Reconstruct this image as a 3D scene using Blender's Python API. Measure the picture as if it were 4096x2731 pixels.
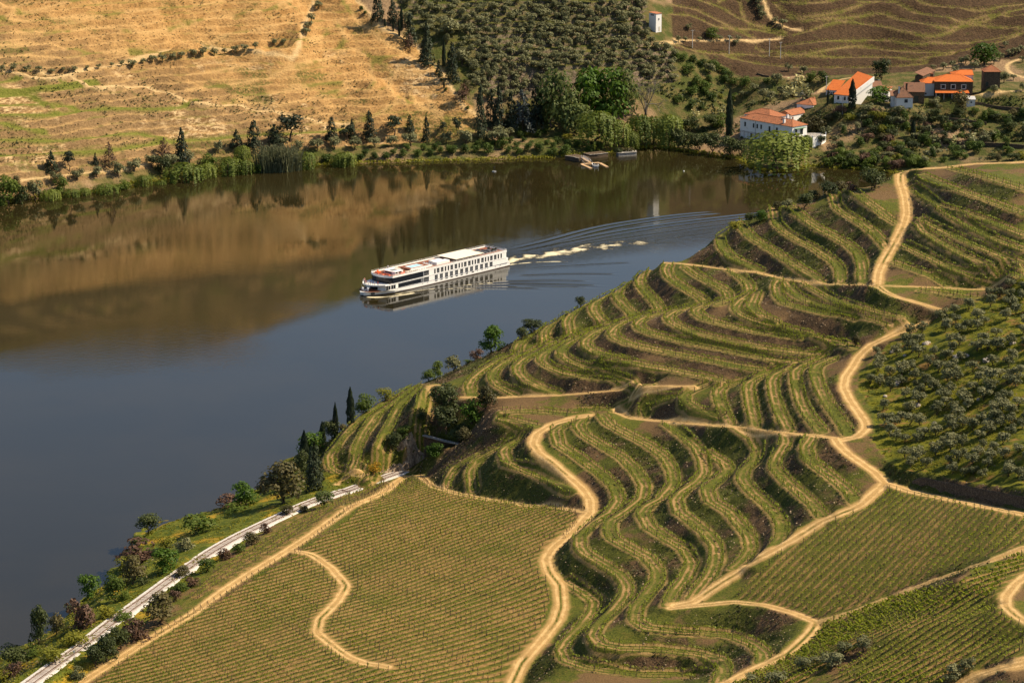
import bpy, bmesh, math, random
import numpy as np
from mathutils import Vector, Matrix
R = math.radians
for o in list(bpy.data.objects): bpy.data.objects.remove(o)
scene = bpy.context.scene
col = scene.collection
# ------------------------------------------------------------------ camera, sky, sun, exposure
HC, PITCH, FPX = 214.0, 14.4, 10000.0          # camera height above the river, pitch below horizontal, focal length in photo pixels
cam = bpy.data.cameras.new('camera'); camo = bpy.data.objects.new('camera', cam); col.objects.link(camo)
camo.location = (0, 0, HC); camo.rotation_euler = (R(90-PITCH), 0, 0)
cam.sensor_width = 36; cam.sensor_fit = 'HORIZONTAL'; cam.lens = 36*FPX/4096
cam.clip_start = 1; cam.clip_end = 20000
scene.camera = camo
SUN_AZ, SUN_EL = 8.0, 47.0                    # azimuth measured from +X towards +Y
world = bpy.data.worlds.new('World'); scene.world = world; world.use_nodes = True
wn = world.node_tree
sky = wn.nodes.new('ShaderNodeTexSky'); sky.sky_type = 'NISHITA'; sky.sun_disc = False
sky.sun_elevation = R(SUN_EL); sky.sun_rotation = R(90-SUN_AZ); sky.altitude = 300
sky.air_density = 1.0; sky.dust_density = 1.2; sky.ozone_density = 1.0
bg = wn.nodes['Background']; bg.inputs['Strength'].default_value = 0.08
wn.links.new(sky.outputs[0], bg.inputs[0])
sl = bpy.data.lights.new('sun', 'SUN'); sl.energy = 4.6; sl.angle = R(0.53); sl.color = (1.0, 0.85, 0.63)
so = bpy.data.objects.new('sun', sl); col.objects.link(so)
sd = Vector((math.cos(R(SUN_EL))*math.cos(R(SUN_AZ)), math.cos(R(SUN_EL))*math.sin(R(SUN_AZ)), math.sin(R(SUN_EL))))
so.rotation_euler = sd.to_track_quat('Z', 'Y').to_euler(); so.location = sd*900
vs = scene.view_settings
vs.view_transform = 'Standard'; vs.look = 'None'; vs.exposure = 0.75; vs.gamma = 1.0; vs.use_curve_mapping = False
# ------------------------------------------------------------------ helpers
rng = np.random.default_rng(7); random.seed(7)
CP, SP = math.cos(R(PITCH)), math.sin(R(PITCH))
def ray(px, py):
    u = (np.asarray(px, float)-2048)/FPX; v = (1365.5-np.asarray(py, float))/FPX
    return np.stack([u, CP+v*SP, -SP+v*CP], -1)
def at(px, py, z):
    "the point of the place at height z that the photograph shows at this pixel"
    d = ray(px, py); t = (np.asarray(z, float)-HC)/d[..., 2]
    p = d*t[..., None]; p[..., 2] += HC
    return p
def to_px(x, y, z):
    z = z-HC; f = y*CP-z*SP; up = y*SP+z*CP
    return 2048+FPX*x/f, 1365.5-FPX*up/f, f
TAG = {'A': (2696, 600, 1.68), 'B': (1600, 1000, 1.68), 'C': (2696, 1300, 1.68), 'D': (0, 1831, 1.68), 'E': (1300, 1831, 1.68),
       'F': (2696, 1831, 1.68), 'G': (0, 0, 1.68), 'H': (1350, 0, 1.68), 'I': (2696, 0, 1.68), 'P': (0, 0, 1.0), 'W': (0, 0, .5742),
       'Q1': (2600, 600, 2.351), 'Q2': (3096, 600, 2.351), 'Q3': (1600, 1100, 2.351), 'Q4': (2400, 1100, 2.351),
       'R1': (1700, 1600, 1.343), 'R2': (2500, 1600, 1.343), 'R3': (1900, 2064, 1.343), 'R4': (2700, 2064, 1.343), 'R5': (1200, 1400, 1.343)}
def pts(s):
    "survey string 'TAG x,y x,y TAG x,y' -> photo pixels"
    out = []; t = TAG['P']
    for w in s.split():
        if ',' in w:
            a, b = w.split(','); out.append((t[0]+float(a)/t[2], t[1]+float(b)/t[2]))
        else: t = TAG[w]
    return np.array(out)
def smooth(P, n=None, step=None, it=2):
    "Chaikin-rounded polyline resampled at an even step"
    P = np.asarray(P, float)
    for _ in range(it):
        Q = np.empty((2*len(P), P.shape[1])); Q[0] = P[0]; Q[-1] = P[-1]
        Q[1:-1:2] = P[:-1]*.75+P[1:]*.25; Q[2::2] = P[:-1]*.25+P[1:]*.75
        P = Q
    return resample(P, step) if step else P
def resample(P, step):
    d = np.r_[0, np.cumsum(np.linalg.norm(np.diff(P[:, :2], axis=0), axis=1))]
    n = max(2, int(d[-1]/step)+1); t = np.linspace(0, d[-1], n)
    return np.stack([np.interp(t, d, P[:, k]) for k in range(P.shape[1])], -1)
ZK, ZB = .8, 12.0
def line3(s, zs, step=.5, ext=(0, 0), snap=None):
    p = pts(s); zs = [ZB+(z-ZB)*ZK if z > ZB else z for z in zs]
    d = np.r_[0, np.cumsum(np.linalg.norm(np.diff(p, axis=0), axis=1))]; L = d[-1]
    if snap is not None and len(snap):     # where a lane joins a road it takes the height of the road
        n = max(len(p), int(L/12)); t = np.linspace(0, L, n); p = np.stack([np.interp(t, d, p[:, k]) for k in (0, 1)], -1); d = t
    z = np.interp(d/L, np.linspace(0, 1, len(zs)), zs)
    if snap is not None and len(snap):
        for e, i in ((d, 0), (L-d, -1)):
            q = np.hypot(snap[:, 0]-p[i, 0], snap[:, 1]-p[i, 1]); k = np.argmin(q)
            if q[k] < 38: z = z+(snap[k, 2]-z[i])*np.exp(-(e/110)**2)
    w = smooth(at(p[:, 0], p[:, 1], z), step=step)
    if ext[0]: e = w[0]-w[min(12, len(w)-1)]; e /= np.linalg.norm(e); w = np.vstack([w[:1]+e*np.arange(ext[0], 0, -step)[:, None]*np.array([1, 1, .0]), w])
    if ext[1]: e = w[-1]-w[-min(12, len(w))]; e /= np.linalg.norm(e); w = np.vstack([w, w[-1:]+e*np.arange(step, ext[1], step)[:, None]*np.array([1, 1, .0])])
    return w
def hash2(ix, iy, s):
    n = (ix.astype(np.int64)*374761393+iy.astype(np.int64)*668265263+s*982451653) & 0x7fffffff
    n = ((n ^ (n >> 13))*1274126177) & 0x7fffffff
    return ((n ^ (n >> 16)) & 0xffff)/65535.
def vnoise(x, y, s=0):
    ix = np.floor(x); iy = np.floor(y); fx = x-ix; fy = y-iy
    fx = fx*fx*(3-2*fx); fy = fy*fy*(3-2*fy)
    a = hash2(ix, iy, s); b = hash2(ix+1, iy, s); c = hash2(ix, iy+1, s); d = hash2(ix+1, iy+1, s)
    return (a*(1-fx)+b*fx)*(1-fy)+(c*(1-fx)+d*fx)*fy
def fbm(x, y, o=4, s=0):
    v = 0; a = .5; t = 0
    for k in range(o): v = v+a*vnoise(x*2**k, y*2**k, s+k*17); t += a; a *= .5
    return v/t-.5
def sstep(a, b, x):
    t = np.clip((x-a)/(b-a), 0, 1); return t*t*(3-2*t)
def inpoly(px, py, poly):
    r = np.zeros(np.shape(px), bool); n = len(poly)
    for i in range(n):
        x1, y1 = poly[i]; x2, y2 = poly[(i+1) % n]
        c = ((y1 > py) != (y2 > py)) & (px < (x2-x1)*(py-y1)/((y2-y1) or 1e-9)+x1)
        r ^= c
    return r
class Grid:
    "a height field relaxed between surveyed lines"
    def __init__(s, x0, x1, y0, y1, h):
        s.x0, s.y0, s.h = x0, y0, h
        s.nx = int((x1-x0)/h)+1; s.ny = int((y1-y0)/h)+1
        s.X, s.Y = np.meshgrid(x0+h*np.arange(s.nx), y0+h*np.arange(s.ny))
        s.fix = np.full((s.ny, s.nx), np.nan); s.rank = np.full((s.ny, s.nx), 1e9)
    def near(s, P, rad):
        "distance of every cell to the samples P (within rad) and the value carried by the nearest sample"
        D = np.full(s.ny*s.nx, 1e9); V = np.full(s.ny*s.nx, -1, int)
        k = int(rad/s.h)+1
        ci = np.round((P[:, 0]-s.x0)/s.h).astype(int); cj = np.round((P[:, 1]-s.y0)/s.h).astype(int)
        for dj in range(-k, k+1):
            for di in range(-k, k+1):
                if di*di+dj*dj > (k+.5)**2: continue
                i = ci+di; j = cj+dj
                ok = (i >= 0) & (i < s.nx) & (j >= 0) & (j < s.ny)
                d = np.hypot(P[:, 0]-s.x0-i*s.h, P[:, 1]-s.y0-j*s.h)
                ok &= d < rad
                idx = (j*s.nx+i)[ok]; dd = d[ok]; src = np.nonzero(ok)[0]
                o = np.argsort(-dd); idx = idx[o]; dd = dd[o]; src = src[o]
                # last assignment wins = the smallest distance
                tmpi, last = np.unique(idx[::-1], return_index=True)
                dn = dd[::-1][last]; sn = src[::-1][last]
                m = dn < D[tmpi]
                D[tmpi[m]] = dn[m]; V[tmpi[m]] = sn[m]
        return D.reshape(s.ny, s.nx), V.reshape(s.ny, s.nx)
    def pin(s, P, w):
        D, V = s.near(P, w)
        m = (D <= w) & (D/w < s.rank)
        s.fix[m] = P[V[m], 2]; s.rank[m] = (D/w)[m]
        return D
    def solve(s, it=160):
        def relax(z, m, f, n):
            for _ in range(n):
                p = np.pad(z, 1, mode='edge')
                z = .25*(p[:-2, 1:-1]+p[2:, 1:-1]+p[1:-1, :-2]+p[1:-1, 2:])
                z[m] = f[m]
            return z
        lv = [(s.fix, ~np.isnan(s.fix))]
        while min(lv[-1][0].shape) > 24:
            f, m = lv[-1]; a, b = (f.shape[0]+1)//2, (f.shape[1]+1)//2
            F = np.zeros((2*a, 2*b)); M = np.zeros((2*a, 2*b))
            F[:f.shape[0], :f.shape[1]] = np.where(m, f, 0); M[:f.shape[0], :f.shape[1]] = m
            F = F.reshape(a, 2, b, 2).sum((1, 3)); M = M.reshape(a, 2, b, 2).sum((1, 3))
            lv.append((np.where(M > 0, F/np.maximum(M, 1), 0), M > 0))
        f, m = lv[-1]; z = np.full(f.shape, f[m].mean()); z[m] = f[m]
        z = relax(z, m, f, 600)
        for f, m in lv[-2::-1]:
            z = np.repeat(np.repeat(z, 2, 0), 2, 1)[:f.shape[0], :f.shape[1]]
            z[m] = f[m]; z = relax(z, m, f, it)
        s.Z = z
        return z
    def h_at(s, x, y):
        fx = np.clip((np.asarray(x, float)-s.x0)/s.h, 0, s.nx-1.001); fy = np.clip((np.asarray(y, float)-s.y0)/s.h, 0, s.ny-1.001)
        i = fx.astype(int); j = fy.astype(int); a = fx-i; b = fy-j; Z = s.Z
        return (Z[j, i]*(1-a)+Z[j, i+1]*a)*(1-b)+(Z[j+1, i]*(1-a)+Z[j+1, i+1]*a)*b
    def hit(s, px, py, t0=None, t1=None):
        "where the line of sight through photo pixels meets this ground"
        d = ray(px, py); n = 900
        t0 = t0 or s.y0; t1 = t1 or s.y0+s.ny*s.h
        T = np.linspace(t0, t1, n)
        P = d[..., None, :]*T[:, None]
        g = P[..., 2]+HC-s.h_at(P[..., 0], P[..., 1])
        hz = P[..., 2]*0+s.h_at(P[..., 0], P[..., 1])
        k = np.argmax(g < 0, -1); k = np.maximum(k, 1)
        zk = np.take_along_axis(hz, k[..., None], -1)[..., 0]
        miss = (zk < 1.) & (hz.max(-1) > 4)        # sight lines that just clear a crest: stand on the crest
        if miss.any():
            gm = np.where((hz > 3.) & (np.arange(n) < k[..., None]), g, 1e9); km = np.argmin(gm, -1); good = np.take_along_axis(gm, km[..., None], -1)[..., 0] < 14
            k = np.where(miss & good, np.maximum(km, 1), k)
        g1 = np.take_along_axis(g, k[..., None], -1)[..., 0]; g0 = np.take_along_axis(g, k[..., None]-1, -1)[..., 0]
        t = T[k-1]+(T[k]-T[k-1])*np.clip(g0/(g0-g1+1e-9), 0, 1)
        q = d*t[..., None]; q[..., 2] = s.h_at(q[..., 0], q[..., 1])
        return q
# ------------------------------------------------------------------ survey of the near hill: roads (width, heights, course) and terrace platforms
ROADS = [
 ('rail', 3.4, (12.3, 12.3, 12.3), 'D 60,1620 215,1505 400,1372 575,1248 745,1110 930,980 1080,868 1260,740 1430,622 1640,508 1900,388 2080,300 2352,212 E 110,238 200,205 300,168 420,128 540,86'),
 ('main', 2.3, (24, 27, 28, 29.5, 30.5, 32.5, 34.5, 36, 38, 40), 'R3 195,910 250,790 370,650 440,560 465,480 455,370 400,300 380,230 420,170 540,70 600,0 R1 890,600 885,530 840,470 760,400 680,330 610,280 580,230 600,180 680,130 780,100 880,80'),
 ('r1b', 1.7, (40, 42, 44.5, 48, 51.5, 54.3, 57, 59), 'R2 -50,60 30,95 150,108 300,120 450,132 600,145 760,165 900,180 1030,190 1130,205'),
 ('r8', 2.0, (59, 57.6, 56), 'R2 1130,205 1145,235 1190,280 1260,330 1340,385 C 1420,1060'),
 ('r10', 2.0, (71, 69.5, 68, 66, 63.5, 62.2, 61.3, 60.6, 60, 59.3), 'C 1680,-10 1580,30 1480,60 1330,130 1250,200 1200,280 1150,350 1140,420 1180,500 1230,570 1285,650 1290,700 1230,750 1130,770'),
 ('r9', 2.3, (56, 54.5, 53, 50.5, 48.5, 46.5, 44, 42, 40, 38.7), 'C 1420,1060 R2 1270,560 1230,580 1060,650 900,750 750,830 620,895 R4 400,270 280,340 170,410 100,460 0,480'),
 ('r7', 1.7, (38.5, 40, 41, 42.5, 44, 45), 'R4 -20,492 150,475 330,460 500,480 640,520 760,570'),
 ('r7b', 1.8, (45, 44, 43, 42, 41, 40), 'R4 760,570 730,620 660,690 600,740 450,810 300,885 200,930'),
 ('div', 1.5, (45, 48, 51, 55, 59, 63, 65), 'R4 760,570 850,545 960,510 1100,460 1250,400 1400,340 F 2100,700 2352,600'),
 ('rr', 2.2, (56, 57.5, 60, 63, 66, 67), 'C 1420,1060 1600,1120 1900,1180 2200,1240 2352,1270 2450,1295'),
 ('rc', 1.8, (64.5, 64, 64), 'F 2400,770 2300,840 2230,930 2230,1000 2300,1060 2400,1120'),
 ('rb', 3.0, (55, 58, 61, 62), 'F 1920,1540 2050,1460 2200,1410 2450,1350'),
 ('r2', 1.5, (34.5, 35.5, 37.5, 40, 42.7, 45.5, 48, 50, 51.5), 'Q3 480,1150 700,1152 870,1155 1150,1140 1500,1130 1800,1105 2100,1075 2351,1050 Q4 300,1060 550,1045 900,1045'),
 ('r3', 1.5, (58, 59.5, 61.5, 64, 65.5, 68, 71, 74, 77), 'Q1 150,1060 250,1065 400,1080 600,1105 800,1130 1000,1150 1200,1195 1450,1240 1700,1262 2000,1270 2130,1285'),
 ('r4', 2.4, (98, 97, 95.5, 94, 92.5, 91, 88, 85.5, 83, 80.5, 78, 77), 'Q2 2450,112 1900,130 1600,165 1300,185 1190,225 1190,300 1235,450 1250,600 1210,730 1130,880 1040,1030 980,1150 970,1270'),
 ('r4b', 1.5, (77, 76.3, 75.5, 75), 'Q2 980,1280 1040,1330 1150,1380 1400,1450 1590,1510'),
 ('r3b', 1.4, (77, 77, 77.5, 78, 79), 'Q2 1000,1275 1150,1280 1500,1292 1800,1308 2180,1312'),
 ('r6', 1.6, (19, 20.5, 22, 24, 26, 28, 29.5), 'R5 560,680 640,670 720,735 850,770 1000,800 1200,830 R1 500,560 700,575 860,600'),
 ('r5', 2.0, (10.5, 12, 14, 15.5, 17, 18.5, 19), 'D 450,1570 700,1410 1000,1220 1300,1040 1500,890 1700,760 1900,640 2100,510 2352,330 R5 440,770 560,680'),
 ('fpath', 1.9, (15.9, 18, 20, 21, 22, 24), 'D 1950,620 2100,650 2230,740 2330,860 2270,960 2150,1080 2130,1170 2250,1270 2352,1340 E 250,1370 420,1400'),
 ('kpath', 1.3, (33, 33.5, 34), 'R5 700,215 690,200 720,188 770,190'),
 ('kroad', 1.4, (17, 18, 20), 'R5 200,720 260,680 330,610'),
]
PLATS = [   # heights, course, extend beyond both ends
 ((65, 65), 'Q1 760,745 660,830 680,920 760,1010 870,1060 960,1100 1030,1140', 8, 0),
 ((69.3, 69), 'Q1 840,705 960,830 1080,900 1200,980 1320,1060 1430,1130 1540,1190 1600,1240', 8, 0),
 ((73, 73), 'Q1 1170,580 1190,690 1270,770 1400,850 1520,910 1640,990 1740,1060 1790,1130 1790,1240', 8, 0),
 ((77, 76), 'Q1 1340,560 1480,670 1600,750 1740,820 1860,890 1960,980 1995,1080 2000,1250', 8, 0),
 ((81, 80.5), 'Q1 1730,430 1760,540 1850,610 1970,680 2080,760 2160,840 2240,930', 8, 0),
 ((85.5, 85), 'Q1 1920,400 2040,490 2140,560 2240,640 2340,700', 8, 0),
 ((98.5, 99), 'Q2 1650,170 1800,210 2000,260 2351,370', 0, 0),
 ((93.5, 95, 95.5), 'Q2 1380,235 1550,310 1800,400 2050,490 2351,600', 0, 0),
 ((90, 92, 92), 'Q2 1290,370 1420,440 1560,530 1750,580 2000,660 2351,800', 0, 0),
 ((89.5, 89.5), 'Q2 1560,550 1700,640 1900,750 2150,870 2351,940', 0, 0),
 ((86, 87, 87), 'Q2 1360,640 1500,720 1700,810 1950,920 2150,1000 2351,1080', 0, 0),
 ((85.6, 85, 84.5), 'Q2 1340,670 1400,760 1550,860 1750,970 2000,1090 2351,1200', 0, 0),
 ((82, 82, 80.5), 'Q2 1180,880 1400,980 1600,1080 1800,1160 2000,1250 2120,1300', 0, 0),
 ((79.8, 80, 78.5), 'Q2 1090,1050 1300,1120 1500,1190 1650,1280', 0, 0),
 ((76, 76), 'Q2 1400,1325 1600,1350 1900,1395', 0, 0),
 ((58, 57.6), 'Q1 180,1070 150,1130 180,1200 280,1270 390,1340 480,1390 530,1450', 0, 0),
 ((60.5, 61), 'Q1 340,1100 430,1170 550,1240 650,1290 720,1340 740,1400', 0, 0),
 ((62.7, 63.6), 'Q1 760,1130 870,1210 930,1270 940,1320 880,1370 760,1410 640,1450', 0, 0),
 ((53.5, 53), 'Q4 400,-20 370,60 400,130 480,210 540,280 570,340', 6, 0),
 ((50.7, 50.2), 'Q4 300,50 170,140 160,210 220,290 290,350 320,400', 6, 0),
 ((47.5, 47), 'Q3 1960,200 1830,270 1820,330 1860,390 1920,450', 6, 0),
 ((44.5, 44), 'Q3 1760,280 1620,360 1570,430 1580,510 1620,580', 6, 0),
 ((41.5, 41), 'Q3 1550,390 1400,470 1350,540 1360,630', 6, 0),
 ((38.5, 38), 'Q3 1330,520 1200,590 1110,660 1100,740', 6, 0),
 ((35.5, 36.3), 'Q3 680,1130 650,1050 700,970 800,890 950,800 1100,750', 0, 0),
 ((38.8, 38.5), 'Q3 1100,1130 1000,1080 900,1020 870,960 900,890 1000,820 1150,760 1300,690 1400,640', 0, 0),
 ((41.8, 41.3), 'Q3 1470,1110 1300,1050 1180,990 1110,920 1100,860 1180,790 1330,720 1480,640 1600,595', 0, 0),
 ((45.5, 44.5, 44), 'Q3 2300,1035 2200,1010 2000,980 1750,960 1550,920 1400,860 1330,800 1350,750 1450,690 1600,610 1720,560 1850,520', 0, 0),
 ((46.8, 46.6, 46.5), 'Q3 2351,1030 2230,1010 2050,960 1900,920 1750,870 1600,810 1530,760 1520,710 1600,640 1750,570 1900,505', 0, 0),
 ((53.2, 51.8, 50.8, 50.2, 49.8), 'Q4 1180,1010 1000,960 700,900 400,850 200,800 0,760 Q3 2150,810 1950,760 1800,710 1740,660 1750,610 1830,550 1980,485 2150,430', 0, 0),
 ((56, 55, 53.8, 53.2, 52.8), 'Q4 1500,890 1300,860 1000,800 700,740 450,690 250,640 140,590 110,540 170,480 280,430 420,390 600,350', 0, 0),
 ((58.5, 57.3, 56.3, 55.8, 55.4), 'Q4 1830,820 1600,790 1300,730 1000,670 750,620 550,570 400,520 350,460 420,405 580,365 720,330', 0, 0),
 ((60.5, 59.7, 59, 58.6, 58.3), 'Q4 2050,745 1800,720 1500,680 1200,620 950,560 800,510 680,450 640,400 720,345 860,310', 0, 0),
 ((62.8, 62.2, 61.6, 61.3, 61), 'Q4 2280,655 2000,610 1700,570 1450,530 1200,470 1000,420 920,370 890,330 980,290 1150,250', 0, 0),
 ((65, 64.3, 63.5, 63.8, 64), 'Q4 2380,680 2150,600 1900,540 1650,480 1450,420 1330,370 1280,320 1290,280 1340,230 1420,180', 0, 0),
 ((65, 64.8, 64.6), 'Q4 1900,520 1700,460 1560,410 1460,350 1420,290 1450,230 1470,170', 0, 0),
 ((69, 68, 67), 'Q2 800,1600 650,1560 450,1530 250,1480 100,1440 40,1370 20,1290 50,1230', 0, 0),
 ((71, 69.8, 67.8), 'Q2 1100,1640 900,1580 650,1520 400,1450 230,1380 150,1310 100,1240', 0, 0),
 ((73, 71.7, 70), 'Q2 1250,1590 1000,1545 850,1500 700,1450 550,1400 420,1330 290,1250', 0, 0),
 ((49, 46, 43), 'Q4 700,1140 480,1205 400,1245 420,1330', 0, 0),
 ((51.5, 49, 47.8), 'Q4 1000,1030 850,1090 790,1130 800,1190 900,1260 1050,1310 1150,1350', 0, 0),
 ((53, 50), 'Q4 1350,1000 1150,1050 1110,1100 1130,1200 1170,1320 1220,1400', 0, 0),
 ((55.5, 52.3), 'Q4 1650,905 1500,955 1400,1020 1400,1120 1430,1270 1460,1420', 0, 0),
 ((57.6, 54.6), 'Q4 1780,885 1660,935 1620,1000 1640,1150 1690,1300 1770,1450', 0, 0),
 ((60, 56.8), 'Q4 2130,770 1900,855 1840,900 1850,1030 1890,1200 1960,1330 2080,1470', 0, 0),
 ((61.7, 59), 'Q4 2190,790 2050,850 2020,910 2060,1060 2130,1200 2240,1340 2340,1500', 0, 0),
 ((43, 42.2, 41.5), 'Q4 -200,1270 0,1260 150,1260 250,1280', 0, 0),
 ((37.7, 38.3), 'Q3 960,1290 1150,1280 1350,1290 1600,1310 1750,1300', 0, 0),
 ((36.2, 36), 'Q3 950,1350 1100,1380 1300,1430', 0, 0),
 ((28.5, 29.5, 30.5, 31.5, 32), 'R3 490,350 590,410 650,460 640,510 580,590 500,670 465,720 490,770 600,810 750,830 900,850 1080,850 1180,865 1230,900', 0, 0),
 ((37, 35.5, 34.5, 34.5, 35), 'R1 760,125 700,165 720,240 800,290 880,350 960,410 1020,470 1045,540 1000,605 900,660 830,730 830,790 R3 590,200 690,260 770,310 815,370 810,430 750,500 660,580 630,640 670,690 780,710 1000,715 1200,740 R4 240,770 270,830 240,890', 0, 0),
 ((39, 37.5, 36.8, 36.8, 37), 'R1 850,105 820,140 860,190 960,250 1060,310 1130,380 1180,460 1170,530 1080,600 1000,650 R3 720,80 740,120 830,170 920,220 980,290 985,350 930,420 870,490 860,560 920,600 1050,615 1200,625 R4 0,620 150,625 300,640 420,690 480,740 470,780', 0, 0),
 ((41.3, 40.3, 39.4, 38.7), 'R1 950,80 990,130 1100,190 1200,240 1280,300 1330,380 1340,450 1290,510 R2 200,530 120,570 90,610 130,680 220,740 320,800 360,870 R3 1165,270 1130,340 1080,400 1040,475', 0, 0),
 ((45, 43.5, 42.3, 41.5), 'R2 230,130 310,190 380,250 420,320 430,390 390,440 310,490 270,540 290,600 370,660 440,720 490,790 490,860 R3 1270,310 1200,400 1170,445', 0, 0),
 ((44.6, 45.6, 44.9, 44), 'R2 440,280 540,345 560,385 500,430 440,480 460,540 560,600 620,670 670,740 680,800 640,860 590,900', 0, 0),
 ((49.7, 48.3, 47), 'R2 600,145 680,200 720,260 710,320 640,380 630,430 680,490 760,560 820,620 850,680 840,740 800,790', 0, 0),
 ((53, 51.8, 50.5), 'R2 860,170 865,230 820,300 800,360 860,430 940,500 1010,560 1060,625', 0, 0),
 ((55.8, 54), 'R2 1010,195 970,250 980,310 1050,370 1130,430 1200,490 1240,550', 0, 0),
 ((33.5, 31.5, 30.8), 'R1 520,200 420,270 440,330 520,370 650,420 800,480', 0, 0),
 ((27, 21.5), 'R5 950,565 830,630 790,690 780,740', 0, 0),
 ((31, 23.5), 'R5 1120,500 970,580 920,650 930,760', 0, 0),
 ((20, 18.5), 'R5 520,250 400,320 290,400 210,480 160,570 170,630 220,660', 8, 0),
 ((23.5, 20.5), 'R5 590,215 500,300 420,340 350,440 310,520 300,590 280,640', 6, 0),
 ((27.5, 22), 'R5 640,205 560,270 520,340 480,420 440,480 350,580', 0, 0),
 ((31, 29), 'R5 670,205 650,290 620,360 590,390', 0, 0),
]
# ground heights of places between roads: (pixel line, heights)
SPOTS = [
 ((65, 69, 73, 77, 80), 'C 1350,180 1600,150 1900,120 2200,80 2400,50'),
 ((74, 76, 79, 82), 'A 2130,1010 2230,960 2320,920 2420,890'),
 ((62, 64, 68, 73, 77), 'C 1340,420 1500,420 1800,400 2150,360 2400,330'),
 ((61, 62.5, 65.8, 70, 74), 'C 1400,620 1550,620 1850,600 2150,560 2400,540'),
 ((60, 61.5, 65, 69.5, 73), 'C 1420,770 1560,790 1850,810 2150,815 2400,815'),
 ((58.5, 60.3, 62.8, 65.8, 69.5), 'C 1480,950 1600,985 1900,1035 2200,1080 2420,1115'),
 ((63.5, 64, 64), 'F 1900,820 2100,720 2352,640'),
 ((52, 56, 60, 62.5), 'F 1150,1250 1500,1180 1900,1060 2200,1010'),
 ((46, 51, 57, 62), 'F 700,1480 1100,1420 1700,1330 2352,1230'),
 ((33, 33), 'R4 0,860 120,870'),
 ((10, 10), 'D 500,1100 1200,600'),
 ((3, 3.5, 4, 4), 'D 0,1330 250,1230 560,960 800,820'),
 ((4, 5, 5), 'D 900,640 1000,510 1250,400'),
 ((4.5, 5), 'D 1500,350 1750,230'),
 ((6, 7), 'R5 60,700 120,560'),
 ((9, 13, 20, 26), 'Q3 250,1000 400,950 600,850 760,780'),
 ((29, 32), 'Q3 900,740 1010,680'),
 ((33, 29, 25), 'Q3 760,1330 700,1450 640,1540'),
 ((36.5, 37.5), 'Q3 830,1260 950,1240'),
 ((26, 24), 'R5 690,330 690,420'),
 ((13, 13), 'R5 600,640 720,590'),
 ((62, 62), 'F 2450,1500 2450,1300'),
]
# ------------------------------------------------------------------ near hill: solve the ground between the surveyed lines
near = Grid(-140, 170, 340, 860, .5)
road_lines = []
SNAP = np.zeros((0, 3))
for nm, w, zs, s in ROADS:
    P = line3(s, zs, .35, snap=SNAP); SNAP = np.vstack([SNAP, np.stack([*to_px(P[:, 0], P[:, 1], P[:, 2])[:2], P[:, 2]], -1)[::3]]); road_lines.append((nm, w, P)); near.pin(P, w+.3)
plat_lines = []
for e in PLATS:
    P = line3(e[1], e[0], .35, (e[2], e[3]), SNAP); plat_lines.append(P); near.pin(P, 2.0)
for zs, s in SPOTS: near.pin(line3(s, zs, .5), .8)
near.rank[:] = 1e9
# the river bank: seen at the lower left, behind the spurs further up
SHORE = [line3('D -120,1440 0,1345 200,1300 400,1140 540,970 740,810 850,610 1000,460 1230,395 1480,350 1720,240 1900,100', (0, 0), .5)]
sil = np.vstack([line3(a, b, .8) for a, b in (
 ('R5 20,560 100,430 220,400 320,360 420,310 520,240 650,185', (6, 8, 14, 18, 20, 22, 27)),
 ('Q3 250,1000 420,950 620,830 800,760 1010,690', (9, 12, 18, 25, 31)),
 ('Q3 1150,590 1340,480 1600,330 1800,200 2000,110 2300,0', (36, 40, 44, 46.5, 49, 53)),
 ('Q1 30,1100 150,1040 450,920', (56, 58, 60)),
 ('Q1 640,800 850,700 1130,580 1350,530 1700,410 2050,390 2290,240 2350,200', (65, 68.5, 73, 76.5, 80.5, 85, 90, 92)),
 ('Q2 1190,205 1600,160 2000,120 2500,105', (92.5, 95, 96.5, 98)))])
sil = smooth(sil[::6], it=2, step=.5)
tg = np.gradient(smooth(sil[:, :2], it=0), axis=0)
k = np.ones(61)/61
tg = np.stack([np.convolve(np.pad(tg[:, c], 30, mode='edge'), k, 'valid') for c in (0, 1)], -1); tg /= np.linalg.norm(tg, axis=1)[:, None]
out = np.stack([-tg[:, 1], tg[:, 0]], -1)
hid = sil.copy(); hid[:, :2] += out*(sil[:, 2:3]*1.35+4); hid[:, 2] = -.5
SHORE_H = hid
def pin_shore(P):
    near.pin(P, 1.0)
P = SHORE[0]; SHORE[0] = np.vstack([resample(np.array([[-150, 340, 0.], list(P[0])]), .5), P])
for P in SHORE: pin_shore(P)
pin_shore(resample(hid, .5))
for P, o2 in ((SHORE[0], None), (hid, out)):
    if o2 is None:
        t2 = np.gradient(P[:, :2], axis=0); t2 /= np.linalg.norm(t2, axis=1)[:, None]; o2 = np.stack([-t2[:, 1], t2[:, 0]], -1)
    Q = P.copy(); Q[:, :2] += o2*14; Q[:, 2] = -5; near.pin(resample(Q, .5), 2)
near.fix[:, 0] = np.nan
near.solve(120)

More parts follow.
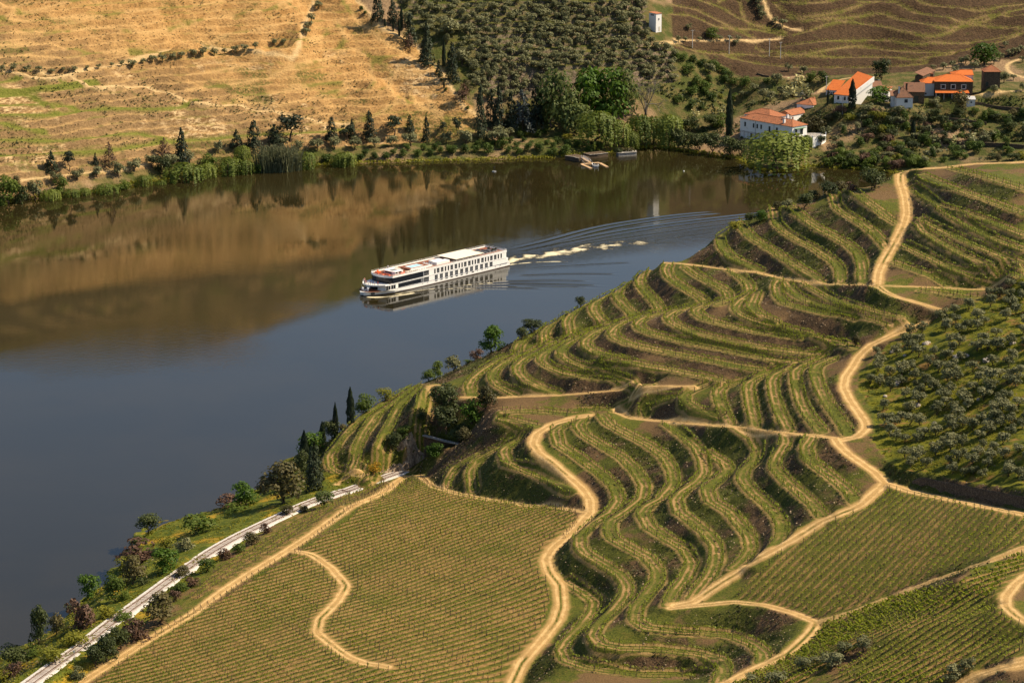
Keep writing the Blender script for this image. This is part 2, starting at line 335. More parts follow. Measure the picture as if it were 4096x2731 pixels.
def erode(z, h, lim, n, hard=None):
    "ease every face steeper than lim"
    for _ in range(n):
        gy, gx = np.gradient(z, h); f = sstep(lim, lim*1.5, np.hypot(gx, gy))
        f = np.maximum.reduce([f, np.roll(f, 1, 0), np.roll(f, -1, 0), np.roll(f, 1, 1), np.roll(f, -1, 1)])
        p = np.pad(z, 1, mode='edge'); z = z+f*.9*(.25*(p[:-2, 1:-1]+p[2:, 1:-1]+p[1:-1, :-2]+p[1:-1, 2:])-z)
    return z
near.Z = erode(near.Z, near.h, .95, 60)
for z7, zb7 in ((((120, 880), (300, 852), (450, 826), (560, 762), (650, 692)), (12.4, 12.4, 12.6, 13.2, 14.5)), (((652, 690), (760, 640), (900, 585), (1060, 530)), (14.5, 15.5, 17.5, 20.))):
    B7 = resample(np.array([at(1480+a/2.9875, 1600+b/2.9875, z) for (a, b), z in zip(z7, zb7)]), .4)
    D7, V7 = near.near(B7, 5.); m7 = (V7 >= 0) & (near.Y < np.where(V7 >= 0, B7[V7, 1], 0)+.8)
    near.Z = np.where(m7, np.minimum(near.Z, B7[np.maximum(V7, 0), 2]-.15), near.Z)
ZK = 1.0
# ------------------------------------------------------------------ far bank: slopes, paths, valley and village ground
far = Grid(-350, 350, 1000, 1700, 1.25)
FAR = [   # kind, half width, heights, course
 ('path', 1.5, None, 'G -150,470 0,470 250,475 400,470 550,455 750,435 950,415 1150,390 1350,360 1550,340 1750,315 1900,280 1980,250 2030,190 2060,130 2090,80 2110,60'),
 ('path', 1.2, None, 'G 250,475 380,500 550,545 700,575 900,580 1050,600 1200,650 1350,690 1600,710 1800,750 2000,790 2200,820 2352,840'),
 ('grass', 1.2, None, 'G -100,545 0,545 300,550 480,580'),
 ('grass', 1.2, None, 'G -100,595 0,595 400,595 650,580'),
 ('grass', 1.2, None, 'G -100,640 0,640 180,655 350,700'),
 ('grass', 1.2, None, 'G -100,705 0,705 300,705 450,715 560,740'),
 ('grass', 1.2, None, 'G -100,770 0,770 350,770 550,750 800,735 1200,720 1320,690'),
 ('grass', 1.1, None, 'G -100,820 0,830 200,870 300,885'),
 ('grass', 1.2, None, 'G -100,945 0,945 300,945 500,930 800,905 950,895 1150,930'),
 ('grass', 1.2, None, 'G -100,1045 0,1040 400,1030 700,1010 900,980 1100,950 1350,930 1700,900 2100,885 2352,870'),
 ('path', 1.2, None, 'G 0,1215 160,1200 400,1180 600,1160 800,1140 1000,1090'),
 ('ter', 1.0, None, 'G -100,380 0,380 250,375 500,380 620,355 900,330 1200,290 1500,230 1800,185 1950,150'),
 ('ter', .9, None, 'G -100,300 0,300 200,290 350,300 600,350'),
 ('ter', .9, None, 'G -100,220 0,220 400,210 700,190 900,200 1200,160 1500,110 1800,60 1950,0'),
 ('ter', .9, None, 'G -100,130 0,130 300,130 600,110 1000,70 1400,20 1500,0'),
 ('ter', 1.0, None, 'G -100,105 0,100 150,75 350,40 560,0'),
 ('ter', .9, None, 'G -60,0 0,20 150,72'),
 ('ter', .9, None, 'G 1260,590 1500,570 1800,530 2000,480 2200,400 2300,350 2352,330'),
 ('ter', .9, None, 'G 1250,500 1450,470 1700,430 1900,380 2100,300 2200,220'),
 ('ter', .9, None, 'G 1500,690 1700,640 1950,600 2150,570 2352,540'),
 ('ter', .9, None, 'G 1650,705 1900,690 2100,650 2352,600'),
 ('ter', 1.0, None, 'H 640,460 500,500 380,530 340,570 360,610 450,660 600,730 750,810 850,860 940,880'),
 ('ter', 1.0, None, 'H 540,390 400,430 250,460 220,490 250,540 220,580 100,620 0,650'),
 ('ter', 1.0, None, 'H 0,340 100,340 300,370 480,370'),
 ('ter', 1.0, None, 'H 640,540 500,590 470,630 560,700 700,750'),
 ('ter', 1.0, None, 'H 650,600 600,650 640,710 750,790 900,870'),
 ('ter', 1.0, None, 'H 0,830 200,780 400,700 450,665'),
 ('ter', 1.0, None, 'H 30,0 100,100 170,180 330,300 470,360'),
 ('ter', 1.0, None, 'H 0,150 60,250 0,330'),
 ('road', 1.4, None, 'H 130,0 250,130 400,230 530,300 600,400 700,470 760,590 850,700 950,780 990,880'),
 ('spot', 1.0, None, 'H 300,0 1000,0 1700,0 2100,-20'),
 ('spot', 1.0, None, 'H 800,150 1500,150 2000,150'),
 ('spot', 1.0, None, 'H 900,310 1500,310 2050,330'),
 ('spot', 1.0, None, 'H 1000,470 1500,480 2000,480'),
 ('spot', 1.0, None, 'H 950,640 1400,650'),
 ('spot', 2.0, None, 'H 2110,215 2190,205'),
 ('road', 1.2, None, 'H 2080,300 2200,290 2300,280'),
 ('spot', 1.0, (6, 7), 'H 1200,860 1500,860 1700,840'),
 ('spot', 1.0, (3, 3), 'H 150,1040 500,1030 1100,1010 1500,1010 1800,990'),
 ('spot', 1.0, (5.5, 5.5), 'H 100,980 500,960 1100,930 1500,920'),
 ('vine', 1.1, None, 'I 180,350 400,400 600,440 900,460 1300,460 1700,440'),
 ('vine', 1.1, None, 'I 0,310 200,350 450,365 700,385 1000,395 1300,385 1600,390 1900,370 2000,350'),
 ('vine', 1.1, None, 'I 550,355 800,345 1000,335 1250,320 1500,350 1800,360 2050,330 2352,230'),
 ('road', 1.1, None, 'I 0,275 250,272 500,268 720,268'),
 ('vine', 1.1, None, 'I 700,320 900,290 1150,265 1400,270 1600,300 1850,300 2150,270 2352,215'),
 ('vine', 1.1, None, 'I 800,240 950,200 1150,165 1350,170 1550,210 1750,240 2000,215 2352,180'),
 ('vine', 1.1, None, 'I 760,150 900,140 1150,115 1400,115 1600,150 1800,180 2100,140 2352,100'),
 ('vine', 1.1, None, 'I 650,80 850,85 1100,70 1350,60 1550,80 1800,120 2050,115 2352,65'),
 ('vine', 1.1, None, 'I 620,30 900,30 1200,10 1500,15 1750,45 2000,60 2352,30'),
 ('vine', 1.1, None, 'I -30,95 0,100 130,110 250,170 400,220 540,262'),
 ('vine', 1.1, None, 'I -20,25 0,30 150,70 250,120 400,180 600,215 760,235'),
 ('vine', 1.1, None, 'I 170,0 350,80 480,150 620,190 750,215'),
 ('vine', 1.1, None, 'I 300,0 430,50 470,110'),
 ('road', 1.4, None, 'I 590,-20 620,90 680,150 760,190 850,205'),
 ('spot', 1.0, None, 'I 0,-30 800,-30 1600,-20 2400,-20'),
 ('spot', 1.0, None, 'I 0,340 200,420 390,500'),
 ('spot', 1.5, (22, 24, 25), 'I 900,640 1030,610 1100,640 1300,600'),
 ('spot', 1.0, (24, 24), 'I 500,520 800,530 1000,520'),
 ('road', 1.3, (21, 24, 25.5), 'I 960,640 1000,590 1080,540 1250,515'),
 ('spot', 1.5, (21, 21), 'I 1450,700 1660,690'),
 ('spot', 1.5, (23, 24), 'I 1680,650 1990,635 2080,600'),
 ('road', 1.2, (25, 26, 26), 'I 2000,630 2150,620 2352,610'),
 ('spot', 1.5, (27.5, 28), 'I 2090,590 2250,560'),
 ('road', 1.4, (29, 28, 27), 'I 2352,390 2230,430 2250,490 2352,525'),
 ('spot', 1.5, (7, 7), 'I 440,912 620,915 800,915 1020,905'),
 ('spot', 1.0, (8, 9, 10), 'I 60,800 300,760 440,720'),
 ('spot', 1.0, (16, 16), 'I 560,680 800,680 960,650'),
 ('spot', 1.0, (12.5, 13), 'I 1100,800 1400,770'),
 ('spot', 1.0, (9, 10, 10), 'I 1620,900 1900,940 2352,960'),
 ('spot', 1.0, (18, 19), 'I 1900,700 2352,750'),
 ('spot', 1.0, (14, 14), 'I 1700,780 2352,850'),
 ('spot', 1.0, (1.5, 3, 6), 'I 1000,1095 1500,1090 2352,1050'),
 ('spot', 1.0, (5, 6), 'I 960,1010 1500,1000 2352,1000'),
 ('spot', 1.0, (2.2, 2.2), 'I -60,890 200,950 450,980'),
]
SLOPE = .58
def zhill(px, py):
    "height of the hillsides: a steady slope rising from the foot line"
    D = np.interp(px, (-300, 0, 800, 1400, 2000, 2400, 2700, 3000, 3600, 4096), (1050, 1073, 1140, 1178, 1190, 1203, 1238, 1270, 1282, 1290))
    T = np.tan(R(PITCH)-np.arctan((1365.5-py)/FPX))
    return (HC-T*D)/(1+T/SLOPE)
poly = lambda s: [tuple(p) for p in pts(s)]
far_lines = []
for kd, w, zs, s in FAR:
    if zs is None:
        p = pts(s); d = np.r_[0, np.cumsum(np.linalg.norm(np.diff(p, axis=0), axis=1))]; d /= d[-1]
        zs = np.polyval(np.polyfit(d, zhill(p[:, 0], p[:, 1]), 1 if len(p) < 5 else 3), np.linspace(0, 1, 9))
    P = line3(s, zs, .8); far_lines.append((kd, w, P)); far.pin(P, w+.35)
far.rank[:] = 1e9
FSHORE = line3('P -260,870 -120,835 0,820 80,800 200,788 330,778 450,752 620,727 700,712 800,690 960,683 1060,683 1200,665 1400,655 1560,650 1800,645 2000,638 2280,628 2330,618 2420,617 2550,595 2610,588 2690,598 2800,612 2950,632 2985,655 3040,682 3130,688 3200,682 3230,668 3300,668 3450,678 3560,690 3700,705 3900,720 4200,735', (0, 0), .7)
far.pin(FSHORE, 1.2)
t2 = np.gradient(FSHORE[:, :2], axis=0); t2 /= np.linalg.norm(t2, axis=1)[:, None]
Q = FSHORE.copy(); Q[:, :2] += np.stack([t2[:, 1], -t2[:, 0]], -1)*12; Q[:, 2] = -4; far.pin(resample(Q, .8), 2)
for a in (((-350, 1330, 140), (-170, 1340, 137), (-75, 1390, 112), (0, 1405, 86), (80, 1415, 79), (350, 1425, 80)), ((-350, 1430, 150), (-100, 1470, 118), (0, 1480, 88), (150, 1490, 80), (350, 1490, 82)), ((-350, 1690, 130), (0, 1690, 95), (350, 1690, 92))):
    far.pin(resample(np.array(a, float), 1.0), 2)
for a in (((155, 1223, 21.6), (165, 1221, 21.4), (184, 1207, 20.6), (198, 1207, 20.4)), ((205, 1228, 22.6), (225, 1229, 23.4), (240, 1230, 27.)), ((220, 1214.5, 20.4), (228, 1214.5, 20.6)), ((111, 1211, 6.), (124, 1198, 6.2), (134, 1185, 6.6)), ((178, 1232, 24.5), (160, 1240, 23.)), ((137, 1183, 6.5), (147, 1186, 7.))):
    far.pin(resample(np.array(a, float), .8), 2.5)
far.pin(resample(np.array([[-350, 1003, -4.], [350, 1003, -4.]]), 1.), 2)
far.solve(120)
far.Z = erode(far.Z, far.h, .85, 80)
# dry-stone terraces of the olive hill: the slope becomes steps about two metres high
FPX_, FPY_, _ = to_px(far.X, far.Y, far.Z)
OLIVE_POLY = [(TAG['H'][0]+a/1.68, TAG['H'][1]+b/1.68) for a, b in ((330, -80), (560, 250), (780, 430), (900, 560), (1000, 640), (1400, 680), (1900, 640), (2150, 560), (2300, 560), (2250, 330), (2060, 260), (2100, -80))]
om = inpoly(FPX_, FPY_, OLIVE_POLY)
f = om.astype(float)
for _ in range(6):
    p = np.pad(f, 1, mode='edge'); f = .2*(p[:-2, 1:-1]+p[2:, 1:-1]+p[1:-1, :-2]+p[1:-1, 2:]+f)
OLV = np.where(om, f, f*.6)
st = 2.3; zz = far.Z/st+.8*fbm(far.X*.02, far.Y*.02, 2, 5)
q = np.floor(zz); r = zz-q
far.Z = far.Z+OLV*st*((sstep(.62, .9, r)-r)*.95)

# old vine terraces on the golden hill: shallow steps along the contours
LEFT = poly('G -900,-900 -900,1500 0,1330 700,1180 1500,1050 2352,980 H 560,960 980,900 900,720 760,590 640,450 540,300 400,230 250,130 110,-30 -300,-900')
f = inpoly(FPX_, FPY_, LEFT).astype(float)
for _ in range(8):
    p = np.pad(f, 1, mode='edge'); f = .2*(p[:-2, 1:-1]+p[2:, 1:-1]+p[1:-1, :-2]+p[1:-1, 2:]+f)
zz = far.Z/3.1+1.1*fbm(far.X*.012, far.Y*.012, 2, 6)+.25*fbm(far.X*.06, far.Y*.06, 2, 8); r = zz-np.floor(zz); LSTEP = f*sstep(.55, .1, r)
far.Z = far.Z+f*3.1*(sstep(.30, .95, r)-r)*.8*sstep(3, 12, far.Z)
# ------------------------------------------------------------------ materials (procedural)
class NT:
    def __init__(s, name):
        s.m = bpy.data.materials.new(name); s.m.use_nodes = True; s.t = s.m.node_tree
        s.p = s.t.nodes['Principled BSDF']; s.p.inputs['Specular IOR Level'].default_value = .15; s.p.inputs['Roughness'].default_value = .9
        s._co = None
    def n(s, typ, ins=None, **pr):
        o = s.t.nodes.new('ShaderNode'+typ)
        for k, v in pr.items(): setattr(o, k, v)
        for k, v in (ins or {}).items():
            i = o.inputs[k]
            if hasattr(v, 'is_linked') or hasattr(v, 'links'): s.t.links.new(v, i)
            else: i.default_value = v
        return o
    def co(s):
        if s._co is None: s._co = s.n('TexCoord').outputs['Object']
        return s._co
    def noise(s, sc, det=4, rough=.55, dist=0, co=None, stretch=None):
        c = co or s.co()
        if stretch: c = s.n('Mapping', {'Vector': c, 'Scale': stretch}).outputs[0]
        return s.n('TexNoise', {'Vector': c, 'Scale': sc, 'Detail': det, 'Roughness': rough, 'Distortion': dist}).outputs[0]
    def voro(s, sc, feat='F1', out='Distance', co=None):
        return s.n('TexVoronoi', {'Vector': co or s.co(), 'Scale': sc}, feature=feat).outputs[out]
    def ramp(s, f, a, b, lo=0., hi=1.):
        return s.n('MapRange', {'Value': f, 'From Min': a, 'From Max': b, 'To Min': lo, 'To Max': hi}, interpolation_type='SMOOTHSTEP').outputs[0]
    def mul(s, a, b): return s.n('Math', {0: a, 1: b}, operation='MULTIPLY').outputs[0]
    def op(s, o, a, b=0.): return s.n('Math', {0: a, 1: b}, operation=o).outputs[0]
    def mix(s, f, a, b):
        o = s.t.nodes.new('ShaderNodeMix'); o.data_type = 'RGBA'
        for k, v in ((0, f), (6, a), (7, b)):
            if hasattr(v, 'links'): s.t.links.new(v, o.inputs[k])
            else: o.inputs[k].default_value = v if k == 0 else (tuple(v)+(1,))[:4]
        return o.outputs[2]
    def attr(s, name):
        a = s.n('Attribute', attribute_name=name)
        sp = s.n('SeparateColor', {0: a.outputs['Color']})
        return sp.outputs[0], sp.outputs[1], sp.outputs[2], a.outputs['Alpha']
    def base(s, c): s.t.links.new(c, s.p.inputs['Base Color']); return s
    def bump(s, h, st=.5, d=.3):
        b = s.n('Bump', {'Height': h, 'Strength': st, 'Distance': d}); s.t.links.new(b.outputs[0], s.p.inputs['Normal']); return s
def flat(name, c, rough=.8, spec=.2, var=0, metal=0):
    t = NT(name); t.p.inputs['Roughness'].default_value = rough; t.p.inputs['Specular IOR Level'].default_value = spec; t.p.inputs['Metallic'].default_value = metal
    if var: t.base(t.mix(t.ramp(t.noise(1.3, 5), .35, .65), [x*(1-var) for x in c], [min(1, x*(1+var)) for x in c]))
    else: t.p.inputs['Base Color'].default_value = tuple(c)+(1,)
    return t.m
# ------------------------------------------------------------------ tagging
def tag(o, label=None, cat=None, group=None, kind=None):
    if label: o['label'] = label
    if cat: o['category'] = cat
    if group: o['group'] = group
    if kind: o['kind'] = kind
    return o
def mesh_obj(name, V, F, mats, parent=None, mi=None, smooth_=False):
    me = bpy.data.meshes.new(name)
    V = np.asarray(V, np.float32)
    if isinstance(F, np.ndarray) and F.ndim == 2:
        n, k = F.shape
        me.vertices.add(len(V)); me.vertices.foreach_set('co', V.ravel())
        me.loops.add(n*k); me.loops.foreach_set('vertex_index', F.astype(np.int32).ravel())
        me.polygons.add(n); me.polygons.foreach_set('loop_start', np.arange(0, n*k, k, dtype=np.int32))
        try: me.polygons.foreach_set('loop_total', np.full(n, k, np.int32))
        except Exception: pass
        me.update(calc_edges=True)
    else: me.from_pydata(V.tolist(), [], [list(map(int, f)) for f in F])
    for m in (mats if isinstance(mats, (list, tuple)) else [mats]): me.materials.append(m)
    if mi is not None: me.polygons.foreach_set('material_index', np.asarray(mi, np.int32))
    if smooth_: me.polygons.foreach_set('use_smooth', np.ones(len(me.polygons), bool))
    o = bpy.data.objects.new(name, me); col.objects.link(o)
    if parent: o.parent = parent
    return o
def vcol(o, name, arr):
    a = o.data.color_attributes.new(name, 'FLOAT_COLOR', 'POINT'); a.data.foreach_set('color', np.ascontiguousarray(arr, np.float32).ravel())
def grid_obj(name, X, Y, Z, keep, mats, attrs):
    ny, nx = X.shape
    idx = np.arange(nx*ny).reshape(ny, nx)
    q = np.stack([idx[:-1, :-1], idx[:-1, 1:], idx[1:, 1:], idx[1:, :-1]], -1)
    k = keep[:-1, :-1] | keep[:-1, 1:] | keep[1:, 1:] | keep[1:, :-1]
    q = q[k]; used = np.unique(q); mp = np.full(nx*ny, -1); mp[used] = np.arange(len(used))
    V = np.stack([X, Y, Z], -1).reshape(-1, 3)[used]
    o = mesh_obj(name, V, mp[q], mats, smooth_=True)
    for nm, a in attrs.items(): vcol(o, nm, a.reshape(-1, 4)[used])
    return o
# ------------------------------------------------------------------ near hill: masks and relief
RP = np.vstack([np.c_[P, np.full(len(P), w)] for nm, w, P in road_lines if nm != 'rail'])
Dr, Vr = near.near(RP, 6); wr = np.where(Vr >= 0, RP[Vr, 3], 2)
PPt = np.vstack([np.c_[P, np.full(len(P), i)] for i, P in enumerate(plat_lines)])
Dp, Vp = near.near(PPt, 6)
npx, npy, _ = to_px(near.X, near.Y, near.Z)
def poly(s): return [tuple(p) for p in pts(s)]
FIELD1 = poly('D 560,1560 950,1290 1300,1085 1560,905 1900,700 2352,410 E 370,180 640,145 700,200 900,250 1300,310 1690,370 1700,430 1600,540 1450,640 1430,720 1500,830 1510,960 1480,1080 1380,1260 1230,1450 1180,1540')
STRIP1 = poly('D 1215,1000 1400,800 1600,650 1950,400 2200,300 2352,245 E 560,130 250,270 D 2352,380 1900,610 1500,860')
FIELD2 = poly('R2 1343,560 1250,600 1060,680 870,790 790,870 R4 560,230 420,320 330,440 640,500 760,545 960,490 1250,380 1400,310 F 2110,650 2400,560 2400,410 2330,380 2200,350 1900,270 1700,240 1440,200')
FIELD3 = poly('F 1010,1100 1200,1040 1500,950 1900,840 2352,640 2352,800 2240,900 2200,990 2230,1060 2352,1130 2352,1330 2150,1370 1980,1440 1880,1540 1300,1540 1080,1470 1250,1340 1450,1230 1320,1230 1150,1290 1000,1420 850,1540 330,1540 480,1480 700,1350 860,1260 960,1150')
GROVE = poly('C 1640,40 1560,80 1440,130 1330,240 1240,330 1240,420 1290,500 1350,600 1350,700 1330,770 1480,960 1900,1040 2352,1120 2700,1180 2700,-400 A 2352,850 2250,930 2150,960 2060,1010 1850,1060 1800,1110')
STRIP = poly('D 0,1540 0,1250 230,1220 430,1010 520,840 740,760 760,600 870,500 1000,400 1300,350 1470,310 1720,150 1850,30 2000,-60 2180,100 2352,110 E 300,90 80,230 D 2100,320 1850,440 1600,600 1200,920 900,1180 600,1430 520,1540')
mR = sstep(.5, -.6, Dr-wr+.45+.5*fbm(near.X*.5, near.Y*.5, 3, 3))
mF1 = inpoly(npx, npy, FIELD1); mF2 = inpoly(npx, npy, FIELD2); mF3 = inpoly(npx, npy, FIELD3)
mS1 = inpoly(npx, npy, STRIP1); mG = inpoly(npx, npy, GROVE); mS = inpoly(npx, npy, STRIP)
gy_, gx_ = np.gradient(near.Z, near.h); slope = np.hypot(gx_, gy_)
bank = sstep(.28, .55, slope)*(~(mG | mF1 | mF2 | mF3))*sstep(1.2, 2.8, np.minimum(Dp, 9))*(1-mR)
near.Z = near.Z+bank*(1.3*fbm(near.X*.16, near.Y*.16, 2, 11)+1.0*fbm(near.X*.55, near.Y*.55, 3, 12)) \
    + mG*(1-mR)*(2.2*fbm(near.X*.07, near.Y*.07, 3, 13)+.7*fbm(near.X*.4, near.Y*.4, 2, 14)) \
    + (mF1 | mF2 | mF3)*.25*fbm(near.X*.2, near.Y*.2, 2, 15)+mR*.16*fbm(near.X*.4, near.Y*.4, 3, 16) + mS*.8*fbm(near.X*.2, near.Y*.2, 3, 17)*sstep(5, 9, np.minimum(Dr, 9))
BROWN = poly('Q3 590,1160 870,1140 1100,860 1330,700 1600,610 1850,540 Q4 0,500 250,440 600,360 900,300 1150,240 1400,200 1550,200 1750,330 2351,470 2400,680 2150,790 1850,850 1300,990 1000,1060 700,1200 100,1250 Q3 1800,1290 950,1420 700,1540 620,1540 830,1300')
mBr = inpoly(npx, npy, BROWN).astype(float)
for _ in range(5):
    p = np.pad(mBr, 1, mode='edge'); mBr = .2*(p[:-2, 1:-1]+p[2:, 1:-1]+p[1:-1, :-2]+p[1:-1, 2:]+mBr)
mA = np.stack([mR, np.minimum(Dp, 6)/6, np.where(mF1, .4, np.where(mF2, .7, np.where(mF3, 1., 0))), mG*1.], -1)
mB = np.stack([bank, mBr, mS*1., mS1*1.], -1)
# signed position across the road, for the wheel ruts
mC = np.stack([np.minimum(Dr, 6)/6, Dr*0, Dr*0, Dr*0+1], -1)
g = NT('hillside_ground')
rd, pd, fld, grv = g.attr('mA'); bk, brn, stp, st1 = g.attr('mB'); rdist, rph, _, _ = g.attr('mC')
big = g.noise(.06, 4); mid = g.noise(.45, 5, .6); fine = g.noise(2.6, 4, .7); spk = g.noise(6., 2, .6)
soil = g.mix(g.ramp(mid, .3, .7), (.26, .155, .055), (.36, .225, .09)); soil = g.mix(g.ramp(fine, .45, .75), soil, (.15, .09, .032))
grass = g.mix(g.ramp(fine, .35, .65), (.042, .056, .006), (.115, .115, .013)); grass = g.mix(g.ramp(mid, .5, .75), grass, (.15, .115, .022))
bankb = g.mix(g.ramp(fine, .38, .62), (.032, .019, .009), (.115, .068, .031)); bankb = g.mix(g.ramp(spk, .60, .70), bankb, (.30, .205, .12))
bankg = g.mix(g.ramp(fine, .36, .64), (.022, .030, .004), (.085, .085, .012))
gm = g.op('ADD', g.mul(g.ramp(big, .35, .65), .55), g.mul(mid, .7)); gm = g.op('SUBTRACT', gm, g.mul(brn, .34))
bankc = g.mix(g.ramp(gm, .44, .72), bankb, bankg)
# platform: grass middle and shoulders with bare wheel strips and a bare edge
wob = g.op('ADD', g.mul(pd, 6.), g.mul(g.op('SUBTRACT', mid, .5), .9))
strip = g.mul(g.ramp(wob, .25, .5), g.ramp(wob, 1.05, .75)); edge = g.mul(g.ramp(wob, 1.5, 1.8), g.ramp(wob, 2.5, 2.1))
pl = g.mix(g.mul(g.op('MAXIMUM', g.mul(strip, g.ramp(big, .38, .55)), g.mul(edge, .75)), g.ramp(mid, .25, .5)), grass, soil)
gen = g.mix(g.ramp(gm, .40, .62), g.mix(g.ramp(fine, .3, .7), (.105, .063, .026), (.175, .105, .042)), grass)
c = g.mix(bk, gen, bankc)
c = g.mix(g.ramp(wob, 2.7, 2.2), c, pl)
fsoil = g.mix(g.ramp(g.noise(.8, 4, .6), .35, .65), (.19, .115, .036), (.30, .18, .06))
fgr = g.mix(g.ramp(fine, .3, .7), (.060, .066, .008), (.12, .115, .016))
fsum = g.op('ADD', g.op('ADD', g.mul(g.noise(.09, 4), .8), g.mul(g.op('SUBTRACT', fld, .4), .20)), g.op('ADD', g.mul(g.op('SUBTRACT', .5, rph), .55), g.mul(g.op('SUBTRACT', mid, .5), .5)))
fc = g.mix(g.ramp(fsum, .27, .52), fsoil, fgr)
c = g.mix(g.ramp(fld, .2, .3), c, fc)
s1c = g.mix(g.ramp(mid, .4, .6), fsoil, grass); c = g.mix(st1, c, s1c)
gg = g.mix(g.ramp(mid, .35, .62), (.050, .064, .005), (.15, .14, .009)); gg = g.mix(g.ramp(g.noise(.22, 4), .55, .68), gg, (.20, .115, .030)); gg = g.mix(g.ramp(g.noise(.9, 3), .66, .74), gg, (.22, .16, .10))
c = g.mix(grv, c, gg)
sg = g.mix(g.ramp(mid, .35, .65), (.05, .07, .006), (.12, .125, .012)); sg = g.mix(g.ramp(g.noise(.10, 4), .56, .64), sg, g.mix(g.ramp(fine, .4, .6), (.38, .22, .012), (.20, .15, .02)))
c = g.mix(stp, c, sg)
rw = g.mul(rdist, 6.); rut = g.ramp(g.op('ABSOLUTE', g.op('SUBTRACT', rw, .8)), .15, .45)
road = g.mix(g.ramp(g.op('ADD', mid, g.mul(rut, .25)), .35, .8), (.58, .38, .16), (.38, .235, .085)); road = g.mix(g.mul(g.ramp(rw, .45, .15), g.ramp(big, .5, .6)), road, grass)
c = g.mix(rd, c, road)
g.base(c).bump(g.op('ADD', g.mul(fine, .6), g.mul(mid, .8)), .9, .35)
keep = (near.Z > -3) & (npx > -420) & (npx < 4620) & (npy < 2990)
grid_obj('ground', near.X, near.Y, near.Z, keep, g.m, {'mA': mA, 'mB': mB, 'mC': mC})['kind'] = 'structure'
# ------------------------------------------------------------------ far bank
FP = np.vstack([np.c_[P, np.full(len(P), {'path': 0, 'road': 0, 'grass': 1, 'ter': 2, 'vine': 3, 'spot': 9}[k])] for k, w, P in far_lines if k != 'spot'])
Df, Vf = far.near(FP, 7); kf = np.where(Vf >= 0, FP[Vf, 3], -1)
fpx, fpy, _ = to_px(far.X, far.Y, far.Z)
VINE = poly('I -60,-900 2900,-900 2900,430 2352,400 2000,400 1700,480 1300,500 450,520 390,480 200,370 0,330')
mL = inpoly(fpx, fpy, LEFT).astype(float); mV = inpoly(fpx, fpy, VINE).astype(float); mO = om.astype(float)
gy_, gx_ = np.gradient(far.Z, far.h); fsl = np.hypot(gx_, gy_)
hill = np.clip(mL+mV, 0, 1)
far.Z = far.Z+hill*sstep(1., 2.4, np.minimum(Df, 7))*(1.5*fbm(far.X*.1, far.Y*.1, 3, 21)+1.1*fbm(far.X*.33, far.Y*.33, 3, 22))+(1-hill)*.5*fbm(far.X*.15, far.Y*.15, 3, 23)
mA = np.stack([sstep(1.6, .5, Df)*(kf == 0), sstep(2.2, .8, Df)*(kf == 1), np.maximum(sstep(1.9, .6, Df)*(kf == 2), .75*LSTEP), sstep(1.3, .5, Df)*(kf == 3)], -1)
mB = np.stack([mL, mV, mO, sstep(.75, 1.15, fsl)], -1)
g = NT('far_hillside_ground')
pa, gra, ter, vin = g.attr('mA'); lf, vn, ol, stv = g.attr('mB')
big = g.noise(.022, 4); mid = g.noise(.16, 5, .62); fine = g.noise(.9, 4, .7); spk = g.noise(1.6, 3, .7)
strk = g.noise(.35, 4, .65, .6, stretch=(1, .5, 3))
tan = g.mix(g.ramp(mid, .3, .7), (.31, .165, .052), (.45, .262, .095)); tan = g.mix(g.ramp(fine, .48, .7), tan, (.19, .10, .034)); tan = g.mix(g.ramp(spk, .66, .74), tan, (.56, .40, .21))
dull = g.mix(g.ramp(fine, .35, .65), (.12, .075, .033), (.25, .16, .075)); rock = g.mix(g.ramp(strk, .42, .6), (.19, .105, .04), (.55, .38, .19))
zz = g.n('SeparateXYZ', {0: g.co()}); lx = g.ramp(g.op('ADD', g.op('ADD', zz.outputs[2], g.mul(zz.outputs[0], .30)), g.mul(mid, 34.)), 22., -6.)
lc = g.mix(g.mul(lx, .85), tan, dull)
lc = g.mix(g.mul(g.ramp(g.noise(.045, 4), .54, .62), g.ramp(zz.outputs[2], 46., 38.)), lc, rock)
scrub = g.mix(g.ramp(fine, .35, .65), (.045, .058, .012), (.11, .10, .022))
lc = g.mix(g.mul(g.ramp(g.noise(.035, 4, .6, .3, stretch=(.55, 1, 1)), .56, .64), g.ramp(fine, .38, .58)), lc, scrub)
vb = g.mix(g.ramp(fine, .35, .65), (.036, .021, .010), (.085, .050, .023)); vb = g.mix(g.ramp(spk, .68, .78), vb, (.24, .16, .09)); vb = g.mix(g.ramp(mid, .60, .75), vb, (.065, .058, .016))
oc = g.mix(g.ramp(mid, .35, .65), (.045, .058, .008), (.11, .105, .02)); oc = g.mix(g.ramp(fine, .6, .75), oc, (.20, .13, .06)); oc = g.mix(stv, oc, g.mix(g.ramp(fine, .4, .6), (.07, .05, .032), (.20, .15, .10)))
vc = g.mix(g.ramp(mid, .4, .62), (.06, .07, .014), (.13, .10, .035)); vc = g.mix(g.ramp(big, .52, .62), vc, g.mix(g.ramp(fine, .4, .6), (.21, .135, .07), (.28, .185, .10)))
lc = g.mix(g.ramp(g.op('ADD', zz.outputs[2], g.mul(mid, 8.)), 74., 82.), lc, (.075, .055, .026)); c = g.mix(lf, vc, lc); c = g.mix(vn, c, vb); c = g.mix(ol, c, oc)
grs = g.mix(g.ramp(fine, .35, .65), (.10, .115, .014), (.17, .165, .03))
c = g.mix(g.mul(vin, g.ramp(fine, .3, .5)), c, g.mix(g.ramp(mid, .4, .6), (.12, .11, .022), (.20, .135, .055)))
c = g.mix(g.mul(ter, .75), c, g.mix(g.ramp(g.noise(.06, 3), .5, .6), (.50, .31, .12), grs)); c = g.mix(gra, c, grs); c = g.mix(pa, c, (.52, .36, .17))
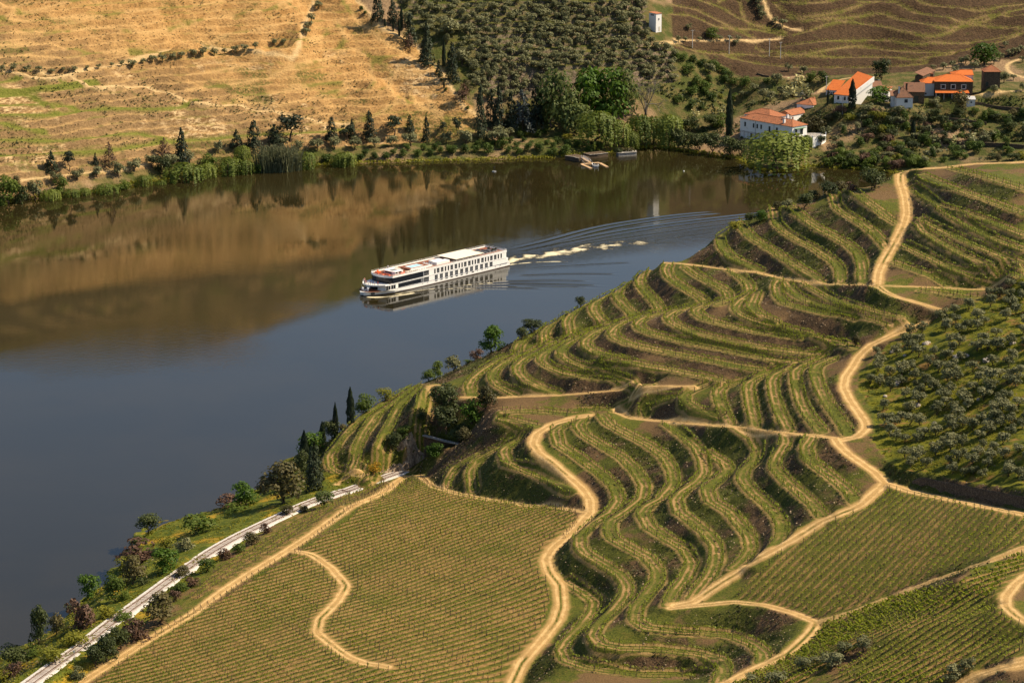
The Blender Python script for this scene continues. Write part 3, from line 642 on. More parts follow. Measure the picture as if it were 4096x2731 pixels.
g.base(c).bump(g.op('ADD', g.mul(fine, .6), g.op('ADD', mid, strk)), .95, .9)
fkeep = (far.Z > -3.5) & (fpx > -450) & (fpx < 4550) & (fpy > -140)
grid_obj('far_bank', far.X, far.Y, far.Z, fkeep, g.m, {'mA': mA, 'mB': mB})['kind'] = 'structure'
sl_ = slice(None, None, 5)
ck = (far.Z > -3.5) & ~fkeep
Zc = far.Z-.6*fkeep
grid_obj('hills', far.X[sl_, sl_], far.Y[sl_, sl_], Zc[sl_, sl_], ck[sl_, sl_], g.m, {'mA': mA[sl_, sl_], 'mB': mB[sl_, sl_]})['kind'] = 'structure'
# ------------------------------------------------------------------ the river: one sheet, with the wake of the ship as real relief and foam
def wpoly(s, step=1.): P = line3(s, (0, 0), step); return P[:, :2]
wx0, wx1, wy0, wy1, wh = -75., 165., 835., 1140., .75
WX, WY = np.meshgrid(np.arange(wx0, wx1+.1, wh), np.arange(wy0, wy1+.1, wh)); WZ = np.zeros_like(WX); WF = np.zeros_like(WX)
wg = Grid(wx0, wx1, wy0, wy1, wh); wg.nx, wg.ny = WX.shape[1], WX.shape[0]
def along(P, rad):
    D, V = wg.near(np.c_[P, np.zeros(len(P))], rad)
    t = np.gradient(P, axis=0); t /= np.linalg.norm(t, axis=1)[:, None]
    Vc = np.maximum(V, 0); sgn = (WX-P[Vc, 0])*-t[Vc, 1]+(WY-P[Vc, 1])*t[Vc, 0]
    return D, np.where(V >= 0, sgn, 99.), np.where(V >= 0, Vc/len(P), 0.)
def crest(s, amp, wid, n=1, f0=.15, f1=.8):
    D, d, u = along(wpoly(s, .6), 9)
    env = sstep(0, f0, u)*sstep(1, f1, u)
    global WZ
    WZ = WZ+np.where(D < 9, .38*amp*env*np.cos(d*2*np.pi/wid)*np.exp(-(d/(wid*.55*n))**2), 0)
# diverging wave trains behind the ship (upper and lower side of its track)
crest('P 2035,1005 2200,968 2400,912 2600,880 2760,860 2900,850', .30, 5.0, 1.3)
crest('P 2050,1018 2250,975 2500,925 2750,890 2950,868 3100,850', .30, 5.0, 1.3)
crest('P 2120,1018 2350,975 2600,940 2800,912 3000,888', .24, 4.4, 1.2)
crest('P 2200,1015 2450,985 2700,955 2900,925', .16, 4, 1.2)
crest('P 1640,1172 1760,1152 1900,1142 2100,1136 2300,1140 2450,1147', .22, 4.6, 1.5)
crest('P 1720,1160 1900,1147 2080,1152 2200,1158', .20, 4.2, 1.2)
crest('P 1800,1145 2000,1128 2200,1122 2400,1128', .16, 4.2, 1.3)
crest('P 2050,1105 2300,1095 2500,1100', .14, 4, 1.3)
crest('P 2100,1075 2350,1060 2560,1050', .12, 3.8, 1.3)
crest('P 1450,1190 1540,1183 1640,1170 1740,1157', .26, 3.4, 1.2)
D, d, u = along(wpoly('P 2018,1052 2100,1030 2200,1012 2350,994 2500,975 2650,962 2800,948 2950,935', .6), 12)
wd = 3.2+3.0*sstep(0, .25, u)
nf = fbm(WX*.35, WY*.28, 4, 41); core = np.exp(-(d/wd)**2)*sstep(1.02, .1, u)**.8
WF = np.maximum(WF, np.where(D < 12, np.clip(core*.62+nf*1.25*sstep(0, .3, core)-.06, 0, 1), 0))
WZ = WZ+np.where(D < 12, core*nf*.9, 0)
# foam curls at the bow and along the near side
for s_, w_ in (('P 1452,1187 1500,1190 1560,1186 1620,1178 1700,1164', .8), ('P 1560,1180 1620,1172 1700,1158 1780,1152', .55), ('P 1660,1128 1800,1092 1950,1060 2020,1050', .5), ('P 1780,1156 1850,1152 1930,1160', .4), ('P 1800,1146 1900,1136 2010,1130', .35), ('P 2015,1062 2090,1052 2200,1046 2330,1046', .6)):
    D, d, u = along(wpoly(s_, .5), 4)
    WF = np.maximum(WF, np.where(D < 4, np.clip(np.exp(-(d/w_)**2)*(.85+1.6*fbm(WX*.5, WY*.5, 3, 43)), 0, 1)*sstep(0, .1, u)*sstep(1, .7, u), 0))
CH = np.zeros_like(WX)
D, d, u = along(wpoly('P 2018,1045 2350,990 2800,930', 1.), 30); CH = np.where(D < 30, np.exp(-(d/16)**2), 0)
edge = np.minimum(np.minimum(WX-wx0, wx1-WX), np.minimum(WY-wy0, wy1-WY)); e_ = sstep(0, 12, edge); WZ *= e_; WF *= e_; CH *= e_
w = NT('river_water')
foam, chop, _, _ = w.attr('wA')
geo = w.n('NewGeometry').outputs['Position']
n1 = w.noise(.55, 3, .6, co=geo, stretch=(.6, 1.3, 1)); n2 = w.noise(2.0, 2, .5, co=geo, stretch=(.6, 1.2, 1)); n0 = w.noise(.012, 3, .5, co=geo)
murk = w.mix(w.ramp(w.noise(.02, 3, co=geo), .35, .65), (.017, .014, .0048), (.023, .018, .006))
murk = w.mix(w.ramp(n0, .3, .7), murk, w.mix(.5, murk, (.021, .017, .006)))
w.base(w.mix(w.ramp(w.op('ADD', foam, w.mul(w.op('SUBTRACT', w.noise(1.5, 4, .7, co=geo), .5), .9)), .32, .75), murk, (.66, .58, .38)))
w.p.inputs['IOR'].default_value = 1.33; w.p.inputs['Specular IOR Level'].default_value = .5
w.t.links.new(w.ramp(foam, .1, .5, .015, .7), w.p.inputs['Roughness'])
bs = w.op('ADD', w.mul(w.ramp(n0, .44, .64), .045), w.op('ADD', .014, w.mul(chop, .45)))
bp = w.n('Bump', {'Height': w.op('ADD', n1, w.mul(n2, .35)), 'Strength': bs, 'Distance': .35}); w.t.links.new(bp.outputs[0], w.p.inputs['Normal'])
# stitch: the fine patch plus a coarse frame that shares its border coordinates, one mesh
V = [np.stack([WX, WY, WZ], -1).reshape(-1, 3)]; ny, nx = WX.shape
i_ = np.arange(nx*ny).reshape(ny, nx)
q = np.stack([i_[:-1, :-1], i_[:-1, 1:], i_[1:, 1:], i_[1:, :-1]], -1).reshape(-1, 4)
xs = [-2500, wx0, WX[0, -1], 2500]; ys = [-600, wy0, WY[-1, 0], 1900]; fr = []; nv = nx*ny; ex = []
for a in range(3):
    for b in range(3):
        if a == 1 and b == 1: continue
        ex += [(xs[a], ys[b], 0), (xs[a+1], ys[b], 0), (xs[a+1], ys[b+1], 0), (xs[a], ys[b+1], 0)]; fr.append([nv, nv+1, nv+2, nv+3]); nv += 4
riv = mesh_obj('river', np.vstack([V[0], np.array(ex)]), np.vstack([q, np.array(fr)]), w.m, smooth_=True); riv['kind'] = 'structure'
A = np.zeros((nv, 4), np.float32); A[:nx*ny, 0] = WF.ravel(); A[:nx*ny, 1] = CH.ravel(); vcol(riv, 'wA', A)
# ------------------------------------------------------------------ foliage materials and vineyard rows
def leaf_mat(name, a, b, tr=.3, rough=.6):
    t = NT(name); t.p.inputs['Roughness'].default_value = rough; t.p.inputs['Specular IOR Level'].default_value = .2
    oi = t.n('ObjectInfo').outputs['Random']
    f = t.op('ADD', t.mul(t.noise(7., 3, .6), .8), t.mul(oi, .45))
    c = t.mix(t.ramp(f, .3, .95), a, b); t.base(c)
    tl = t.n('BsdfTranslucent', {'Color': t.mix(.5, c, [x*1.6 for x in b])})
    ms = t.n('MixShader', {0: tr, 1: t.p.outputs[0], 2: tl.outputs[0]})
    t.t.links.new(ms.outputs[0], t.t.nodes['Material Output'].inputs[0]); return t.m
M_WOOD = flat('weathered_wood', (.075, .055, .038), .9, .1, .3)
M_BARK = flat('bark', (.085, .06, .042), .95, .1, .35)
M_VLEAF = leaf_mat('vine_leaves', (.16, .19, .018), (.30, .32, .03), .35)
def tube(P, r, n=3):
    P = np.asarray(P, float); r = np.broadcast_to(r, len(P)); V = []; F = []
    for i, p in enumerate(P):
        d = P[min(i+1, len(P)-1)]-P[max(i-1, 0)]; d /= np.linalg.norm(d)+1e-9
        u = np.cross(d, (0, 1, .3)); u /= np.linalg.norm(u)+1e-9; v = np.cross(d, u)
        for k in range(n):
            a = 2*math.pi*k/n; V.append(p+r[i]*(u*math.cos(a)+v*math.sin(a)))
    for i in range(len(P)-1):
        for k in range(n): F.append((i*n+k, i*n+(k+1) % n, (i+1)*n+(k+1) % n, (i+1)*n+k))
    return np.array(V), np.array(F)
def leafq(c, nrm, size, asp=1.5, g=rng):
    n = len(c); t = g.normal(size=(n, 3)); nrm = nrm/(np.linalg.norm(nrm, axis=1)[:, None]+1e-9)
    t -= (t*nrm).sum(1)[:, None]*nrm; t /= np.linalg.norm(t, axis=1)[:, None]+1e-9; b = np.cross(nrm, t)
    s = np.broadcast_to(size, n)[:, None]*g.uniform(.7, 1.3, (n, 1))
    V = np.stack([c-t*s*asp*.5, c+b*s*.5+nrm*s*.12, c+t*s*asp*.5, c-b*s*.5+nrm*s*.12], 1).reshape(-1, 3)
    return V, np.arange(4*n).reshape(n, 4)
def joinm(parts):
    V = []; F = []; n = 0
    for v, f in parts: V.append(v); F.append(f+n); n += len(v)
    return np.vstack(V), np.vstack(F)
VT = []   # vine templates: bent trunk with two arms, tufts of spring leaves; row runs along local x
for k in range(6):
    g_ = np.random.default_rng(50+k); b = g_.normal(0, .07, 2)
    tr = tube([(0, 0, -.1), (b[0], b[1], .3), (b[0]*.3+.06, 0, .62)], (.06, .05, .04)); arm = tube([(-.42, 0, .70), (.06, 0, .62), (.42, g_.normal(0, .04), .72)], (.02, .035, .02))
    n = 7+k % 3; x = g_.uniform(-.5, .5, n); c = np.stack([x, g_.normal(0, .10, n), .74+g_.uniform(0, .42, n)], -1)
    nr = g_.normal(size=(n, 3))+(0, 0, .8)
    VT.append((joinm([tr, arm]), leafq(c, nr, .26, 1.4, g_)))
PT = (np.array([(-.045, -.045, -.2), (.045, -.045, -.2), (.045, .045, -.2), (-.045, .045, -.2), (-.04, -.04, 1.5), (.04, -.04, 1.5), (.04, .04, 1.5), (-.04, .04, 1.5)]),
      np.array([(0, 1, 5, 4), (1, 2, 6, 5), (2, 3, 7, 6), (3, 0, 4, 7), (4, 5, 6, 7)]))
vines = []; posts = []     # x, y, z, angle, leaf scale / lean
def on_road(x, y, m=.45):
    j = np.clip(((y-near.y0)/near.h).round().astype(int), 0, near.ny-1); i = np.clip(((x-near.x0)/near.h).round().astype(int), 0, near.nx-1)
    return (Dr-wr)[j, i] < m
def visible(x, y, z):
    px, py, _ = to_px(x, y, z); return (px > -150) & (px < 4250) & (py > -100) & (py < 2850)
def row(P, sp=1.15, pp=5.5, leaf=1., hgt=1., mask=None, even=False):
    P = P[:, :2] if even else resample(P[:, :2], sp); n = len(P)
    if n < 3: return
    t = np.gradient(P, axis=0); a = np.arctan2(t[:, 1], t[:, 0])
    x = P[:, 0]+rng.normal(0, .07, n); y = P[:, 1]+rng.normal(0, .07, n); z = near.h_at(x, y)
    ok = ~on_road(x, y) & visible(x, y, z) & (z > 2)
    if mask is not None: ok &= mask(x, y, z)
    k = max(1, int(pp/sp)); ip = np.arange(n)
    vig = leaf*rng.uniform(.6, 1.35, n)*(1+.5*fbm(x*.06, y*.06, 2, 31))
    miss = rng.uniform(size=n) < .05
    m = ok & ~miss; vines.append(np.stack([x, y, z, a, vig, np.full(n, hgt)], -1)[m])
    st = ok & ((ip % k == 0) | (ok & ~np.r_[False, ok[:-1]]) | (ok & ~np.r_[ok[1:], False]))
    posts.append(np.stack([x+.2*np.cos(a), y+.2*np.sin(a), z, a, rng.normal(0, .05, n), np.full(n, hgt)], -1)[st])
for P in plat_lines:
    Q = P[::3, :2]; t = np.gradient(Q, axis=0); t /= np.linalg.norm(t, axis=1)[:, None]; nn = np.stack([-t[:, 1], t[:, 0]], -1)
    for s_ in (-1.45, 1.45): row(Q+nn*s_, leaf=1.0)
ARC = []
def ctr_of(a0, a1, cx, cy, length):
    Rr = length/R(a1-a0); am = R((a0+a1)/2); return cx-Rr*math.sin(am), cy+Rr*math.cos(am), Rr
def arcs(poly_, mi, ang0, ang1, cx, cy, length, sp, leaf, hgt=1., vs_=1.15, pp=9.2):
    global ARC; ARC.append((mi, ctr_of(ang0, ang1, cx, cy, length), sp))
    "concentric rows through (cx,cy) whose heading turns from ang0 to ang1 over the given length"
    Rr = length/(R(ang1-ang0)); am = R((ang0+ang1)/2); ctr = np.array([cx, cy])+Rr*np.array([-math.sin(am), math.cos(am)])
    for k in range(-90, 91):
        r = Rr+k*sp; th = np.arange(-.9*length/Rr, .9*length/Rr, vs_/Rr)+am
        P = np.stack([ctr[0]+r*np.sin(th), ctr[1]-r*np.cos(th)], -1)
        def mk(x, y, z):
            px, py, _ = to_px(x, y, z); return inpoly(px, py, poly_)
        row(P, vs_, pp, leaf, hgt, mk, True)
def g_at(px, py): q = near.hit(np.array([px], float), np.array([py], float)); return q[0]
c1 = g_at(1500, 2350); arcs(FIELD1, .4, 20, 38, c1[0], c1[1], 110, 2.3, 1.0)
c2 = g_at(3400, 2230); arcs(FIELD2, .7, 47, 57, c2[0], c2[1], 70, 2.1, .9, pp=6.9)
c3 = g_at(3500, 2480); arcs(FIELD3, 1., 24, 34, c3[0], c3[1], 70, 1.9, 1.5, 1.1, 1.0, 9.0)
R5P = [P for nm, w, P in road_lines if nm == 'r5'][0][::3, :2]
t = np.gradient(R5P, axis=0); t /= np.linalg.norm(t, axis=1)[:, None]; nn = np.stack([-t[:, 1], t[:, 0]], -1)
for o_ in (3.6, 5.8, 8.0, 10.2):
    row(R5P+nn*o_, 1.2, 5.5, .9, 1., lambda x, y, z: inpoly(*to_px(x, y, z)[:2], STRIP1))
vines = np.vstack(vines); posts = np.vstack(posts)
def dist_cam(a): return np.linalg.norm(a[:, :3]-np.array([0, 0, HC]), axis=1)
inview = lambda a: (lambda p: (p[0] > 20) & (p[0] < 4076) & (p[1] > 20) & (p[1] < 2700))(to_px(a[:, 0], a[:, 1], a[:, 2]))
def place(Tv, a, yaw=True, leaf=False):
    "copies of a small template, merged"
    c, s = np.cos(a[:, 3]), np.sin(a[:, 3]); n = len(a); k = len(Tv)
    S = a[:, 5:6]
    X = Tv[None, :, 0]*S; Y = Tv[None, :, 1]*S; Z = Tv[None, :, 2]*S
    V = np.stack([X*c[:, None]-Y*s[:, None]+a[:, 0:1], X*s[:, None]+Y*c[:, None]+a[:, 1:2], Z+a[:, 2:3]], -1)
    return V
def grow_leaf(Tl, vig, k=4):
    "leaf quads of one template scaled about their own centres by vigour"
    q = Tl.reshape(-1, 4, 3); c = q.mean(1, keepdims=True)
    return (c[None]+(q-c)[None]*vig[:, None, None, None]).reshape(len(vig), -1, 3)
o_ = np.argsort(dist_cam(vines)+1e6*~inview(vines)); vines = vines[o_]; o_ = np.argsort(dist_cam(posts)+1e6*~inview(posts)); posts = posts[o_]
NI = 300
VL = 'young vine with a dark twisted trunk and bright green leaves in a vineyard row'
vm_t = []; 
for k, (tk, lf) in enumerate(VT):
    a = mesh_obj('trunk', tk[0], tk[1], M_BARK); b = mesh_obj('foliage', lf[0], lf[1], M_VLEAF); vm_t.append((a.data, b.data))
    bpy.data.objects.remove(a); bpy.data.objects.remove(b)
def emp(name, loc, rz=0., label=None, cat=None, group=None, sc=None):
    o = bpy.data.objects.new(name, None); col.objects.link(o); o.location = loc; o.rotation_euler = (0, 0, rz); o.empty_display_size = .3
    if sc is not None: o.scale = sc
    return tag(o, label, cat, group)
def child(name, me, par):
    o = bpy.data.objects.new(name, me); col.objects.link(o); o.parent = par; return o
for i, v in enumerate(vines[:NI]):
    r_ = emp('grapevine', v[:3], v[3], VL, 'vine', 'vines in the rows nearest the camera', (v[5],)*3)
    child('trunk', vm_t[i % 6][0], r_); child('foliage', vm_t[i % 6][1], r_)
PV = mesh_obj('vineyard_post', PT[0], PT[1], M_WOOD); pme = PV.data; bpy.data.objects.remove(PV)
for p in posts[:NI]:
    o = child('vineyard_post', pme, None); o.location = p[:3]; o.rotation_euler = (p[4], p[4], p[3]); tag(o, 'thin dark wooden trellis post standing in a vineyard row', 'post', 'trellis posts in the rows nearest the camera')
rest = vines[NI:]; ks = rng.integers(0, 6, len(rest)); Tp = []; Lp = []
for k in range(6):
    a = rest[ks == k]; (tv, tf), (lv, lf) = VT[k]
    V = place(tv, a); Tp.append((V.reshape(-1, 3), (tf[None]+(np.arange(len(a))*len(tv))[:, None, None]).reshape(-1, 4)))
    G = grow_leaf(lv, a[:, 4]); c, s = np.cos(a[:, 3])[:, None], np.sin(a[:, 3])[:, None]; S = a[:, 5:6]
    V = np.stack([(G[..., 0]*c-G[..., 1]*s)*S+a[:, 0:1], (G[..., 0]*s+G[..., 1]*c)*S+a[:, 1:2], G[..., 2]*S+a[:, 2:3]], -1)
    Lp.append((V.reshape(-1, 3), (lf[None]+(np.arange(len(a))*len(lv))[:, None, None]).reshape(-1, 4)))
(v1, f1), (v2, f2) = joinm(Tp), joinm(Lp)
V = np.vstack([v1, v2]); F = np.vstack([f1, f2+len(v1)]); mi = np.r_[np.zeros(len(f1), int), np.ones(len(f2), int)]
mesh_obj('vine_rows', V, F, [M_BARK, M_VLEAF], mi=mi)['kind'] = 'stuff'
rest = posts[NI:]; V = place(PT[0], rest)
mesh_obj('trellis_posts', V.reshape(-1, 3), (PT[1][None]+(np.arange(len(rest))*8)[:, None, None]).reshape(-1, 4), M_WOOD)['kind'] = 'stuff'
print('vines', len(vines), 'posts', len(posts))

# phase across the field rows, for the grass strip under the vines and the bare lane between them
ph = np.zeros(near.X.shape)
for mi_, (cx_, cy_, Rr_), sp_ in ARC:
    m = {.4: mF1, .7: mF2, 1.: mF3}[mi_]
    q_ = (np.hypot(near.X-cx_, near.Y-cy_)-Rr_)/sp_; ph = np.where(m, np.abs(q_-np.round(q_))*2, ph)
gm_ = bpy.data.objects['ground'].data; a_ = gm_.color_attributes['mC']; n_ = len(gm_.vertices)
co_ = np.empty(n_*3, np.float32); gm_.vertices.foreach_get('co', co_); co_ = co_.reshape(-1, 3)
b_ = np.empty(n_*4, np.float32); a_.data.foreach_get('color', b_); b_ = b_.reshape(-1, 4)
b_[:, 1] = ph[((co_[:, 1]-near.y0)/near.h).round().astype(int), ((co_[:, 0]-near.x0)/near.h).round().astype(int)]; a_.data.foreach_set('color', b_.ravel())
# ------------------------------------------------------------------ trees: unit-high prototypes (base at 0, height 1, width 1), a trunk mesh and a crown mesh each
def gen(seed): return np.random.default_rng(seed)
def blobs_crown(seed, blobs, n, leaf, up=.35, fill=.25):
    "leaves spread over and inside several blobs (centre, radii)"
    g = gen(seed); C = []; Nn = []
    w = np.array([b[1][0]*b[1][1]+b[1][1]*b[1][2] for b in blobs]); w = w/w.sum()
    k = g.choice(len(blobs), n, p=w)
    d = g.normal(size=(n, 3)); d /= np.linalg.norm(d, axis=1)[:, None]; low = d[:, 2] < -.45; d[low, 2] *= -1
    rr = np.where(g.uniform(size=n) < fill, g.uniform(.35, .85, n), g.uniform(.82, 1.1, n))
    bc = np.array([b[0] for b in blobs])[k]; br = np.array([b[1] for b in blobs])[k]
    c = bc+d*br*rr[:, None]; nr = d*1.0+g.normal(0, .45, (n, 3))+(0, 0, up)
    return leafq(c, nr, leaf, 1.4, g)
def limbs(seed, n, h0, spread, top, r0, lean=.05, k=3):
    g = gen(seed); parts = [tube([(0, 0, -.04), (g.normal(0, lean), g.normal(0, lean), h0*.6), (g.normal(0, lean*1.3), g.normal(0, lean*1.3), h0)], (r0*1.25, r0, r0*.8), 5)]
    st = parts[0][0][-5:].mean(0)
    for i in range(n):
        a = 2*math.pi*(i+g.uniform(-.3, .3))/n; e = np.array([math.cos(a)*spread, math.sin(a)*spread, top*g.uniform(.8, 1.1)])
        m = st*.5+e*.5+(0, 0, -.05); parts.append(tube([st, m, e], (r0*.6, r0*.4, r0*.12), k))
    return joinm(parts)
def rnd_blobs(seed, n, cz, rad, zr, br, flat=.8):
    g = gen(seed); B = []
    for i in range(n):
        a = 2*math.pi*(i/n)+g.uniform(-.5, .5); q = rad*math.sqrt(g.uniform(.05, 1)); r = br*g.uniform(.75, 1.25)
        B.append(((q*math.cos(a), q*math.sin(a), cz+zr*g.uniform(-1, 1)), (r, r, r*flat)))
    return B
PROTO = {}
def proto(kind, i, trunk, crown, mat, bark=None):
    a = mesh_obj('trunk', trunk[0], trunk[1], bark or M_BARK); b = mesh_obj('crown', crown[0], crown[1], mat)
    PROTO.setdefault(kind, []).append((a.data, b.data)); bpy.data.objects.remove(a); bpy.data.objects.remove(b)
LM = dict(olive=leaf_mat('olive_leaves', (.085, .092, .036), (.195, .19, .085), .15), round=leaf_mat('spring_green_leaves', (.055, .085, .012), (.12, .16, .022)),
          vivid=leaf_mat('vivid_green_leaves', (.035, .075, .006), (.075, .135, .012)), dark=leaf_mat('dark_green_leaves', (.028, .040, .012), (.07, .085, .022), .2),
          pale=leaf_mat('pale_green_leaves', (.07, .095, .022), (.13, .16, .045)), conifer=leaf_mat('cedar_needles', (.016, .026, .013), (.042, .055, .024), .1),
          blue=leaf_mat('blue_grey_needles', (.04, .05, .042), (.09, .10, .085), .1), cypress=leaf_mat('cypress_leaves', (.012, .021, .010), (.03, .042, .018), .08),
          red=leaf_mat('russet_twigs', (.075, .042, .026), (.15, .085, .05), .15), citrus=leaf_mat('citrus_leaves', (.028, .052, .008), (.085, .125, .016), .25),
          willow=leaf_mat('willow_leaves', (.07, .10, .014), (.16, .19, .03), .3), reed=leaf_mat('reed_blades', (.085, .095, .045), (.17, .17, .085), .2),
          yellow=leaf_mat('yellow_green_leaves', (.12, .13, .012), (.24, .22, .02), .3), cactus=leaf_mat('cactus_pads', (.10, .115, .05), (.50, .45, .20), .1), brownish=leaf_mat('brown_green_leaves', (.05, .048, .016), (.12, .10, .035), .2),
          gorse=leaf_mat('yellow_gorse', (.30, .17, .01), (.45, .27, .015), .2))
for i in range(5):
    B = rnd_blobs(100+i, 10, .54, .34, .20, .21, .9); proto('olive', i, limbs(130+i, 4, .18, .22, .5, .04, .03), blobs_crown(160+i, B, 620, .075), LM['olive'])
for nm, sd in (('round', 200), ('vivid', 300), ('pale', 400), ('dark', 500), ('brownish', 550)):
    for i in range(3):
        B = rnd_blobs(sd+i, 15, .46, .32, .33, .21, .95)+[((0, 0, .75), (.22, .22, .24))]; proto(nm, i, limbs(sd+30+i, 5, .12, .22, .6, .03), blobs_crown(sd+60+i, B, 1100, .062), LM[nm])
for nm, sd, n, lf in (('red', 600, 700, .06), ('citrus', 700, 620, .075), ('yellow', 800, 520, .07), ('gorse', 850, 350, .08)):
    for i in range(3):
        B = rnd_blobs(sd+i, 9, .44, .30, .27, .25, .9); proto(nm, i, limbs(sd+30+i, 4, .12, .2, .5, .035), blobs_crown(sd+60+i, B, n, lf), LM[nm])
for i in range(3):     # low spreading shrubs: crown down to the ground
    for nm, m in (('shrub', 'dark'), ('greyshrub', 'olive'), ('greenshrub', 'round'), ('redshrub', 'red'), ('yellowshrub', 'yellow')):
        B = rnd_blobs(900+i, 10, .34, .34, .30, .25, .9); proto(nm, i, limbs(930+i, 4, .15, .2, .5, .03), blobs_crown(960+i+0, B, 620, .075, .2), LM[m])
def cone_crown(seed, tiers, n, leaf, w=.5, droop=.10, base=.08, pw=.85, gap=.25):
    g = gen(seed); C = []; Nn = []
    for t in range(tiers):
        f = (t+.5)/tiers; z = base+(1-base)*f; r = w*((1-f)**pw)*g.uniform(.8, 1.1)+.015; m = max(4, int(n/tiers*(1.5-f)))
        nb = 4+int(6*(1-f)); ba = g.uniform(0, 6.28, nb); a = ba[g.integers(0, nb, m)]+g.normal(0, gap, m); q = np.sqrt(g.uniform(.08, 1, m))*r
        C.append(np.stack([q*np.cos(a), q*np.sin(a), z-droop*q/w+g.normal(0, .35/tiers, m)], -1)); Nn.append(np.stack([np.cos(a)*.5, np.sin(a)*.5, np.full(m, .9)], -1)+g.normal(0, .4, (m, 3)))
    return leafq(np.vstack(C), np.vstack(Nn), leaf, 1.7, g)
st_ = lambda r: tube([(0, 0, -.03), (0, 0, .5), (0, 0, .96)], (r, r*.7, r*.1), 5)
for i in range(3):
    proto('conifer', i, st_(.03), cone_crown(1000+i, 11, 1000, .062, .5, .12, .06, .75), LM['conifer'])
    proto('cedar', i, st_(.028), cone_crown(1040+i, 9, 1100, .06, .5, .07, .08, .5, .3), LM['conifer'])
    proto('bluecedar', i, st_(.028), cone_crown(1060+i, 9, 900, .055, .5, .12, .06, .55, .25), LM['blue'])
    proto('deadpine', i, st_(.026), cone_crown(1080+i, 9, 520, .055, .5, .05, .22, .55, .3), LM['red'])
    proto('broadpine', i, limbs(1100+i, 5, .4, .25, .75, .03), blobs_crown(1120+i, rnd_blobs(1140+i, 10, .66, .33, .2, .2, .6), 800, .06), LM['conifer'])
    g_ = gen(1200+i); n = 900; z = g_.uniform(.02, 1, n); r = .5*np.interp(z, (0, .08, .35, .7, 1), (.55, .85, 1, .75, .06))*(1+.12*np.sin(z*23+i)); a = g_.uniform(0, 6.28, n)
    c = np.stack([r*np.cos(a)*g_.uniform(.75, 1.03, n), r*np.sin(a)*g_.uniform(.75, 1.03, n), z], -1); nr = np.stack([np.cos(a), np.sin(a), np.full(n, .35)], -1)+g_.normal(0, .25, (n, 3))
    # leaf size is set for a slim tree: width scale about a sixth of the height
    proto('cypress', i, st_(.06), leafq(c, nr, .11, 1.0, g_), LM['cypress'])
    # weeping willow: strands hanging from a dome
    g_ = gen(1300+i); S = []; Sn = []
    for k in range(150):
        a = g_.uniform(0, 6.28); q = .46*math.sqrt(g_.uniform(.02, 1)); zt = .62+.36*math.sqrt(max(0, 1-(q/.5)**2))*g_.uniform(.8, 1.02); ln = zt*g_.uniform(.35, .95) if q > .25 else zt*g_.uniform(.15, .45); m = max(3, int(ln*16))
        t = np.linspace(0, 1, m); S.append(np.stack([(q+.04*t)*math.cos(a)+g_.normal(0, .010, m), (q+.04*t)*math.sin(a)+g_.normal(0, .010, m), zt-ln*t], -1)); Sn.append(np.stack([np.full(m, math.cos(a)), np.full(m, math.sin(a)), .8*(1-t)+.1], -1)+g_.normal(0, .3, (m, 3)))
    proto('willow', i, limbs(1330+i, 6, .3, .25, .75, .035), leafq(np.vstack(S), np.vstack(Sn), .052, 1.7, g_), LM['willow'])
    # giant reeds
    g_ = gen(1400+i); S = []; 
    Vs = []; n = 420; b = g_.uniform(-.45, .45, (n, 2)); h = g_.uniform(.55, 1., n); ln = g_.normal(0, .12, (n, 2)); bl = []
    for k in range(n):
        p0 = np.array([b[k, 0], b[k, 1], 0]); p1 = p0+(ln[k, 0], ln[k, 1], h[k]); dz = np.array([.012, .012*g_.normal(), 0]); bl.append((np.array([p0-dz, p0+dz, p1+dz*.4, p1-dz*.4]), np.array([[0, 1, 2, 3]])))
        for _ in range(2):
            f = g_.uniform(.5, 1); q = p0+(p1-p0)*f; e = q+(g_.normal(0, .09), g_.normal(0, .09), g_.uniform(-.05, .1)); bl.append((np.array([q-dz, q+dz, e+dz*.2, e-dz*.2]), np.array([[0, 1, 2, 3]])))
    proto('reeds', i, tube([(0, 0, -.05), (0, 0, .2)], .02), joinm(bl), LM['reed'])
    # prickly pear: flat pads
    g_ = gen(1500+i); c = []; 
    n = 120; c = np.stack([g_.normal(0, .23, n), g_.normal(0, .23, n), np.abs(g_.normal(.45, .25, n))], -1); proto('cactus', i, tube([(0, 0, -.05), (0, 0, .4)], .05), leafq(c, g_.normal(size=(n, 3)), .17, 1.3, g_), LM['cactus'])
M_GREYB = flat('bare_grey_bark', (.20, .17, .14), .9, .1, .2)
def branch(g, p, d, ln, r, dep, parts):
    e = p+d*ln; m = p+d*ln*.5+g.normal(0, ln*.05, 3); parts.append(tube([p, m, e], (r, r*.8, r*.6), 3))
    if dep == 0: return
    for _ in range(3 if dep > 1 else 4):
        nd = d+g.normal(0, .48, 3)+(0, 0, .12); nd /= np.linalg.norm(nd); branch(g, p+d*ln*g.uniform(.6, 1), nd, ln*g.uniform(.6, .82), r*.55, dep-1, parts)
for i in range(2):
    g_ = gen(1600+i); parts = []
    for k in range(4): branch(g_, np.array([0, 0, .1]), np.array([.5*math.cos(k*1.6), .5*math.sin(k*1.6), .9]), .28, .02, 4, parts)
    tw = joinm(parts); tw[0][:, :2] *= .5/max(.01, np.abs(tw[0][:, :2]).max()); tw[0][:, 2] /= tw[0][:, 2].max()
    proto('bare', i, tube([(0, 0, -.03), (0, 0, .12)], .03, 5), tw, M_GREYB)
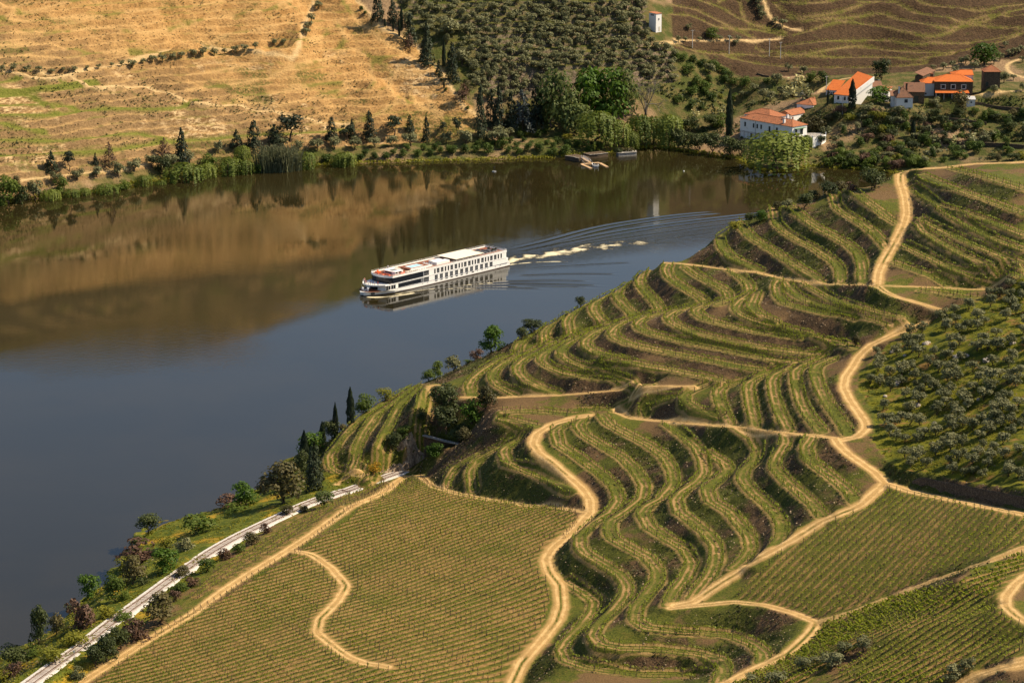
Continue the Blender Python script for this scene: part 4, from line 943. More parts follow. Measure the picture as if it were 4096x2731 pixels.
NAMES = {'olive': 'olive_tree', 'round': 'leafy_tree', 'vivid': 'leafy_tree', 'pale': 'poplar_tree', 'dark': 'evergreen_oak', 'brownish': 'leafy_tree', 'red': 'russet_bush', 'citrus': 'orange_tree', 'yellow': 'yellow_bush', 'gorse': 'gorse_bush',
         'shrub': 'shrub', 'greyshrub': 'shrub', 'greenshrub': 'shrub', 'redshrub': 'shrub', 'yellowshrub': 'shrub', 'conifer': 'conifer_tree', 'cedar': 'cedar_tree', 'bluecedar': 'cedar_tree', 'deadpine': 'dying_pine_tree', 'broadpine': 'pine_tree', 'cypress': 'cypress_tree',
         'willow': 'willow_tree', 'reeds': 'reed_clump', 'cactus': 'prickly_pear', 'bare': 'bare_tree'}
CATS = {'reeds': 'reeds', 'cactus': 'cactus', 'red': 'bush', 'yellow': 'bush', 'gorse': 'bush'}
ASP = {'cypress': .17, 'cedar': .45, 'conifer': .55, 'bluecedar': .6, 'deadpine': .6, 'broadpine': .8, 'willow': 1.3, 'reeds': 1.4, 'shrub': 1.2, 'greyshrub': 1.15, 'greenshrub': 1.2, 'redshrub': 1.2, 'yellowshrub': 1.3, 'olive': 1.05, 'citrus': 1.2, 'bare': 1.0, 'cactus': 1.2, 'gorse': 1.6, 'yellow': 1.2}
tn = [0]; OLIVES = []
def plant(kind, p, h, w=None, label=None, group=None, now=False):
    if kind == 'olive' and not now:      # olives are counted first: the largest in view stay single trees
        OLIVES.append((-h/np.linalg.norm(np.array(p)-np.array([0, 0, HC])), len(OLIVES), p, h, w, label, group)); return
    tn[0] += 1; v = PROTO[kind]; tr, cr = v[tn[0]*7 % len(v)]; w = w or h*ASP.get(kind, .95)
    cat = CATS.get(kind, 'shrub' if 'shrub' in kind else 'tree')
    r_ = emp(NAMES[kind], (p[0], p[1], p[2]-.1), rng.uniform(0, 6.28), label, cat, group, (w, w, h))
    child('trunk', tr, r_); child('crown', cr, r_)
    return r_
def stand(gr, s):
    "records 'x,y,height[,width]' in a survey view -> base points and sizes in metres"
    t = TAG['P']; out = []
    for w in s.split():
        if ',' not in w: t = TAG[w]; continue
        v = [float(a) for a in w.split(',')]; out.append((t[0]+v[0]/t[2], t[1]+v[1]/t[2], v[2]/t[2], v[3]/t[2] if len(v) > 3 else 0))
    a = np.array(out); q = gr.hit(a[:, 0], a[:, 1]); sc = FPX/np.linalg.norm(q-np.array([0, 0, HC]), axis=1)
    return q, a[:, 2]/sc*1.04, np.where(a[:, 3] > 0, a[:, 3]/sc*1.12, 0)
def grow(gr, kind, s, label=None, group=None, labels=None):
    q, h, w = stand(gr, s)
    for i in range(len(q)): plant(kind, q[i], h[i], w[i] or None, labels[i] if labels else label, group)
def scatter(gr, poly_, n, sx, sy, seed, mask=None):
    "points at least (sx, sy) photo pixels apart inside a pixel polygon, laid on the ground"
    g = gen(seed); P = np.array(poly_); lo, hi = P.min(0), P.max(0); out = np.zeros((0, 2))
    for _ in range(n*40):
        c = g.uniform(lo, hi)
        if not (-60 < c[0] < 4160 and -40 < c[1] < 2790) or not inpoly(c[0], c[1], poly_): continue
        if len(out) and np.min(((out[:, 0]-c[0])/sx)**2+((out[:, 1]-c[1])/sy)**2) < 1: continue
        if mask and not mask(c[0], c[1]): continue
        out = np.vstack([out, c])
        if len(out) >= n: break
    q = gr.hit(out[:, 0], out[:, 1]); return out, q
# ------------------------------------------------------------------ planting: far bank
grow(far, 'olive', 'G 10,482,48 90,484,58 180,487,53 265,487,50 345,497,42 425,480,32 500,482,42 585,472,34 662,464,38 750,452,37 818,447,44 890,458,64 962,432,44 1025,422,58 1092,417,62 1162,402,50 1222,392,52 1300,384,58 1365,382,68 1440,377,52 1508,364,40 1580,357,58 1645,347,55 1715,332,50 1845,307,48 1905,302,48 2058,242,62 2072,200,60 2092,150,62 2140,62,60',
     'small grey olive tree in the row lining the path across the golden hillside', 'olive trees along the hillside path')
def many(gr, rows, group=None):
    for kind, s, lb in rows: grow(gr, kind, s, lb, group)
many(far, [
 ('conifer', 'G 345,1150,130,105', 'dark conifer with a wide skirt at the far left above the shore path'),
 ('broadpine', 'G 465,1150,135,85', 'thin dark pine on a bare trunk beside the conifer at the far left'),
 ('conifer', 'G 642,1108,82,40', 'small pointed conifer left of the tall russet pine'),
 ('deadpine', 'G 735,1125,160,95', 'tall russet dying pine on the bare slope above the shore'),
 ('deadpine', 'G 1105,1052,118,95', 'russet dying pine just left of the tallest dark conifer'),
 ('conifer', 'G 1222,1085,215,120', 'tallest dark green conifer on the left shore'),
 ('conifer', 'G 1592,1000,125,105', 'dark conifer standing left of the group of tall pines'),
 ('cedar', 'G 1708,1005,185,115', 'tall dark pine beside the broad pine above the reeds'),
 ('cedar', 'G 1850,975,135,110', 'dark pine close against the left of the broad pine'),
 ('broadpine', 'G 1950,950,180,190', 'broad dark pine above the grey reeds'),
 ('cedar', 'G 2228,955,160,95', 'narrow dark pine right of the broad pine'),
 ('broadpine', 'G 2330,960,120,110', 'rounded dark pine at the left end of the orange orchard'),
 ('olive', 'G 1468,1030,95,60', 'thin dark olive on the slope behind the shore willows'),
 ('brownish', 'G 110,1260,80', 'low reddish brown tree among the greens at the far left shore'),
 ('round', 'G 50,1372,185,170', 'big leafy green tree at the left edge of the shore'),
 ('dark', 'G 130,1372,130,130', 'dark round tree in front of the big leafy tree at the far left shore'),
 ('olive', 'G 235,1352,145,110', 'tall grey olive near the left end of the shore'),
 ('willow', 'G 340,1368,95,140', 'pale drooping willow low by the water at the left end of the shore'),
 ('greenshrub', 'G 10,1385,70,60', 'bright green shrub at the left frame edge by the water'),
 ('round', 'G 420,1310,120,100', 'leafy tree behind the first drooping willow on the left'),
 ('willow', 'G 480,1340,70,110', 'small willow right of the first drooping willow'),
 ('willow', 'G 565,1325,60,90', 'low pale willow scrub at the water left of the round willow'),
 ('willow', 'G 715,1322,85,180', 'round low willow overhanging the water below the footpath'),
 ('round', 'G 828,1292,85,110', 'leafy green bush tree right of the round low willow'),
 ('willow', 'G 965,1278,100,110', 'narrow willow left of the largest shore willows'),
 ('willow', 'G 1080,1272,60,90', 'low willow at the foot of the dark bank tree'),
 ('dark', 'G 1095,1180,130,110', 'dark green tree behind the largest shore willows'),
 ('willow', 'G 1235,1250,150,270', 'widest willow on the left shore'),
 ('willow', 'G 1385,1240,140,150', 'willow joined to the right of the widest one'),
 ('round', 'G 1400,1140,110,120', 'leafy tree behind the joined willows'),
 ('willow', 'G 1545,1210,150,190', 'broad willow left of the reeds'),
 ('willow', 'G 1650,1205,130,120', 'upright willow touching the reeds'),
 ('willow', 'G 1630,1110,130,110', 'tall yellow green willow behind the shore'),
 ('greenshrub', 'G 1740,1185,110,70', 'bright green shrub between the willow and the reeds'),
 ('reeds', 'G 1820,1160,180,170', 'left half of the grey reed bed'), ('reeds', 'G 1920,1165,190,170', 'right half of the grey reed bed'),
 ('willow', 'G 2060,1158,135,150', 'bright willow right of the reed bed'),
 ('citrus', 'G 2200,1092,75,85', 'lone round orange tree between two willows'),
 ('willow', 'G 2295,1140,110,140', 'willow at the left end of the orange orchard'),
 ('willow', 'H 60,1142,120,140', 'pale round willow leaning over the water at the orchard end'),
])
many(far, [('olive', 'G 795,1185,100 905,1152,98 655,1192,85 520,1212,88 380,1232,85 1020,1125,95 1155,1122,100 1265,1102,95 2130,1015,100 2250,1003,85 1900,985,70 2010,1010,70', 'grey olive tree on the bank just above the left shore'),
 ('olive', 'H 120,1003,95 250,993,88 365,988,90 490,983,112 730,963,82 860,973,112 1080,965,125,150 1155,922,80 960,930,60', 'silvery olive tree behind the orange orchard')], 'olive trees along the far shore')
grow(far, 'citrus', 'H 155,1077,55 185,1047,48 250,1072,55 325,1067,60 375,1042,50 440,1052,55 540,1047,55 470,1012,45 580,1012,50 625,1042,55 660,1007,55 692,1032,50 750,1022,60 772,1037,65 855,1032,65 935,1022,60 940,982,45 1010,1032,75 1040,977,45 1110,1002,80 1147,1032,50 1215,1037,60 1205,992,50 1280,1017,60 1250,952,40 1345,1007,60 1362,1022,55 1450,1042,65 1450,992,45 1530,1042,75 1410,972,45 1480,967,50 1550,992,60 1610,987,60 1690,1027,65 1762,1002,60 1710,982,45 1230,927,50 1350,922,55 1395,902,50 1160,962,50 1300,985,45 1100,955,45',
     'dark round orange tree in the waterside orchard', 'orange trees in the waterside orchard')
many(far, [('yellow', 'H 1275,915,50', 'pale yellow green tree at the back of the orchard'), ('yellow', 'H 1540,942,50,75', 'yellow green bush tree at the orchard beside the willow'),
 ('conifer', 'H 100,933,132', 'dark pine at the left behind the orchard'), ('cedar', 'H 215,935,180,95', 'tallest slim pine behind the orchard'), ('broadpine', 'H 380,915,140,125', 'broad dark pine behind the middle left of the orchard'),
 ('conifer', 'H 485,885,112,75', 'pointed conifer right of the broad dark pine'), ('cedar', 'H 597,955,165,62', 'narrow dark conifer on a bare trunk amid the orchard olives'), ('broadpine', 'H 710,895,78,60', 'small dark pine below the curved terraces'), ('broadpine', 'H 805,908,118,80', 'rounded dark pine below the curved terraces'),
 ('cedar', 'H 962,925,340,85', 'very tall dark cedar at the foot of the farm lane'), ('cedar', 'H 1030,850,240,90', 'dark cedar in the grove beside the tallest cedar'), ('conifer', 'H 1085,880,290,110', 'dense dark cedar in the middle of the cedar grove'), ('cedar', 'H 1165,870,240,95', 'dark cedar left of the blue grey cedar'),
 ('bluecedar', 'H 1245,870,250,170', 'blue grey cedar with layered branches'), ('cedar', 'H 1335,860,270,120', 'dark cedar between the grey cedar and the big leafy trees'), ('deadpine', 'H 842,690,125,110', 'greyish dying pine beside the farm lane'),
 ('pale', 'H 1440,850,380,230', 'tall pale green poplar at the left of the big leafy trees'), ('pale', 'H 1580,890,290,230', 'rounded pale poplar standing in front of the vivid green tree'),
 ('vivid', 'H 1690,850,390,300', 'vivid green broad tree, left crown of the pair'), ('vivid', 'H 1800,830,370,280', 'vivid green broad tree, right crown of the pair'), ('pale', 'H 1905,780,320,200', 'pale leafy tree right of the vivid green pair'),
 ('willow', 'H 1740,985,235,260', 'large weeping willow behind the jetty'), ('willow', 'H 1880,1000,190,170', 'weeping willow spilling towards the stone quay'), ('willow', 'H 1970,1012,135,110', 'small weeping willow at the end of the quay'),
 ('bare', 'H 2070,800,290,270', 'bare grey tree with spreading twigs'), ('willow', 'H 2030,985,210,190', 'dark willow right of the quay willows'), ('willow', 'H 2125,985,200,170', 'dark willow in the middle of the cove row'), ('willow', 'H 2225,990,215,190', 'dark willow at the right of the cove row'),
 ('dark', 'H 2290,1005,140,130', 'dark bush tree right of the cove willows'),
 ('cedar', 'H 268,150,220,85', 'dark cedar at the top of the farm lane'), ('cypress', 'H 430,205,175,20', 'slim cypress beside the upper lane'), ('cypress', 'H 415,242,130,17', 'short slim cypress touching the upper lane'), ('cypress', 'H 375,212,62,12', 'very small cypress at the lane edge, left of the two slim ones'),
 ('cypress', 'H 715,445,165,26', 'isolated cypress beside the lane'), ('cypress', 'H 320,178,45,16', 'stubby cypress at the bend of the upper lane'), ('cedar', 'H 370,165,160,80', 'dark cedar behind the slim cypresses'), ('cedar', 'H 490,300,200,90', 'dark cedar over the upper lane'), ('deadpine', 'H 482,340,110,75', 'brownish pine overhanging the lane'),
 ('conifer', 'H 600,425,265,115', 'big dark cedar standing in the lane bend'), ('cedar', 'H 770,550,250,95', 'dark cedar at the edge of the olive terraces'), ('conifer', 'H 680,515,105,62', 'small dark conifer on the lane edge'), ('cypress', 'H 716,590,52,12', 'tiny cypress on the lane edge below the small conifer'),
 ('olive', 'H 460,190,120,100', 'pale olive at the top of the lane'), ('olive', 'H 595,225,90', 'pale olive beside the dark lane cedars'), ('olive', 'H 838,440,125,100', 'large silvery olive right of the dark lane cedar'), ('olive', 'H 745,260,160,130', 'tall silvery olive on the upper left of the terraces'), ('brownish', 'H 870,645,110,80', 'brown green tree below the silvery olives by the lane')])
grow(far, 'citrus', 'H 160,70,32 185,92,25 700,545,25 728,612,26 875,735,28', 'small clipped bush on the edge of the farm lane', 'clipped bushes on the farm lane')
# the olive terraces
OP2 = [(TAG['H'][0]+a/1.68, TAG['H'][1]+b/1.68) for a, b in ((420, -20), (620, 230), (780, 330), (900, 560), (1000, 700), (1330, 650), (1450, 470), (1900, 470), (2050, 520), (2300, 560), (2300, 420), (2080, 250), (2040, -20))]
for (px, py), q in zip(*scatter(far, OP2, 260, 30, 19, 71)):
    sc = FPX/np.linalg.norm(q-np.array([0, 0, HC])); plant('olive', q, rng.uniform(32, 50)/sc, rng.uniform(32, 54)/sc, 'grey green olive tree on the dry stone terraces of the far hill', 'olive trees on the far terraces')
many(far, [
 ('cypress', 'I 370,915,310,48', 'tallest cypress, left of the white house'), ('cypress', 'I 738,925,125,36', 'dark cypress in front of the white house'), ('cypress', 'I 1196,728,185,52', 'dark cypress below the orange roofed barn'), ('cypress', 'I 1033,702,100,18', 'slim cypress between the white house and the barn'), ('cypress', 'I 1605,928,118,36', 'dark cypress on the garden terrace, right of the big garden tree'), ('cypress', 'I 1713,932,85,13', 'very slim cypress on the garden terrace'),
 ('dark', 'I 1392,535,135,125', 'dark green tree behind the orange roofed barn'), ('vivid', 'I 2085,442,150,180', 'big rounded green tree above the farm on the right'), ('round', 'I 255,264,78,90', 'round green tree beside the upper path near the poles'), ('vivid', 'I 1380,695,115,160', 'bright green tree between the barn and the old farmhouse'),
 ('brownish', 'I 1920,745,135,135', 'olive brown tree in front of the stone house'), ('brownish', 'I 945,895,115,130', 'brownish round tree beside the terrace of the white house'), ('willow', 'I 690,1148,260,420', 'huge weeping willow standing in the water before the white house'), ('willow', 'I 890,1010,100,80', 'small willow at the corner of the white garden wall'),
 ('dark', 'I 60,1005,125,140', 'dark bushy tree on the shore left of the house, leftmost'), ('dark', 'I 160,1015,115,130', 'dark bushy tree on the shore left of the house, second'), ('dark', 'I 260,1035,140,150', 'dark bushy tree on the shore left of the house, third'), ('dark', 'I 370,1052,130,140', 'dark bushy tree on the shore below the tallest cypress'), ('dark', 'I 450,1055,110,110', 'dark bush touching the huge willow'),
 ('dark', 'I 250,860,90,120', 'dark shrub tree in the garden left of the tallest cypress'), ('greenshrub', 'I 300,850,110,120', 'green shrub tree behind the tallest cypress'), ('dark', 'I 110,880,90,120', 'dark shrub above the cove left of the house'), ('greenshrub', 'I 30,870,100,120', 'green shrub at the corner of the cove'), ('cactus', 'I 145,790,50', 'prickly pear on the bare bank left of the house'), ('cactus', 'I 330,760,50', 'prickly pear beside the tallest cypress'),
 ('cactus', 'I 840,592,95', 'tall prickly pear with yellow fruit left of the barn'), ('cactus', 'I 790,652,85', 'prickly pear in bloom above the stone tank'), ('cactus', 'I 890,662,80', 'prickly pear right of the stone tank'), ('cactus', 'I 752,668,52', 'low prickly pear left of the stone tank'), ('cactus', 'I 1755,960,58', 'prickly pear on the garden wall'), ('cactus', 'I 1880,965,55', 'prickly pear further right on the garden wall'), ('cactus', 'I 2010,985,80', 'large flowering prickly pear at the right garden end'), ('cactus', 'I 530,705,35', 'bluish agave clump above the white house'),
 ('olive', 'I 690,565,85', 'round olive by the bare yard left of the barn'), ('citrus', 'I 920,552,75', 'orange tree at the yard edge, left one'), ('citrus', 'I 1000,555,80', 'orange tree at the yard edge, right one'), ('olive', 'I 770,480,58', 'small dark olive above the yard, left'), ('olive', 'I 872,500,62', 'small dark olive above the yard, right'), ('citrus', 'I 620,560,45', 'low orange bush left of the yard olive'), ('citrus', 'I 475,582,72', 'round orange tree at the end of the orchard bank'), ('yellow', 'I 315,662,34', 'low yellow flowering bush on the orchard bank')])
grow(far, 'citrus', 'I 20,405,62 60,412,60 130,425,60 190,445,60 250,455,60 290,475,60 330,495,60 360,535,70 345,560,60 400,570,60 100,500,80 150,585,80 210,612,85 120,645,75 210,642,60 255,672,62 390,682,60 120,732,60 185,737,50 30,692,60 235,560,60', 'orange tree on the orchard bank descending to the cove', 'orange trees on the orchard bank')
grow(far, 'olive', 'I 240,500,85 535,615,60 465,662,60 600,672,80 650,682,80 720,642,70 30,285,45 75,282,40 170,278,35 310,275,40 375,278,45 430,275,40 415,305,45 680,160,48 730,180,60 570,40,70 580,90,60 590,130,60 555,10,60 100,200,45', 'grey olive tree dotted about the vineyard lanes and the bank above the house', 'scattered olive trees above the house')
grow(far, 'olive', 'I 1810,470,55 1870,455,50 1930,440,60 1960,430,60 2020,470,70 2150,430,70 2190,410,60 2225,320,45 2260,380,60 2300,370,60 2330,350,50 2340,420,50 2215,560,80 2280,540,45 2150,630,60 2000,620,60 1750,720,75 1740,470,40 1890,490,50 2345,610,60', 'olive tree around the stone buildings at the right', 'olive trees by the stone buildings')
GARD = [(TAG['I'][0]+a/1.68, TAG['I'][1]+b/1.68) for a, b in ((1000, 770), (1250, 740), (1450, 770), (1650, 760), (2400, 760), (2400, 1080), (1700, 1110), (1330, 1140), (1010, 1120), (1030, 1000), (930, 960), (1050, 900))]
kinds = ['dark', 'citrus', 'olive', 'greenshrub', 'shrub', 'greyshrub', 'yellowshrub', 'citrus', 'olive', 'redshrub', 'brownish', 'dark']
GL = {'dark': 'dark leafy tree in the terraced garden below the farm', 'citrus': 'round orange tree in the terraced garden below the farm', 'olive': 'silvery olive in the terraced garden below the farm', 'greenshrub': 'fresh green shrub in the terraced garden below the farm', 'shrub': 'dark shrub in the terraced garden below the farm', 'greyshrub': 'grey shrub in the terraced garden below the farm', 'yellowshrub': 'yellow green shrub in the terraced garden below the farm', 'redshrub': 'russet shrub in the terraced garden below the farm', 'brownish': 'brownish tree in the terraced garden below the farm'}
for i, ((px, py), q) in enumerate(zip(*scatter(far, GARD, 120, 21, 13, 72))):
    k = kinds[int(rng.integers(len(kinds)))]; sc = FPX/np.linalg.norm(q-np.array([0, 0, HC])); plant(k, q, rng.uniform(24, 52)/sc, rng.uniform(32, 60)/sc, GL[k], 'plants of the terraced garden')
SH2 = [(TAG['I'][0]+a/1.68, TAG['I'][1]+b/1.68) for a, b in ((1010, 1125), (1330, 1150), (1450, 1150), (1700, 1120), (1500, 1075), (1010, 1070))]
for i, ((px, py), q) in enumerate(zip(*scatter(far, SH2, 22, 18, 12, 73))):
    k = ('greenshrub', 'greenshrub', 'round', 'redshrub')[i % 4]; sc = FPX/np.linalg.norm(q-np.array([0, 0, HC])); plant(k, q, rng.uniform(40, 60)/sc, rng.uniform(45, 65)/sc, {'greenshrub': 'fresh green bush on the shore of the cove', 'round': 'leafy green tree on the shore of the cove', 'redshrub': 'russet bush on the shore of the cove'}[k], 'bushes on the cove shore')
# low scrub that nobody could count, as one mesh per slope: small dark tufts on the golden hill
def tufts(name, gr, poly_, n, seed, size, mat, nscale, thr):
    g = gen(seed); P = np.array(poly_); lo = np.maximum(P.min(0), (-150, -60)); hi = np.minimum(P.max(0), (4240, 2800))
    c = g.uniform(lo, hi, (n, 2)); c = c[inpoly(c[:, 0], c[:, 1], poly_)]; q = gr.hit(c[:, 0], c[:, 1])
    m = fbm(q[:, 0]*nscale, q[:, 1]*nscale*2, 3, seed)+g.normal(0, .06, len(q)) > thr; q = q[m]; k = 5
    cc = (q[:, None, :]+np.stack([g.normal(0, size*.45, (len(q), k)), g.normal(0, size*.45, (len(q), k)), g.uniform(.1, .9, (len(q), k))*size*.7], -1)).reshape(-1, 3)
    v, f = leafq(cc, g.normal(size=cc.shape)+(0, 0, 1.), size*.8, 1.2, g); mesh_obj(name, v, f, mat)['kind'] = 'stuff'
tufts('hillside_scrub', far, LEFT, 9000, 81, .62, LM['dark'], .035, .10)
tufts('stunted_vines', far, LEFT, 6000, 84, .42, LM['brownish'], .02, -.05)
tufts('valley_scrub', far, poly('I -200,500 400,620 900,740 1700,700 2352,640 2600,640 2600,1060 1000,1100 500,1000 0,960 -300,900'), 5000, 82, 1.1, LM['dark'], .05, .02)
# shore fringe and vine rows on the far slopes
fr_ = resample(FSHORE[:, :2], .9); fr_ = fr_+rng.normal(0, .8, fr_.shape); fz = far.h_at(fr_[:, 0], fr_[:, 1])
cc = np.concatenate([np.c_[fr_+rng.normal(0, .9, fr_.shape), np.maximum(fz, 0)+rng.uniform(.1, 1.1, len(fr_))] for _ in range(9)])
v, f = leafq(cc, rng.normal(size=cc.shape)+(0, -.6, .6), .75, 1.3); mesh_obj('shore_grass', v, f, LM['yellow'])['kind'] = 'stuff'
fv = []
for kd, w, P in far_lines:
    if kd != 'vine': continue
    Q = P[::2, :2]; t = np.gradient(Q, axis=0); t /= np.linalg.norm(t, axis=1)[:, None]; nn = np.stack([-t[:, 1], t[:, 0]], -1)
    for s_ in (-.9, .9):
        A = resample(Q+nn*s_, .9); fv.append(np.c_[A, far.h_at(A[:, 0], A[:, 1])])
fv = np.vstack(fv); fv = fv[rng.uniform(size=len(fv)) < .85]
cc = np.concatenate([fv+np.stack([rng.normal(0, .25, len(fv)), rng.normal(0, .25, len(fv)), rng.uniform(.4, 1.2, len(fv))], -1) for _ in range(2)])
v, f = leafq(cc, rng.normal(size=cc.shape)+(0, 0, .6), .32, 1.2); mesh_obj('far_vine_rows', v, f, M_VLEAF)['kind'] = 'stuff'
